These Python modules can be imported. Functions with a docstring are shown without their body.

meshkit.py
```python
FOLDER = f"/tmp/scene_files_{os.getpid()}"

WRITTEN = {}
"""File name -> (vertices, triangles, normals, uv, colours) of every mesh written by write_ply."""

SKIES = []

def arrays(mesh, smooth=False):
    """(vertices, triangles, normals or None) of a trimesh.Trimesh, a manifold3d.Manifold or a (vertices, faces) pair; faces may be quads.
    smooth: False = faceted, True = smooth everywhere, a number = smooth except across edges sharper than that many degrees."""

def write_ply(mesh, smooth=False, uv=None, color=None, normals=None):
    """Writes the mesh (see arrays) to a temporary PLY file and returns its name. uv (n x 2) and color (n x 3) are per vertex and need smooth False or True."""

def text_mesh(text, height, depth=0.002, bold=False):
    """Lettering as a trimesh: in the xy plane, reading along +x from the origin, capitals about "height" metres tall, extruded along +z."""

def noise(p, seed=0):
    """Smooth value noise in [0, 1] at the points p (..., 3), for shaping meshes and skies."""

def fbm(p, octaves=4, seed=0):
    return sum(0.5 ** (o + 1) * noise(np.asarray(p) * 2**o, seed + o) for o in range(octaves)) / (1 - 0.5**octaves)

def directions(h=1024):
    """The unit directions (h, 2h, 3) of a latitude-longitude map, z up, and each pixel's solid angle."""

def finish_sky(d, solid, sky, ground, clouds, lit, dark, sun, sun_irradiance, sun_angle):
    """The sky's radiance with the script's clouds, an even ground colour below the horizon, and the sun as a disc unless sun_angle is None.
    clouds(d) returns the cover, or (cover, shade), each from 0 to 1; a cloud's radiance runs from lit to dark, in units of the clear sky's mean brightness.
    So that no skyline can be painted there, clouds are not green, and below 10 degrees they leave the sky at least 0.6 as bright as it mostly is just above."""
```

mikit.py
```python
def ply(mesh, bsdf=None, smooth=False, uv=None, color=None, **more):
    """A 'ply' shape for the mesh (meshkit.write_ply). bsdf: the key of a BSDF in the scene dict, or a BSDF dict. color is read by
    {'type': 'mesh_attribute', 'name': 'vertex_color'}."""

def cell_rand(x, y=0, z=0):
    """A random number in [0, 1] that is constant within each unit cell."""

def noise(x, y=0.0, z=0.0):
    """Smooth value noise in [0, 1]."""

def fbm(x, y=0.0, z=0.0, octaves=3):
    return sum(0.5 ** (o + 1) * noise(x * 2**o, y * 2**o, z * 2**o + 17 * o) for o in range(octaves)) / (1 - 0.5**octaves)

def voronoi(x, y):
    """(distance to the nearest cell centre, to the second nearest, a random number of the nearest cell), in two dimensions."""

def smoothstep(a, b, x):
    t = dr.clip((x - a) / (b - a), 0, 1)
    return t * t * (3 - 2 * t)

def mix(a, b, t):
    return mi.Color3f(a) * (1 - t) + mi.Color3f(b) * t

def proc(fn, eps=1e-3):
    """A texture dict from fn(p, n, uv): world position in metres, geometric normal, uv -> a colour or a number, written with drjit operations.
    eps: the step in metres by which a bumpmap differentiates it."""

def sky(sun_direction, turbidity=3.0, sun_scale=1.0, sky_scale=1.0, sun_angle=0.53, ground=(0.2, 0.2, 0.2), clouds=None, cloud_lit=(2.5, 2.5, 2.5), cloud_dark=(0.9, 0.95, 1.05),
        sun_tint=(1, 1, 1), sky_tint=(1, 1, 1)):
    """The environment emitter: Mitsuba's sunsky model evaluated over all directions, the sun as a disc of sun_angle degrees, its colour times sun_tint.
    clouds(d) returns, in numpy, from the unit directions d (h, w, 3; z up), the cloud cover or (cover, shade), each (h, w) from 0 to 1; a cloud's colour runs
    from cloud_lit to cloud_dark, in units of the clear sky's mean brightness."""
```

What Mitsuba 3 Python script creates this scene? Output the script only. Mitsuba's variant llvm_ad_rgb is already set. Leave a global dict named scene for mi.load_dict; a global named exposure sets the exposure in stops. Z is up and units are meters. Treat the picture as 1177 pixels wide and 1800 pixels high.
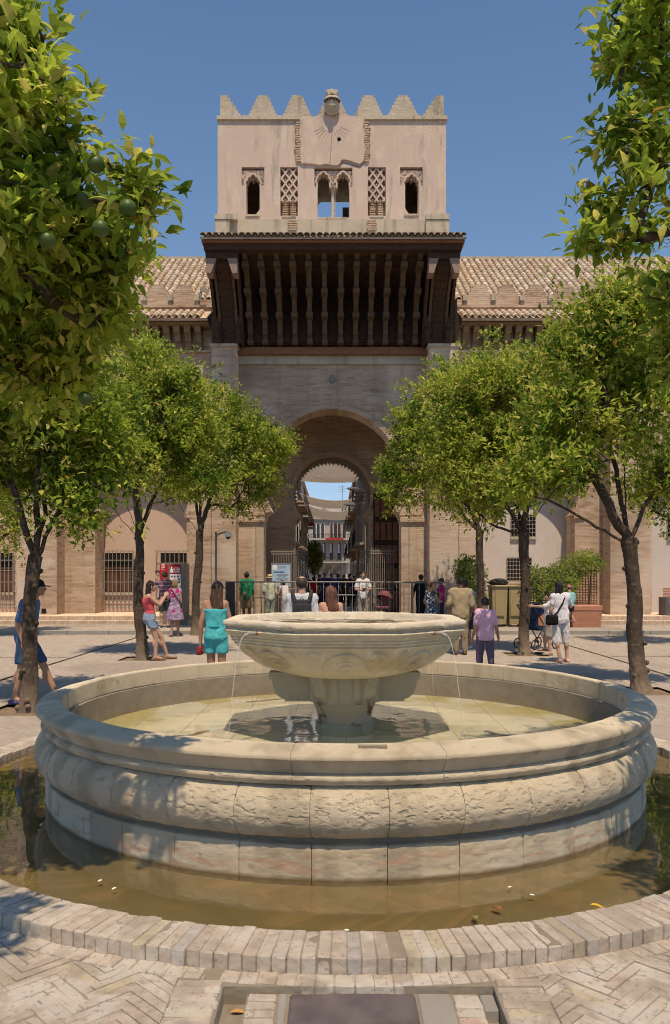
import math, random
import numpy as np, trimesh, mitsuba as mi, mikit, meshkit, drjit as dr
import manifold3d as m3
from shapely.geometry import Polygon, Point, LineString, box as sbox
from shapely.ops import unary_union
from mikit import noise, fbm, smoothstep, mix, voronoi, cell_rand, proc
T = mi.ScalarTransform4f
scene, labels = {}, {}

# ------------------------------------------------------------------ camera, sky, exposure
EYE, FL = np.array([-0.08, -6.76, 1.70]), 1399.0      # eye; focal length in pixels of the 1177 x 1800 photograph
scene['camera'] = {'type': 'perspective', 'fov': math.degrees(2 * math.atan(588.5 / FL)), 'fov_axis': 'x', 'near_clip': 0.1, 'far_clip': 2000.0,
                   'principal_point_offset_y': -0.0622,
                   'to_world': T().look_at(origin=EYE.tolist(), target=(EYE + [0, 1, 0]).tolist(), up=[0, 0, 1])}
SUN = (0.062, -0.45, 0.89)
scene['sky_light'] = mikit.sky(SUN, turbidity=2.0, sun_scale=1.08, ground=(0.25, 0.21, 0.17), sky_tint=(1.60, 1.57, 1.50), sun_tint=(1.05, 1.0, 0.92))
exposure = 1.22

# ------------------------------------------------------------------ helpers
def X(px, d): return EYE[0] + (px - 588.5) * d / FL      # metres from a measured pixel column at distance d
def Z(py, d): return EYE[2] - (py - 1012.0) * d / FL
def Y(d): return EYE[1] + d
taken = set()
def key(name, parent=None):
    if parent: return fastkey(name, parent)
    base = name
    k, n = base, 0
    while k in taken:
        n += 1; k = f'{base}_{n:03d}'
    taken.add(k); return k
nextn = {}
def fastkey(name, parent):
    base = parent + '__' + name
    n = nextn.get(base, 0)
    while True:
        k = base if n == 0 else f'{base}_{n:03d}'
        n += 1
        if k not in taken: break
    nextn[base] = n; taken.add(k); return k
def tag(k, label=None, cat=None, group=None, kind=None):
    e = labels.setdefault(k, {})
    for a, b in (('label', label), ('category', cat), ('group', group), ('kind', kind)):
        if b: e[a] = b
    return k
def thing(name, label, cat, group=None, kind=None):
    return tag(key(name), label, cat, group, kind)
def obj(name, mesh, mat, parent=None, smooth=False, color=None, uv=None, label=None, cat=None, group=None, kind=None):
    k = key(name, parent)
    scene[k] = mikit.ply(mesh, mat, smooth=smooth, color=color, uv=uv)
    if label or cat or group or kind: tag(k, label, cat, group, kind)
    return k
def place(name, ply, M, parent):
    k = fastkey(name, parent)
    scene[k] = {**ply, 'to_world': T(np.asarray(M, float))}
    return k
def mat4(R=None, t=(0, 0, 0), s=1.0):
    M = np.eye(4)
    if R is not None: M[:3, :3] = R
    M[:3, :3] = M[:3, :3] * s
    M[:3, 3] = t; return M
def rotz(a):
    c, s = math.cos(a), math.sin(a); return np.array([[c, -s, 0], [s, c, 0], [0, 0, 1.0]])
def rotx(a):
    c, s = math.cos(a), math.sin(a); return np.array([[1.0, 0, 0], [0, c, -s], [0, s, c]])
def roty(a):
    c, s = math.cos(a), math.sin(a); return np.array([[c, 0, s], [0, 1.0, 0], [-s, 0, c]])
def TM(v, f): return trimesh.Trimesh(np.asarray(v, float), np.asarray(f, int), process=False)
def cat(ms): return trimesh.util.concatenate([m for m in ms if m is not None and len(m.faces)])
def bx(x0, x1, y0, y1, z0, z1):
    m = trimesh.creation.box((abs(x1 - x0), abs(y1 - y0), abs(z1 - z0)))
    m.apply_translation(((x0 + x1) / 2, (y0 + y1) / 2, (z0 + z1) / 2)); return m
def cham(sx, sy, sz, c=0.006, jit=0.0, rng=None):
    """box with chamfered edges, centred, 44 triangles"""
    h = np.array([sx, sy, sz]) / 2; pts = []
    for sxn in (-1, 1):
        for syn in (-1, 1):
            for szn in (-1, 1):
                s = np.array([sxn, syn, szn])
                j = (rng.random(3) - .5) * jit if rng is not None else 0
                for k in range(3):
                    q = h - c; q[k] = h[k]; pts.append(s * q + j)
    return trimesh.convex.convex_hull(np.array(pts))
def exz(poly, y0, y1):
    """extrude a polygon drawn in x,z along y"""
    polys = getattr(poly, 'geoms', [poly]); out = []
    for g in polys:
        if g.is_empty or g.area < 1e-7: continue
        m = trimesh.creation.extrude_polygon(g, y1 - y0, engine='earcut')
        v = m.vertices; m.vertices = np.stack([v[:, 0], y1 - v[:, 2], v[:, 1]], 1); out.append(m)
    return cat(out)
def eyz(poly, x0, x1):
    """extrude a polygon drawn in y,z along x"""
    if hasattr(poly, 'geoms'): return cat([eyz(g, x0, x1) for g in poly.geoms if g.area > 1e-6])
    m = trimesh.creation.extrude_polygon(poly, x1 - x0, engine='earcut')
    v = m.vertices; m.vertices = np.stack([x0 + v[:, 2], v[:, 0], v[:, 1]], 1); return m
def exy(poly, z0, z1):
    polys = getattr(poly, 'geoms', [poly])
    ms = []
    for g in polys:
        m = trimesh.creation.extrude_polygon(g, z1 - z0, engine='earcut'); m.apply_translation((0, 0, z0)); ms.append(m)
    return cat(ms)
def flat(poly, z):
    """flat sheet, facing up"""
    ms = []
    for g in getattr(poly, 'geoms', [poly]):
        v, f = trimesh.creation.triangulate_polygon(g, engine='earcut')
        m = TM(np.c_[v, np.full(len(v), z)], f)
        if m.face_normals[:, 2].mean() < 0: m = TM(m.vertices, m.faces[:, ::-1])
        ms.append(m)
    return cat(ms)
def frame_of(d):
    d = d / (np.linalg.norm(d) + 1e-12)
    a = np.cross(d, [0, 0, 1.0] if abs(d[2]) < .9 else [1.0, 0, 0]); a /= np.linalg.norm(a)
    return a, np.cross(d, a), d
def tube(path, radii, n=8, caps=True):
    P = np.asarray(path, float); R = np.broadcast_to(np.asarray(radii, float), (len(P),))
    tan = np.gradient(P, axis=0); a0, b0, _ = frame_of(tan[0]); V = []
    ang = np.arange(n) / n * 2 * np.pi
    for i in range(len(P)):
        t = tan[i] / (np.linalg.norm(tan[i]) + 1e-12)
        a0 = a0 - t * (a0 @ t); a0 /= np.linalg.norm(a0) + 1e-12; b0 = np.cross(t, a0)
        V.append(P[i] + R[i] * (np.cos(ang)[:, None] * a0 + np.sin(ang)[:, None] * b0))
    V = np.vstack(V); F = []
    for i in range(len(P) - 1):
        for j in range(n):
            k = (j + 1) % n; q = [i * n + j, i * n + k, (i + 1) * n + k, (i + 1) * n + j]
            F += [[q[0], q[1], q[2]], [q[0], q[2], q[3]]]
    if caps:
        V = np.vstack([V, P[0], P[-1]]); c0, c1 = len(V) - 2, len(V) - 1; m = (len(P) - 1) * n
        for j in range(n):
            k = (j + 1) % n; F += [[c0, k, j], [c1, m + j, m + k]]
    return TM(V, F)
def cyl(p0, p1, r, n=10): return tube([p0, p1], r, n)
def lathe(prof, n=48, a0=0.0, a1=2 * np.pi):
    """surface of revolution of (r, z) points"""
    prof = np.asarray(prof, float); full = abs(a1 - a0 - 2 * np.pi) < 1e-6
    ang = a0 + (a1 - a0) * np.arange(n + (0 if full else 1)) / n; m = len(prof)
    V = np.stack([np.outer(np.cos(ang), prof[:, 0]), np.outer(np.sin(ang), prof[:, 0]), np.broadcast_to(prof[:, 1], (len(ang), m))], -1).reshape(-1, 3)
    F = []
    for i in range(n):
        k = (i + 1) % len(ang)
        for j in range(m - 1):
            a, b, c, d = i * m + j, k * m + j, k * m + j + 1, i * m + j + 1
            F += [[a, b, c], [a, c, d]]
    return TM(V, F)
def ringblock(poly, a0, a1, na, disp=None):
    """closed cross-section (r, z) swept over an angle about the z axis, with caps; counter-clockwise section"""
    poly = np.asarray(poly, float); m = len(poly); ang = np.linspace(a0, a1, na + 1)
    A, Rr = np.meshgrid(ang, poly[:, 0], indexing='ij'); Zz = np.broadcast_to(poly[:, 1], A.shape).copy()
    V = np.stack([Rr * np.cos(A), Rr * np.sin(A), Zz], -1)
    if disp is not None: V = disp(V, A, Rr, Zz)
    V = V.reshape(-1, 3); F = []
    for i in range(na):
        for j in range(m):
            k = (j + 1) % m
            a, b, c, d = i * m + j, (i + 1) * m + j, (i + 1) * m + k, i * m + k
            F += [[a, b, c], [a, c, d]]
    v2, f2 = trimesh.creation.triangulate_polygon(Polygon(poly), engine='earcut')
    from scipy.spatial import cKDTree
    idx = cKDTree(poly).query(v2)[1]
    for t in f2:
        t = idx[t]; p = poly[t]
        e, g = p[1] - p[0], p[2] - p[0]
        if e[0] * g[1] - e[1] * g[0] < 0: t = t[::-1]
        F.append(list(t)); F.append([na * m + t[0], na * m + t[2], na * m + t[1]])
    mesh = TM(V, F)
    if mesh.volume < 0: mesh = TM(V, np.array(F)[:, ::-1])
    return mesh
def blob(c, r, sub=2, amp=0.0, freq=3.0, seed=0):
    m = trimesh.creation.icosphere(subdivisions=sub)
    v = m.vertices * np.asarray(r, float)
    if amp: v = v * (1 + amp * (meshkit.fbm(m.vertices * freq + seed * 7.3, 3, seed) - .5)[:, None] * 2)
    return TM(v + np.asarray(c, float), m.faces)
def rough(mesh, amp, freq, seed=0):
    """push vertices along their normals by noise"""
    n = mesh.vertex_normals
    return TM(mesh.vertices + n * ((meshkit.fbm(mesh.vertices * freq, 3, seed) - .5) * 2 * amp)[:, None], mesh.faces)
def dense(mesh, L):
    v, f = trimesh.remesh.subdivide_to_size(mesh.vertices, mesh.faces, L, max_iter=12)
    m = trimesh.Trimesh(v, f, process=True); return m
def circ(cx, cz, r, a0=0, a1=360, n=48):
    a = np.radians(np.linspace(a0, a1, n)); return np.stack([cx + r * np.cos(a), cz + r * np.sin(a)], 1)
def colored(mesh, c): return np.broadcast_to(np.asarray(c, float), (len(mesh.vertices), 3))

# ------------------------------------------------------------------ materials
def rgb(c): return {'type': 'rgb', 'value': [float(x) for x in c]}
def M(name, color, rough_=0.8, spec=0.3, bump=None, bscale=1.0, metallic=0.0, eps=2e-3, **kw):
    base = proc(color) if callable(color) else ({'type': 'mesh_attribute', 'name': 'vertex_color'} if color == 'vc' else rgb(color))
    b = {'type': 'principled', 'base_color': base, 'roughness': rough_, 'specular': spec, 'metallic': metallic, **kw}
    if bump is not None: b = {'type': 'bumpmap', 'tex': proc(bump, eps), 'scale': bscale, 'bsdf': b}
    scene[name] = {'type': 'twosided', 'bsdf': b}
    return name
def ax(p, n): return dr.select(dr.abs(n.x) > .6, p.y, p.x)
def brick_c(p, n, uv):
    h = ax(p, n); row = dr.floor(p.z / 0.068); k = dr.floor((h + 0.14 * (row - 2 * dr.floor(row / 2))) / 0.29)
    r = cell_rand(k, row, 3); st = .55 * fbm(h * 1.6, p.z * 15.0, p.y * .3) + .45 * fbm(h * .7, p.z * 6.5, p.y * .3 + 7); big = fbm(h * .45, p.z * .45, p.y * .4)
    c = mix((0.366, 0.252, 0.171), (0.590, 0.456, 0.342), dr.clip(.35 * r + 2.2 * (st - .5) + .36, 0, 1))
    fz = p.z / 0.068 - row
    c = mix(c, mi.Color3f(0.555, 0.468, 0.378), (1 - smoothstep(.10, .24, fz)) * .6)
    c = mix(c, c * mi.Color3f(0.779, 0.720, 0.671), smoothstep(.86, .92, cell_rand(k, row, 8)) * .8)
    c = mix(c, mi.Color3f(0.673, 0.558, 0.439), smoothstep(.52, .66, big) * .55)
    lime = smoothstep(.60, .70, fbm(h * .8 + 40, p.z * 1.4, p.y * .4, octaves=4)); c = mix(c, mi.Color3f(0.590, 0.504, 0.415), lime * .7)
    run = smoothstep(.56, .74, fbm(h * 4.5 + 9, p.z * .35, p.y * 2)); c = mix(c, mi.Color3f(0.295, 0.222, 0.159), run * .3)
    return mix(c, mi.Color3f(0.319, 0.234, 0.171), smoothstep(.46, .28, big) * .5)
def brick_b(p, n, uv):
    h = ax(p, n); row = dr.floor(p.z / 0.068); fz = p.z / 0.068 - row
    return fbm(h * 3.0, p.z * 16.0, p.y * 2) * .9 + smoothstep(0., .25, fz) * .5
M('brick', brick_c, .92, .15, brick_b, .012)
def plaster_c(p, n, uv):
    a = fbm(p.x * .9, p.z * .9, p.y); b = fbm(p.x * 5, p.z * 2.0, p.y * 3 + 9); s = fbm(p.x * 4.0 + 31, p.z * .5, p.y * 2)
    c = mix((.50, .395, .325), (.61, .50, .425), a * .7 + b * .3)
    c = mix(c, mi.Color3f(.36, .31, .265), smoothstep(.50, .70, s) * smoothstep(.38, .66, a) * .85)
    return mix(c, mi.Color3f(.60, .52, .42), smoothstep(.56, .70, b) * .6)
M('plaster', plaster_c, .92, .12, lambda p, n, uv: fbm(p.x * 9, p.z * 9, p.y * 9, octaves=4), .010)
def greyplaster_c(p, n, uv):
    a = fbm(p.x * 1.3, p.z * 2.3, p.y); s = fbm(p.x * 6.0, p.z * .7, p.y * 4)
    c = mix((.38, .33, .26), (.54, .48, .38), a)
    return mix(c, mi.Color3f(.25, .22, .17), smoothstep(.52, .78, s) * .7)
M('oldplaster', greyplaster_c, .93, .12, lambda p, n, uv: fbm(p.x * 14, p.z * 14, p.y * 14), .012)
def pinkwall_c(p, n, uv):
    a = fbm(p.x * 1.1, p.z * 1.1, p.y); return mix((.50, .36, .275), (.57, .435, .345), a)
M('pinkwall', pinkwall_c, .92, .12)
def greywall_c(p, n, uv):
    a = fbm(p.x * 1.1, p.z * 1.1, p.y); return mix((.50, .455, .42), (.58, .53, .50), a)
M('greywall', greywall_c, .92, .12)
def stone_c(p, n, uv):
    a = fbm(p.x * 2.2, p.y * 2.2, p.z * 3.5); b = fbm(p.x * 13, p.y * 13, p.z * 13, octaves=4); s = fbm(p.x * 6, p.y * 6, p.z * .9 + 4)
    c = mix((0.429, 0.362, 0.261), (0.554, 0.486, 0.370), a * .6 + b * .4)
    c = mix(c, mi.Color3f(0.465, 0.362, 0.218), smoothstep(.56, .72, fbm(p.x * 1.7 + 3, p.y * 1.7, p.z * 2)) * .45)
    c = mix(c, mi.Color3f(0.268, 0.226, 0.156), smoothstep(.47, .70, s) * .6)
    return mix(c, mi.Color3f(0.242, 0.195, 0.130), smoothstep(.66, .8, b) * .6)
def stone_b(p, n, uv):
    f = fbm(p.x * 22, p.y * 22, p.z * 28, octaves=4)
    return f - 0.9 * smoothstep(.52, .72, fbm(p.x * 34 + 5, p.y * 34, p.z * 44, octaves=3))
M('stone', stone_c, .88, .2, stone_b, .008)
M('stone_smooth', stone_c, .8, .25, lambda p, n, uv: fbm(p.x * 30, p.y * 30, p.z * 30, octaves=4), .006)
def plinth_c(p, n, uv):
    c = stone_c(p, n, uv); st = fbm(p.x * 5, p.y * 5, p.z * 26)
    c = mix(c, mi.Color3f(0.416, 0.262, 0.176), smoothstep(.53, .68, st) * smoothstep(.20, .12, p.z) * .7)
    return mix(c, mi.Color3f(0.165, 0.122, 0.066), (1 - smoothstep(.020, .034 + .02 * fbm(p.x * 9, p.y * 9), p.z)) * .85)
M('stone_plinth', plinth_c, .9, .2, lambda p, n, uv: fbm(p.x * 18, p.y * 18, p.z * 30, octaves=4), .008)
def bowl_c(p, n, uv):
    a = fbm(p.x * 4, p.y * 4, p.z * 4); s = fbm(p.x * 12, p.y * 12, p.z * 1.6, octaves=3); b = fbm(p.x * 26, p.y * 26, p.z * 26)
    c = mix((0.475, 0.412, 0.305), (0.573, 0.515, 0.412), a * .6 + b * .4)
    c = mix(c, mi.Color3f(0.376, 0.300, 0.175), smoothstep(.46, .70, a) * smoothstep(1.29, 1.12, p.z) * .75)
    c = mix(c, mi.Color3f(0.609, 0.564, 0.484), smoothstep(.60, .70, s) * .6)
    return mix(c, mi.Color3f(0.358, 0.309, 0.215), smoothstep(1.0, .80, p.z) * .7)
M('bowl_stone', bowl_c, .75, .3, lambda p, n, uv: fbm(p.x * 26, p.y * 26, p.z * 26, octaves=4), .012)
def foot_c(p, n, uv):
    a = fbm(p.x * 9, p.y * 9, p.z * 7, octaves=4)
    c = mix((0.368, 0.304, 0.192), (0.440, 0.392, 0.288), a); c = mix(c, mi.Color3f(0.160, 0.080, 0.024), smoothstep(.54, .68, a) * smoothstep(.74, .6, p.z))
    return mix(c, mi.Color3f(0.320, 0.336, 0.240), smoothstep(.50, .44, p.z) * .8)
M('foot_stone', foot_c, .6, .4, lambda p, n, uv: fbm(p.x * 24, p.y * 24, p.z * 24), .008)
def cement_c(p, n, uv):
    t = dr.atan2(p.y, p.x); a = fbm(t * 3, p.z * 5, 1.0, octaves=4); b = fbm(t * 14, p.z * 7, 4.0, octaves=4); wl = p.z - .47 - .03 * fbm(t * 9, 2.)
    c = mix((0.407, 0.365, 0.303), (0.521, 0.474, 0.403), b)
    c = mix(c, mi.Color3f(0.209, 0.184, 0.151), smoothstep(.47, .58, a) * .85 * smoothstep(.76, .60, p.z))
    return mix(c, mi.Color3f(0.360, 0.312, 0.123), (1 - smoothstep(0.0, .06, wl)) * .8)
M('cement', cement_c, .85, .25, lambda p, n, uv: fbm(p.x * 18, p.y * 18, p.z * 18), .008)
def algae_c(p, n, uv):
    gx, gy = p.x / .46, p.y / .46
    fx, fy = gx - dr.floor(gx), gy - dr.floor(gy)
    line = dr.maximum(1 - smoothstep(.01, .03, fx), 1 - smoothstep(.01, .03, fy))
    a = fbm(p.x * 3, p.y * 3, 1.0, octaves=4); r = cell_rand(dr.floor(gx), dr.floor(gy))
    c = mix((0.569, 0.542, 0.443), (0.661, 0.647, 0.587), a * .7 + r * .3)
    c = mix(c, mi.Color3f(0.459, 0.409, 0.177), smoothstep(1.35, 2.1, dr.norm(mi.Vector2f(p.x, p.y))) * smoothstep(.35, .6, a))
    return mix(c, mi.Color3f(0.304, 0.267, 0.177), line * .7)
M('algae_floor', algae_c, .8, .2)
def mud_c(p, n, uv):
    t = dr.atan2(p.y, p.x) * 2.75; r = dr.norm(mi.Vector2f(p.x, p.y))
    bd = dr.floor(r / .21); sg = 2 * (bd - 2 * dr.floor(bd / 2)) - 1; k = (t + sg * r) / .066; f = k - dr.floor(k)
    a = fbm(p.x * 3, p.y * 3, octaves=4); c = mix((0.165, 0.141, 0.081), (0.284, 0.237, 0.144), a)
    c = mix(c, mi.Color3f(0.436, 0.288, 0.175), smoothstep(.5, .7, cell_rand(dr.floor(k), bd)) * .25 * smoothstep(.4, .6, a))
    return mix(c, mi.Color3f(0.132, 0.102, 0.056), (1 - smoothstep(.05, .25, f)) * .22 * smoothstep(.35, .6, fbm(p.x * 2 + 8, p.y * 2)))
M('mud_floor', mud_c, .8, .2)
def paving_c(p, n, uv):
    u, v = (p.x + p.y) * .7071, (p.y - p.x) * .7071
    W = .056; r1 = cell_rand(dr.floor(u / W), dr.floor(v / .28 + .5 * dr.floor(u / W)), 1)
    a = fbm(p.x * .5, p.y * .5, octaves=4); b = fbm(p.x * 9, p.y * 9, octaves=3)
    c = mix((0.249, 0.208, 0.174), (0.349, 0.305, 0.263), r1 * .45 + b * .55)
    c = mix(c, mi.Color3f(0.202, 0.170, 0.144), smoothstep(.48, .66, a) * .55)
    f = u / W - dr.floor(u / W)
    return mix(c, mi.Color3f(0.222, 0.194, 0.163), (1 - smoothstep(.06, .2, f)) * .6)
M('paving_mat', paving_c, .9, .18, lambda p, n, uv: fbm(p.x * 16, p.y * 16, octaves=3) + .5 * noise((p.x + p.y) * 13, (p.x - p.y) * 3), .014)
M('mortar', lambda p, n, uv: mix((0.206, 0.175, 0.134), (0.294, 0.257, 0.206), fbm(p.x * 14, p.y * 14, p.z * 14, octaves=4)), .95, .1, lambda p, n, uv: fbm(p.x * 60, p.y * 60, p.z * 60, octaves=3), .006)
def BB(p, n, uv): return fbm(p.x * 42, p.y * 42, p.z * 42, octaves=4)
def worn(base):
    def f(p, n, uv):
        a = fbm(p.x * 23, p.y * 23, p.z * 23, octaves=4); b = fbm(p.x * 6, p.y * 6, p.z * 6); s = fbm(p.x * 60, p.y * 60, p.z * 60)
        c = mi.Color3f(base) * (.72 + .56 * a)
        c = mix(c, mi.Color3f(0.497, 0.466, 0.418), smoothstep(.54, .68, b) * .6)
        c = mix(c, mi.Color3f(0.258, 0.220, 0.181), smoothstep(.50, .34, b) * .45)
        return mix(c, mi.Color3f(0.222, 0.187, 0.156), smoothstep(.62, .74, s) * .55)
    return f
WORN = [(0.418, 0.360, 0.300), (0.444, 0.393, 0.333), (0.391, 0.329, 0.271), (0.418, 0.293, 0.232), (0.404, 0.352, 0.257), (0.382, 0.352, 0.327)]
for i_, c_ in enumerate(WORN): M(f'worn_brick_{i_}', worn(c_), .92, .15, BB, .007)
M('tint', 'vc', .85, .2)
M('tint_tile', 'vc', .85, .25, lambda p, n, uv: fbm(p.x * 16, p.y * 16, p.z * 16), .01)
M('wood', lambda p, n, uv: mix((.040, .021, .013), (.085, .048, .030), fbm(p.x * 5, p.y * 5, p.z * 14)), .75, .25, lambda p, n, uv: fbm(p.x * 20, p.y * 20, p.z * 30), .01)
M('wood_red', lambda p, n, uv: mix((.20, .085, .045), (.30, .15, .09), fbm(p.x * 4, p.y * 5, p.z * 16)), .8, .2)
M('wood_brown', lambda p, n, uv: mix((.075, .046, .028), (.15, .098, .06), fbm(p.x * 5, p.y * 5, p.z * 9)), .8, .2)
M('wood_light', lambda p, n, uv: mix((.17, .115, .065), (.30, .215, .135), fbm(p.x * 5, p.y * 5, p.z * 9)), .8, .2)
def bark_c(p, n, uv):
    a = fbm(p.x * 9, p.y * 9, p.z * 4.5, octaves=4); b = fbm(p.x * 26, p.y * 26, p.z * 26)
    c = mix((.035, .026, .02), (.105, .078, .058), a)
    c = mix(c, mi.Color3f(.17, .14, .11), smoothstep(.56, .7, b) * .5)
    return mix(c, mi.Color3f(.36, .27, .19), smoothstep(1.25, .1, p.z + .9 * a) * .75)
M('bark', bark_c, .92, .15, lambda p, n, uv: fbm(p.x * 30, p.y * 30, p.z * 9, octaves=4), .03)
M('twig', (.06, .045, .03), .9, .15)
scene['leaf'] = {'type': 'principledthin', 'base_color': {'type': 'mesh_attribute', 'name': 'vertex_color'}, 'roughness': .30, 'eta': 1.55, 'diff_trans': 1.05, 'spec_trans': 0.0}
scene['water_mat'] = {'type': 'thindielectric', 'int_ior': 1.33, 'specular_transmittance': rgb((.80, .76, .62))}
scene['water_clear'] = {'type': 'thindielectric', 'int_ior': 1.33, 'specular_transmittance': rgb((.95, .94, .86))}
scene['jet_mat'] = {'type': 'dielectric', 'int_ior': 1.33}
M('wood_sunlit', (.27, .20, .165), .8)  # paler copy of the canopy wood, with sunlight put into its colour
M('iron', (.24, .22, .195), .55, .4)
M('iron_dark', (.035, .032, .03), .5, .4)
M('dark', (.02, .017, .015), .9, .1)
M('slate', lambda p, n, uv: mix((.075, .060, .062), (.16, .135, .135), fbm(p.x * 11, p.y * 11, p.z * 3, octaves=4)), .5, .4, lambda p, n, uv: fbm(p.x * 28, p.y * 28, 2.0, octaves=4), .012)
M('kerbstone', lambda p, n, uv: mix((0.240, 0.224, 0.200), (0.352, 0.328, 0.296), fbm(p.x * 2, p.y * 4, p.z * 9)), .85, .2)
M('terracotta', lambda p, n, uv: mix((.34, .155, .095), (.47, .24, .16), fbm(p.x * 5, p.y * 5, p.z * 8)), .85, .2)
def cloth(name, c, r=.85, v=None):
    """fabric with fine creases"""
    return M(name, c, r, .15, CREASE, .045)
def CREASE(p, n, uv): return fbm(p.x * 12, p.y * 12, p.z * 7, octaves=3)
# ------------------------------------------------------------------ ground, pool, kerb, paving
RNG = np.random.default_rng(7)
R_IN, R_OUT, R_HEAD = 3.11, 3.37, 3.472
BACK = 16.15                                             # where the courtyard meets the raised pavement
def disc(r, n=128): return Point(0, 0).buffer(r, n // 4)
court = sbox(-60, -40, 60, BACK).difference(disc(R_OUT - .03)).difference(sbox(-2.3, -6.2, 2.3, -2.2))
RILLS = [(-5.52, -2, 15.2, .035), (5.60, -1, 15.2, .03)]
for rx, y0, y1, w in RILLS: court = court.difference(sbox(rx - w, y0, rx + w, y1))
for yy in (4.6, 9.8): court = court.difference(sbox(-14, yy - .04, -5.6, yy + .04)).difference(sbox(5.7, yy + .1, 14, yy + .18))
TREES_AT = dict(T1=(-3.98, 3.30), T2=(-4.02, 9.55), T3=(-4.05, 16.0), R1=(4.42, 4.95), R2=(4.02, 10.45), R3=(4.05, 16.0))
pits = [sbox(x - .42, y - .42, x + .42, y + .42) for k, (x, y) in TREES_AT.items() if k not in ('T3', 'R3')]
for q in pits: court = court.difference(q)
obj('paving', flat(court, 0.0), 'paving_mat', kind='structure')
M('soil_mat', lambda p, n, uv: mix((.13, .095, .065), (.27, .20, .14), fbm(p.x * 16, p.y * 16, octaves=4)), .95, .1, lambda p, n, uv: fbm(p.x * 30, p.y * 30, octaves=4), .03)
obj('soil', cat([flat(q, -.03) for q in pits] + [flat(sbox(rx - w, y0, rx + w, y1), -.022) for rx, y0, y1, w in RILLS] +
                [flat(sbox(-14, yy - .04, -5.6, yy + .04), -.05) for yy in (4.6, 9.8)] + [flat(sbox(5.7, yy + .1, 14, yy + .18), -.05) for yy in (4.6, 9.8)]), 'soil_mat', kind='structure')
obj('ground', flat(sbox(-400, -400, 400, 400), -.30), 'soil_mat', kind='structure')
front = sbox(-2.3, -6.2, 2.3, -2.2).difference(disc(R_OUT - .03)).difference(sbox(-.54, -6.2, .575, -3.462))
bed = obj('paving_bed', exy(front, -.25, -.0035), 'mortar', kind='structure')
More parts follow.
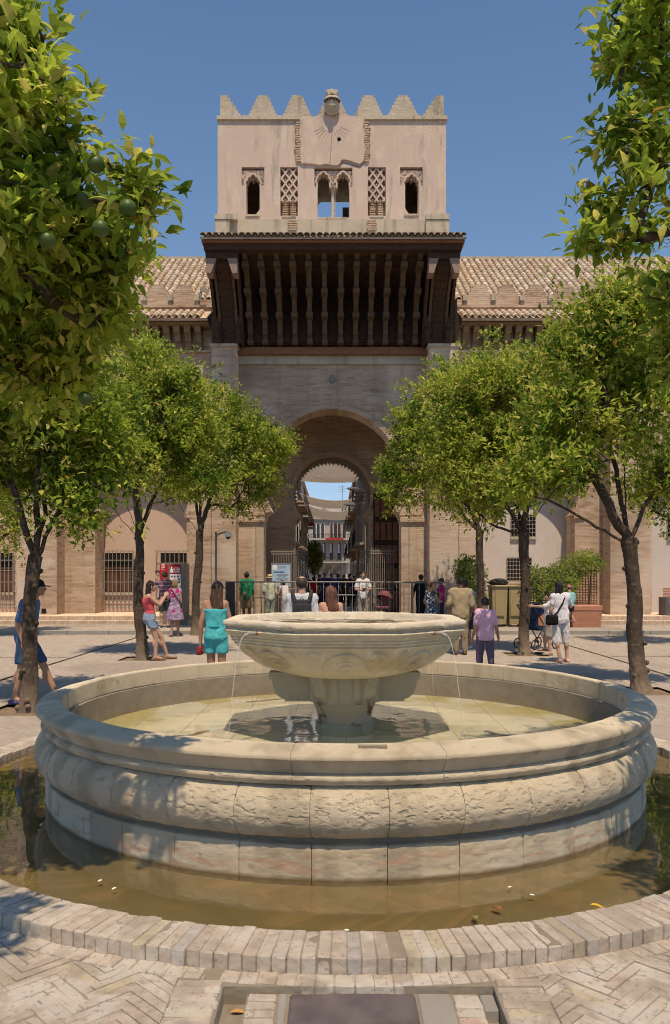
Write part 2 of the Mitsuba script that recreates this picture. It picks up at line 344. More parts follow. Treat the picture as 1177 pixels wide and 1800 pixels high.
# pool: floor and the water over it
obj('pool_floor', flat(disc(R_IN + .1).difference(disc(2.2)), -.012), 'mud_floor', kind='structure')
def water_sheet(r0, r1, z, nr, nt, amp, freq, seed):
    rr = np.linspace(r0, r1, nr); a = np.linspace(0, 2 * np.pi, nt + 1); A, Rr = np.meshgrid(a, rr, indexing='ij')
    P = np.stack([Rr * np.cos(A), Rr * np.sin(A)], -1)
    q = np.concatenate([P * freq, np.full(P.shape[:2] + (1,), seed)], -1)
    Zz = z + amp * (meshkit.fbm(q, 3, seed) - .5) * 2
    V = np.concatenate([P, Zz[..., None]], -1).reshape(-1, 3); F = []
    i = np.arange(nt)[:, None] * nr + np.arange(nr - 1)[None]; i = i.ravel()
    F = np.concatenate([np.stack([i, i + nr, i + nr + 1], 1), np.stack([i, i + nr + 1, i + 1], 1)])
    return TM(V, F[:, ::-1])
def upw(m): return m if m.face_normals[:, 2].mean() > 0 else TM(m.vertices, m.faces[:, ::-1])
obj('water', upw(water_sheet(2.30, R_IN + .02, .018, 14, 500, .0011, 3.2, 3)), 'water_mat', smooth=True, kind='structure')
# kerb round the pool: bricks on edge, each with its own tone
def tone(rng, kind=0):
    c = np.array([.475, .40, .325]) * (0.90 + .18 * rng.random()) + np.array([.010, .0, -.008]) * rng.normal()
    u = rng.random()
    if u < .06: c = np.array([.46, .325, .255]) * (.95 + .12 * rng.random())
    elif u < .14: c = np.array([.46, .39, .28]) * (.92 + .15 * rng.random())
    elif u < .2: c = np.array([.44, .385, .34]) * (.88 + .2 * rng.random())
    return np.clip(c, .05, .7)
def brick_set(sx, sy, sz, c, n, seed, jit=.004):
    rng = np.random.default_rng(seed); out = []
    for i in range(n):
        m = cham(sx * (1 + .01 * rng.normal()), sy * (1 + .03 * rng.normal()), sz, c, jit, rng)
        if n > 12:
            m = dense(m, .055); m = rough(m, .0022, 22, seed + i)
        out.append(mikit.ply(m, f'worn_brick_{rng.choice(6, p=[.34, .26, .2, .05, .09, .06])}', smooth=40))
    return out
kerb = obj('pool_kerb', ringblock([(R_IN + .02, -.2), (R_OUT - .012, -.2), (R_OUT - .007, .0655), (R_IN + .007, .0655)], 0, 2 * np.pi, 180), 'mortar', kind='structure')
KB = brick_set(.262, .0592, .12, .004, 30, 5)
NK = 330
angs = [(-90 + i * 360 / NK) for i in range(NK)]
angs.sort(key=lambda a: math.sin(math.radians(a)))
rest = []
for i, a in enumerate(angs):
    t = math.radians(a); rm = (R_IN + R_OUT) / 2 + RNG.normal() * .004
    Mx = mat4(rotz(t) @ rotx(RNG.normal() * .02) @ roty(RNG.normal() * .008), (rm * math.cos(t), rm * math.sin(t), .010 + RNG.normal() * .0022))
    if i < 296: place('brick', KB[RNG.integers(30)], Mx, kerb)
    else: m = cham(.262, .0592, .12, .004); m.apply_transform(Mx); rest.append(m)
obj('brick_course', cat(rest), 'worn_brick_0', kerb, kind='stuff')
# header course round the kerb and herringbone paving in front
HB = brick_set(.098, .078, .09, .004, 24, 11)
edge = thing('header_course', None, None, kind='structure')
n = int(2 * math.pi * 3.42 / .0805)
for i in range(n):
    t = 2 * math.pi * i / n; x, y = 3.420 * math.cos(t), 3.420 * math.sin(t)
    if y > -1.9: continue
    dz = 0
    place('brick', HB[RNG.integers(24)], mat4(rotz(t + RNG.normal() * .02), (x, y, -.043 + dz + RNG.normal() * .002)), edge)
PB = brick_set(.2475, .0478, .06, .003, 30, 21, .003)
L, W = .250, .050
cnt = 0; c45 = math.cos(math.pi / 4)
vis = []
for ch in range(-10, 11):
    for kk in range(-110, 110):
        for o in (0, 1):
            cx, cy = (kk * W + L / 2, kk * W + W / 2) if o == 0 else (kk * W - W / 2, kk * W + L / 2)
            cx += 2 * L * ch
            x, y = c45 * (cx - cy), c45 * (cx + cy) - 5.2
            d = y - EYE[1]
            if d < 2.8 or math.hypot(x, y) < R_HEAD - .17 or abs(x - EYE[0]) > .43 * d + .14 or y > -2.3: continue
            if -.60 < x < .64: continue
            vis.append((d, x, y, o))
vis.sort()
allowed = sbox(-2.3, -6.2, 2.3, -2.2).difference(disc(R_HEAD + .004)).difference(sbox(-.742, -6.2, .777, -2))
rest = []
for iv, (d, x, y, o) in enumerate(vis):
    ca, sa = math.cos(math.pi / 4 + o * math.pi / 2), math.sin(math.pi / 4 + o * math.pi / 2)
    rect = Polygon([(x + ca * u * .1238 - sa * v * .0239, y + sa * u * .1238 + ca * v * .0239) for u, v in ((-1, -1), (1, -1), (1, 1), (-1, 1))])
    if not allowed.contains(rect):
        cut = rect.intersection(allowed)
        if cut.area < .0006 or hasattr(cut, 'geoms'): continue
        m = rough(dense(exy(cut.buffer(-.002), -.05, .0012 + RNG.normal() * .0015), .06), .0025, 22, len(taken)); obj('brick', m, f'worn_brick_{RNG.choice(3)}', bed, smooth=40); continue
    Mx = mat4(rotz(math.pi / 4 + o * math.pi / 2 + RNG.normal() * .012) @ rotx(RNG.normal() * .02), (x, y, -.0285 + RNG.normal() * .002))
    if iv < 292: place('brick', PB[RNG.integers(30)], Mx, bed)
    else: m = cham(.2475, .0478, .06, .003); m.apply_transform(Mx); rest.append(m)
if rest: obj('brick_rows', cat(rest), 'worn_brick_0', bed, kind='stuff')
# two border columns of bricks laid crosswise at the sides of the sunken strip
SB = brick_set(.19, .0545, .09, .005, 20, 31)
bord = thing('paving_border', None, None, kind='structure')
for sx_, xs in ((-1, -.645), (1, .68)):
    for i in range(26):
        y = -3.435 - i * .0575
        if y < -4.05: break
        place('brick', SB[RNG.integers(20)], mat4(rotz(RNG.normal() * .02), (xs + RNG.normal() * .003, y, -.0445 + RNG.normal() * .002)), bord)
# sunken strip in front of the fountain: slate slab between brick rows
strip = obj('path', cat([bx(-.545, .58, -6.2, -3.45, -.3, -.078), bx(-.442, .505, -6.2, -3.462, -.077, -.036)]), 'mortar', kind='structure')
for x0, x1 in ((-.44, -.315), (.40, .515)):
    PBs = brick_set(x1 - x0 - .004, .0545, .07, .005, 10, 41 + int(x0 * 10))
    for i in range(14):
        y = -3.495 - i * .057
        place('brick', PBs[RNG.integers(10)], mat4(rotz(RNG.normal() * .02), ((x0 + x1) / 2, y, -.066 + RNG.normal() * .002)), strip)
for x0, x1, y0, y1 in ((-.31, -.272, -4.3, -3.47), (.255, .395, -4.3, -3.47), (.51, .573, -3.60, -3.475)):
    m = dense(cham(x1 - x0 - .004, y1 - y0 - .004, .06, .006), .05); m = rough(m, .003, 12, 3); m.apply_translation(((x0 + x1) / 2, (y0 + y1) / 2, -.057))
    obj('stone_strip', m, 'kerbstone', strip)
m = dense(cham(.515, .80, .06, .012), .03); v = m.vertices.copy(); v[:, 2] += (meshkit.fbm(v * [9, 9, 3], 3, 5) - .5) * .006 * (v[:, 2] > 0)
m = TM(v + [-.008, -3.87, -.055], m.faces)
obj('slate_slab', m, 'slate', smooth=30, label='dark purple grey slate slab set into the paving before the fountain', cat='slab')
# fallen leaves
def leaf_mesh(Lf=.075, Wf=.034, fold=.25, droop=.15, n=4):
    v, f = [], []
    for i in range(n + 1):
        s = i / n; w = Wf / 2 * math.sin(math.pi * min(s ** .8, .999)) ** .8 if 0 < i < n else .0006
        zc = -droop * Lf * s * s
        v += [[s * Lf, -w, zc + fold * w], [s * Lf, 0, zc], [s * Lf, w, zc + fold * w]]
    for i in range(n):
        a = i * 3
        f += [[a, a + 3, a + 4], [a, a + 4, a + 1], [a + 1, a + 4, a + 5], [a + 1, a + 5, a + 2]]
    return TM(v, f)
FALL = [(1036, 1592, .021, (.62, .42, .03), 'yellow leaf floating on the pool water at the right', -.3), (882, 1601, .021, (.30, .12, .05), 'reddish brown leaf floating on the pool water near the kerb', 2.2),
        (405, 1782, -.072, (.50, .27, .10), 'curled brown leaf lying in the gap left of the slate slab', .2), (872, 1778, -.072, (.42, .22, .08), 'dry brown leaf lying in the gap at the raised paving edge', 1.1),
        (270, 1510, .021, (.40, .30, .10), 'small tan leaf floating close to the fountain base', .1), (837, 1618, .021, (.22, .2, .08), 'thin dark leaf floating near the kerb bricks', 1.6)]
for px, py, z, c, lab, a in FALL:
    d = FL * (EYE[2] - z) / (py - 1012); m = leaf_mesh(.075, .030, .5, .2); m.apply_transform(mat4(rotz(a), (X(px, d), Y(d), z + .004)))
    obj('fallen_leaf', m, 'tint', color=colored(m, c), label=lab, cat='leaf')
for px, py, pl_ in ((180, 1548, 'tiny white petal on the pool water, left one of the pair at the left'), (205, 1562, 'tiny white petal on the pool water, right one of the pair at the left'), (893, 1562, 'tiny white petal on the pool water below the right torus stones'), (930, 1575, 'tiny white petal on the pool water beside the yellow leaf'), (612, 1638, 'tiny white petal at the kerb edge in the middle')):
    d = FL * 1.68 / (py - 1012); m = leaf_mesh(.03, .018, .3, .1); m.apply_transform(mat4(rotz(px), (X(px, d), Y(d), .024)))
    obj('petal', m, 'tint', color=colored(m, (.8, .78, .7)), label=pl_, cat='petal', group='petals on the pool')

# ------------------------------------------------------------------ fountain
ft = thing('fountain', 'large round carved stone fountain with a raised octagonal bowl, standing in a shallow pool', 'fountain')
deg = math.radians
def arc(cr, cz, rr, rz, a0, a1, n):
    a = np.radians(np.linspace(a0, a1, n)); return [(cr + rr * math.cos(t), cz + rz * math.sin(t)) for t in a]
torus_sec = [(2.30, .245)] + arc(2.315, .393, .150, .156, -86, 86, 22) + [(2.30, .545)]
plinth_sec = [(2.25, -.12), (2.385, -.12)] + [(2.385, z) for z in np.linspace(-.02, .175, 9)] + arc(2.365, .190, .020, .022, 0, 80, 4) + [(2.25, .215)]
def disp_stone(amp, edge, seed, cen=(2.31, .393)):
    def f(V, A, Rr, Zz):
        a0, a1 = A.min(), A.max(); out = Rr > 2.306
        s = np.minimum(A - a0, a1 - A) * 2.4
        rnd = edge * np.exp(-(s / .012) ** 2)
        q = V.reshape(-1, 3)
        nz = (meshkit.fbm(q * 7, 3, seed) - .5) * 2 * amp + (meshkit.fbm(q * [16, 16, 22], 3, seed + 5) - .5) * 2 * amp * .8
        pit = np.clip(meshkit.fbm(q * [26, 26, 36], 2, seed + 9) - .55, 0, 1) * amp * 5
        dr_ = (nz - pit).reshape(A.shape) * out - rnd * out
        nr, nzv = Rr - cen[0], Zz - cen[1]; ln = np.hypot(nr, nzv) + 1e-9
        V = V.copy(); V[..., 0] += dr_ * np.cos(A) * nr / ln; V[..., 1] += dr_ * np.sin(A) * nr / ln; V[..., 2] += dr_ * nzv / ln
        return V
    return f
for i in range(36):
    a0 = -90 - 5 + i * 10 + RNG.normal() * .35 * 0
    fr = math.sin(deg(a0 + 5)) < .3
    sec = torus_sec if fr else torus_sec[:1] + torus_sec[1:-1:3] + torus_sec[-1:]
    obj('torus_block', ringblock(sec, deg(a0 + .04), deg(a0 + 9.96), 24 if fr else 6, disp_stone(.0042, .0045, i)), 'stone', ft, smooth=35)
    a0 += 1.0 * 0
    obj('plinth_block', ringblock(plinth_sec, deg(a0 + .05), deg(a0 + 9.95), 18 if fr else 5, disp_stone(.004, .004, 60 + i, (2.2, .1))), 'stone_plinth', ft, smooth=35)
# core behind the joints
obj('core', ringblock([(2.24, -.12), (2.34, -.12), (2.34, .20), (2.315, .25), (2.32, .30), (2.42, .33), (2.44, .40), (2.42, .47), (2.30, .55), (2.30, .60), (2.24, .60)], 0, 2 * np.pi, 180), 'mortar', ft, smooth=35)
bead = [(2.30, .548), (2.395, .548), (2.402, .556), (2.402, .562)] + arc(2.398, .583, .022, .021, -80, 80, 7) + [(2.395, .607), (2.385, .611), (2.30, .611)]
rim = [(2.262, .612), (2.392, .612), (2.405, .63), (2.432, .672), (2.445, .69)] + arc(2.420, .706, .040, .030, -15, 70, 6) + [(2.39, .745), (2.34, .757), (2.30, .757)] + arc(2.285, .742, .022, .015, 90, 175, 4)
for i in range(18):
    a0 = -90 - 7.5 + i * 20
    obj('bead', ringblock(bead, deg(a0 + .03), deg(a0 + 19.97), 40, lambda V, A, Rr, Zz: V + .0028 * np.stack([np.cos(A), np.sin(A), A * 0], -1) * ((meshkit.fbm(V.reshape(-1, 3) * 11, 3, 2) - .5) * 2).reshape(A.shape)[..., None] * (Rr > 2.36)[..., None]), 'stone', ft, smooth=40)
    def rimd(V, A, Rr, Zz):
        nz = ((meshkit.fbm(V.reshape(-1, 3) * 5, 3, 4) - .5) * 2).reshape(A.shape) * .005
        s = np.minimum(A - A.min(), A.max() - A) * 2.4; nz = nz - .004 * np.exp(-(s / .008) ** 2)
        V = V.copy(); V[..., 2] += nz * (Zz > .68); V[..., 0] += nz * np.cos(A) * (Rr > 2.4); V[..., 1] += nz * np.sin(A) * (Rr > 2.4); return V
    obj('rim_block', ringblock(rim, deg(a0 + .03), deg(a0 + 19.97), 40, rimd), 'stone_smooth', ft, smooth=40)
obj('rim_drain_cover', TM(*(lambda m: (m.vertices, m.faces))(bx(.045, .205, -2.375, -2.335, .735, .762))), 'mortar', ft)
obj('inner_wall', lathe([(2.24, .36), (2.262, .36), (2.263, .45), (2.266, .60), (2.268, .742), (2.24, .742)][1:5][::-1], 128), 'cement', ft, smooth=True)
obj('basin_floor', flat(disc(2.27), .375), 'algae_floor', ft)
for a_, b_ in (((-1.52, -.62), (-1.16, .02)), ((1.52, -.62), (1.20, .0)), ((-1.0, 1.55), (-.45, 1.9))):
    a_, b_ = np.array(a_ + (.38,)), np.array(b_ + (.38,)); dd = b_ - a_; L_ = np.linalg.norm(dd[:2])
    m = cham(L_, .045, .006, .002); m.apply_transform(mat4(rotz(math.atan2(dd[1], dd[0])), (a_ + b_) / 2)); obj('joint_strip', m, 'mortar', ft)
obj('basin_water', upw(water_sheet(.10, 2.264, .428, 120, 420, .0021, 6.0, 9)), 'water_clear', smooth=True, kind='structure')
# pedestal
foot = [(0, .36), (.243, .36), (.243, .468), (.236, .474), (.225, .478), (.222, .49), (.226, .53), (.240, .58), (.262, .625), (.270, .64), (.262, .645), (.255, .66), (.255, .88), (0, .88)]
obj('pedestal', lathe(foot, 64), 'foot_stone', ft, smooth=35)
def octa(s, rot=22.5, n=8): return Polygon([(s / math.cos(math.pi / 8) * math.cos(deg(rot + 45 * i)), s / math.cos(math.pi / 8) * math.sin(deg(rot + 45 * i))) for i in range(n)])
obj('capital', exy(octa(.262), .645, .882), 'foot_stone', ft)
for t in (-112.5, -67.5, -22.5, 202.5, 112.5, 67.5):
    x, y = .258 * math.cos(deg(t)), .258 * math.sin(deg(t)); obj('capital_roll', cyl((x, y, .648), (x, y, .879), .052, 14), 'foot_stone', ft, smooth=40)
def console(r1, h0, w):
    p = [(0, .645), (r1 - .13, .645), (r1 - .135, .665), (r1 - .105, .672)] + [(r1 - .105 + .075 * math.sin(t), .672 + .105 * (1 - math.cos(t)) * .75 + .03 * t) for t in np.linspace(0, 1.55, 7)] + [(r1 - .025, .80), (r1 - .025, .825), (r1, .832), (r1, .888), (0, .888)]
    return eyz(Polygon(p), -w / 2, w / 2)
for t, r1, w in ((0, .63, .17), (180, .63, .17), (-125, .395, .11), (-55, .395, .11), (90, .6, .17)):
    m = console(r1, .66, w); m = TM(m.vertices, m.faces); m.apply_transform(mat4(rotz(deg(t - 90)), (0, 0, 0)))
    m = TM(m.vertices * 1.0, m.faces); obj('console', m, 'foot_stone', ft)
# octagonal bowl
PR = [(.30, .868, 0), (.40, .872, 0), (.47, .885, .1), (.55, .91, .35), (.615, .935, .6), (.67, .962, .8), (.73, 1.0, .92), (.785, 1.05, 1), (.835, 1.10, 1), (.872, 1.145, 1), (.885, 1.160, 1), (.905, 1.185, 1), (.925, 1.215, 1), (.942, 1.245, 1),
      (.948, 1.253, 1), (.964, 1.258, 1), (.968, 1.266, 1), (.962, 1.274, 1), (.945, 1.278, 1), (.943, 1.296, 1), (.950, 1.300, 1), (.970, 1.303, 1), (.978, 1.312, 1), (.979, 1.326, 1), (.972, 1.340, 1), (.955, 1.349, 1), (.92, 1.353, 1), (.875, 1.352, 1), (.85, 1.345, 1), (.838, 1.33, 1), (.82, 1.29, 1), (.75, 1.22, .9), (.55, 1.10, .5), (.25, 1.04, 0), (.0, 1.03, 0)]
PR = np.array(PR); seg = np.r_[0, np.cumsum(np.hypot(np.diff(PR[:, 0]), np.diff(PR[:, 1])))]
samp = np.unique(np.r_[seg, np.linspace(0, seg[13], 62), np.linspace(seg[20], seg[30], 14)])
S, Zb, Bl = (np.interp(samp, seg, PR[:, i]) for i in range(3))
NA = 8 * 52
th = np.arange(NA) / NA * 2 * np.pi; loc = (np.degrees(th) + 22.5 + 90) % 45 - 22.5
octf = 1 / np.cos(np.radians(loc)); octf = np.minimum(octf, 1.072)
Rb = S[None, :] * (1 + (octf[:, None] - 1) * Bl[None, :])
tt = np.tan(np.radians(loc))[:, None] / math.tan(math.pi / 8) * np.ones_like(Rb)          # -1..1 along a face
zz = np.broadcast_to(Zb, Rb.shape); outer = (samp < seg[13])[None, :] & (zz > .88)
dsp = np.zeros_like(Rb)
fx = tt * S[None, :] * .414
d1 = np.hypot(fx, (zz - .985) * 1.25); band = 1 / (1 + np.exp(-(1.150 - zz) / .006)) * 1 / (1 + np.exp(-(zz - .90) / .01))
for r_, a_ in ((.155, .012), (.125, .008), (.075, .010), (.035, .012)):
    dsp += 1.7 * a_ * np.exp(-((d1 - r_) / .011) ** 2) * band * (zz > .95)
for s_ in (-1, 1):
    d2 = np.hypot(fx - s_ * .235, (zz - 1.075) * 1.1)
    dsp += 1.7 * (.011 * np.exp(-((d2 - .05) / .011) ** 2) + .007 * np.exp(-((d2 - .015) / .012) ** 2)) * band * (zz > 1.05)
    d3 = np.abs((fx - s_ * .20) + s_ * (zz - .95) * .9); dsp += 1.7 * .006 * np.exp(-(d3 / .010) ** 2) * band * (zz < 1.03)
dsp += outer * (zz > 1.155) * (zz < 1.25) * .008 * np.cos((zz - 1.16) / .0235 * 2 * np.pi)
V = np.stack([Rb * np.cos(th)[:, None], Rb * np.sin(th)[:, None], zz], -1)
q = V.reshape(-1, 3)
dsp = dsp + ((meshkit.fbm(q * 9, 3, 8) - .5) * .010 + (meshkit.fbm(q * 28, 2, 9) - .5) * .006).reshape(dsp.shape) * (S[None, :] > .5)
er = np.clip(meshkit.fbm(q * [7, 7, 5], 3, 33).reshape(dsp.shape) - .58, 0, 1) * (zz > 1.29) * (S[None, :] > .9)
Rb2 = Rb + dsp - er * .12
V = np.stack([Rb2 * np.cos(th)[:, None], Rb2 * np.sin(th)[:, None], zz - er * .1 + ((meshkit.fbm(q * 8, 2, 3) - .5) * .008).reshape(dsp.shape) * (zz > 1.33)], -1).reshape(-1, 3)
mB = len(S); i = (np.arange(NA)[:, None] * mB + np.arange(mB - 1)[None]).ravel(); j = (((np.arange(NA) + 1) % NA)[:, None] * mB + np.arange(mB - 1)[None]).ravel()
F = np.concatenate([np.stack([i, j, j + 1], 1), np.stack([i, j + 1, i + 1], 1)])
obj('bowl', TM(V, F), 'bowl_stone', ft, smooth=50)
wb = flat(octa(.825), 1.318)
obj('bowl_water', upw(water_sheet(.01, .835, 1.316, 40, 96, .002, 9, 4)), 'water_clear', smooth=True, kind='structure')
# spouts and jets
def jet(p0, dirn, v0, zend, r0):
    g, P = 9.81, []
    for t in np.linspace(0, (v0 * .1 + math.sqrt(v0 * v0 * .01 + 2 * g * (p0[2] - zend))) / g, 26):
        P.append([p0[0] + dirn[0] * v0 * t, p0[1] + dirn[1] * v0 * t, p0[2] + .1 * v0 * t - g * t * t / 2])
    P = np.array(P); rr = r0 * (1 - .45 * np.linspace(0, 1, len(P))) * (1 + .25 * np.sin(np.arange(len(P)) * 1.9))
    P[1:-1, :2] += (np.random.default_rng(int(p0[0] * 100) % 97).random((len(P) - 2, 2)) - .5) * .006
    return tube(P, rr, 7)
M('jet_foam', (.85, .86, .86), .25, .6)
scene['jet_white'] = {'type': 'blendbsdf', 'weight': .25, 'a': {'type': 'thindielectric', 'int_ior': 1.33}, 'b': {'type': 'twosided', 'bsdf': {'type': 'principled', 'base_color': rgb((.85, .86, .86)), 'roughness': .3}}}
M('lead', (.34, .32, .30), .45, .5)
M('copper', (.32, .12, .07), .5, .5)
for t, lab in ((-135, 'thin water jet falling from the front left spout of the bowl'), (-45, 'thin water jet falling from the front right spout of the bowl'),
               (135, 'thin water jet falling from the back left spout of the bowl'), (45, 'thin water jet falling from the back right spout of the bowl')):
    dv = np.array([math.cos(deg(t)), math.sin(deg(t)), 0]); p = dv * .94 + [0, 0, 1.262]; q_ = dv * 1.075 + [0, 0, 1.245]
    sp = obj('spout', tube([p, dv * 1.03 + [0, 0, 1.262], q_], [.013, .013, .012], 10), 'lead', ft, smooth=40)
    obj('collar', cyl(dv * .94 + [0, 0, 1.262], dv * .972 + [0, 0, 1.262], .019, 10), 'copper', sp)
    obj('water_jet', jet(q_, dv, .38, .43, .0048), 'jet_white', smooth=True, label=lab, cat='water jet')
# ------------------------------------------------------------------ raised pavement and steps
FLOOR = .12
obj('pavement', cat([flat(sbox(-60, BACK + .30, 60, 40), FLOOR), flat(sbox(-30, 40, 30, 140), FLOOR)]), 'paving_mat', kind='structure')
kb = thing('kerb', None, None, kind='structure')
KS = [mikit.ply(rough(dense(cham(1.19, .30, .30, .012), .15), .004, 6, s), 'kerbstone', smooth=30) for s in range(4)]
for i in range(36): place('kerb_stone', KS[i % 4], mat4(None, (-21.6 + i * 1.2, BACK + .15, FLOOR - .15)), kb)
M('brick_step', lambda p, n, uv: mix(mix((.42, .31, .225), (.55, .44, .34), cell_rand(dr.floor(p.x / .085), dr.floor(p.z / .125), 5)), mi.Color3f(.34, .25, .18), (1 - smoothstep(.05, .2, p.x / .085 - dr.floor(p.x / .085))) * .7), .9, .15)
for nm, x0, x1 in (('steps', -22, X(340, 26.6)), ('steps', X(845, 26.6), 22)):
    st = obj(nm, bx(x0, x1, Y(26.05), Y(30), FLOOR - .05, FLOOR + .255), 'brick_step', kind='structure')
    obj('step', bx(x0, x1, Y(25.72), Y(26.05), FLOOR - .05, FLOOR + .128), 'brick_step', st)

# ------------------------------------------------------------------ portal: the gate building
dB, dW, dT = 27.0, 27.8, 28.0
gp = thing('gate_building', 'tall sandy brick gate building with a great horseshoe arch below a battlemented plaster tower', 'building')
AXX = X(584, dW)
def hshoe(cx, cz, r, zi, wj, z0=0.0, tip=.0, n=64):
    """horseshoe opening: circle (cx, cz, r) down to the impost zi, jambs at half width wj below it"""
    half = math.sqrt(max(r * r - (cz - zi) ** 2, 1e-6)); a = math.degrees(math.asin((zi - cz) / r))
    top = circ(cx, cz, r, a, 180 - a, n)
    if tip:
        w = np.clip((top[:, 1] - cz) / r, 0, 1) ** 6; top[:, 1] += tip * w
    if wj > half: low = [(cx - wj, zi - (wj - half) * 1.6), (cx - wj, z0), (cx + wj, z0), (cx + wj, zi - (wj - half) * 1.6)]
    else: low = [(cx - half, zi - .02), (cx - wj, zi - .02), (cx - wj, z0), (cx + wj, z0), (cx + wj, zi - .02), (cx + half, zi - .02)]
    if wj > half:
        q = np.linspace(0, 1, 7)[1:-1]
        lc = [(cx - half - (wj - half) * math.sin(t * 1.57), zi - (wj - half) * 1.6 * (1 - math.cos(t * 1.57))) for t in q]
        rc = [(2 * cx - a_, b_) for a_, b_ in lc][::-1]
        return Polygon(list(map(tuple, top)) + lc + low + rc)
    return Polygon(list(map(tuple, top)) + low)
s27 = dW / FL
big = hshoe(AXX, Z(842, dW), 120 * s27, Z(899, dW), 120 * s27, -.2, tip=.04)
xl, xr = X(412, dW), X(760, dW)
zt = Z(609, dW)
wall = sbox(xl, 0, xr, zt).difference(big)
obj('wall', exz(wall, Y(dW), Y(dW) + 1.0), 'brick', gp)
for r0, r1, pr in ((120.5, 130, .11), (130, 168, .05)):
    ring = Polygon(circ(AXX, Z(842, dW), r1 * s27, -27, 207, 90)).difference(Polygon(circ(AXX, Z(842, dW), r0 * s27, 0, 360, 90))).intersection(sbox(xl + .02, Z(905, dW), xr - .02, zt - .25))
    ring = ring.difference(big.buffer(.004))
    obj('archivolt', exz(ring, Y(dW) - pr, Y(dW)), 'brick', gp)
# voussoir joints show as thin raised bricks round the arch
VB = [mikit.ply(cham(.075, .03, .36, .006), 'brick', smooth=False) for _ in range(1)]
for i in range(96):
    t = deg(-16 + i * 212 / 95); r = 141 * s27
    if i % 2 == 0: place('brick', VB[0], mat4(roty(math.pi / 2 - t), (AXX + r * math.cos(t), Y(dW) - .052, Z(842, dW) + r * math.sin(t))), gp)
for sx in (-1, 1):
    c0 = AXX + sx * 118 * s27
    a, b = sorted((c0, c0 + sx * 46 * s27)); obj('impost', bx(a, b, Y(dW) - .10, Y(dW) - .004, Z(917, dW), Z(909, dW)), 'brick', gp)
    a, b = sorted((c0 + sx * .30, c0 + sx * .33)); obj('crack', bx(a, b, Y(dW) - .012, Y(dW) - .001, .4, Z(925, dW)), 'iron', gp)
for (x0, x1) in ((X(372, dB), X(415, dB)), (X(754, dB), X(805, dB))):
    b = obj('buttress', bx(x0, x1, Y(dB), Y(dB) + 1.4, 0, Z(609, dB)), 'brick', gp)
    obj('cap', bx(x0 - .05, x1 + .05, Y(dB) - .06, Y(dB) + 1.0, Z(609, dB), Z(605, dB) + .02), 'oldplaster', b)
obj('niche_finial', cat([blob((AXX, Y(dW) - .07, Z(668, dW)), (.10, .07, .13), 2, .1), cyl((AXX, Y(dW) - .05, Z(664, dW)), (AXX, Y(dW) - .05, Z(659, dW)), .05)]), 'iron', gp)
obj('beam', bx(X(419, dW), X(750, dW), Y(dW) - .30, Y(dW), Z(622, dW - .3), Z(610, dW - .3)), 'wood_red', gp)
obj('frieze', bx(X(419, dW), X(750, dW), Y(dW) - .10, Y(dW), Z(641, dW), Z(622.3, dW - .2)), 'oldplaster', gp)
# passage: side walls, ceiling, and the inner wall with the smaller horseshoe arch
d2, d3 = 31.5, 33.4
ps = obj('passage', cat([bx(X(440, dW) - .4, X(440, dW), Y(dW) + 1.0, Y(d3) + 1.2, 0, 11), bx(X(728, dW), X(728, dW) + .4, Y(dW) + 1.0, Y(d3) + 1.2, 0, 11), bx(X(430, dW), X(740, dW), Y(dW) + .5, Y(d3) + .5, 8.4, 8.7)]), 'brick', gp)
s2 = d2 / FL; ax2 = X(583.5, d2)
inner = hshoe(ax2, Z(866, d2), 68 * s2, Z(907, d2), 65 * s2, -.2)
obj('inner_wall', exz(sbox(X(430, d2), 0, X(740, d2), 9).difference(inner), Y(d2), Y(d2) + .9), 'brick', gp)
ring = Polygon(circ(ax2, Z(866, d2), 73 * s2, -38, 218, 80)).difference(inner).intersection(sbox(-9, Z(909, d2), 9, 12))
obj('inner_archivolt', exz(ring, Y(d2) - .08, Y(d2)), 'brick', gp)
s3 = d3 / FL; ax3 = X(580, d3)
pts = []
for i in range(121):
    t = deg(-36 + i * 252 / 120); r = (63.5 if i % 3 else 58.0) * s3 if i % 3 != 1 else 61.5 * s3
    pts.append((ax3 + r * math.cos(t), Z(874, d3) + r * math.sin(t)))
pts += [(ax3 - 62 * s3, Z(925, d3)), (ax3 - 62 * s3, -.2), (ax3 + 62 * s3, -.2), (ax3 + 62 * s3, Z(925, d3))]
obj('toothed_arch', exz(sbox(X(430, d3), 0, X(740, d3), 9).difference(Polygon(pts).buffer(0)), Y(d3), Y(d3) + .5), 'oldplaster', gp)

# ------------------------------------------------------------------ the tower
TY = Y(dT)
x0, x1 = X(383, dT), X(783, dT)
def tp(px, py): return (X(px, dT), Z(py, dT))
def trect(a, b, c, d): return sbox(X(a, dT), Z(d, dT), X(b, dT), Z(c, dT))
zc = Z(211, dT)
wl = sbox(x0, Z(420, dT), x1, zc)
for a in (425, 702): wl = wl.difference(trect(a, a + 40, 293, 325.5))
wl = wl.difference(Polygon([tp(433, 320), tp(457, 320), tp(457, 367), tp(450, 377), tp(433, 377)])).difference(Polygon([tp(711, 320), tp(735, 320), tp(735, 376), tp(718, 376), tp(711, 366)]))
wl = wl.difference(trect(553, 618, 294, 328)).difference(trect(558.5, 613, 320, 382))
wl = wl.difference(trect(493, 524, 293, 379)).difference(trect(645.5, 677, 293, 379))
tw = obj('tower_wall', exz(wl, TY, TY + .55), 'plaster', gp)
backw = sbox(x0, Z(420, dT), x1, zc)
dBk = 33.0
op = Polygon(np.vstack([circ(X(588, dBk), Z(372, dBk), 36 * dBk / FL, 0, 180, 40), [(X(588, dBk) - 36 * dBk / FL, Z(420, dBk)), (X(588, dBk) + 36 * dBk / FL, Z(420, dBk))]]))
obj('tower_back_wall', exz(backw.difference(op), Y(dBk), Y(dBk) + .5), 'brick', gp)
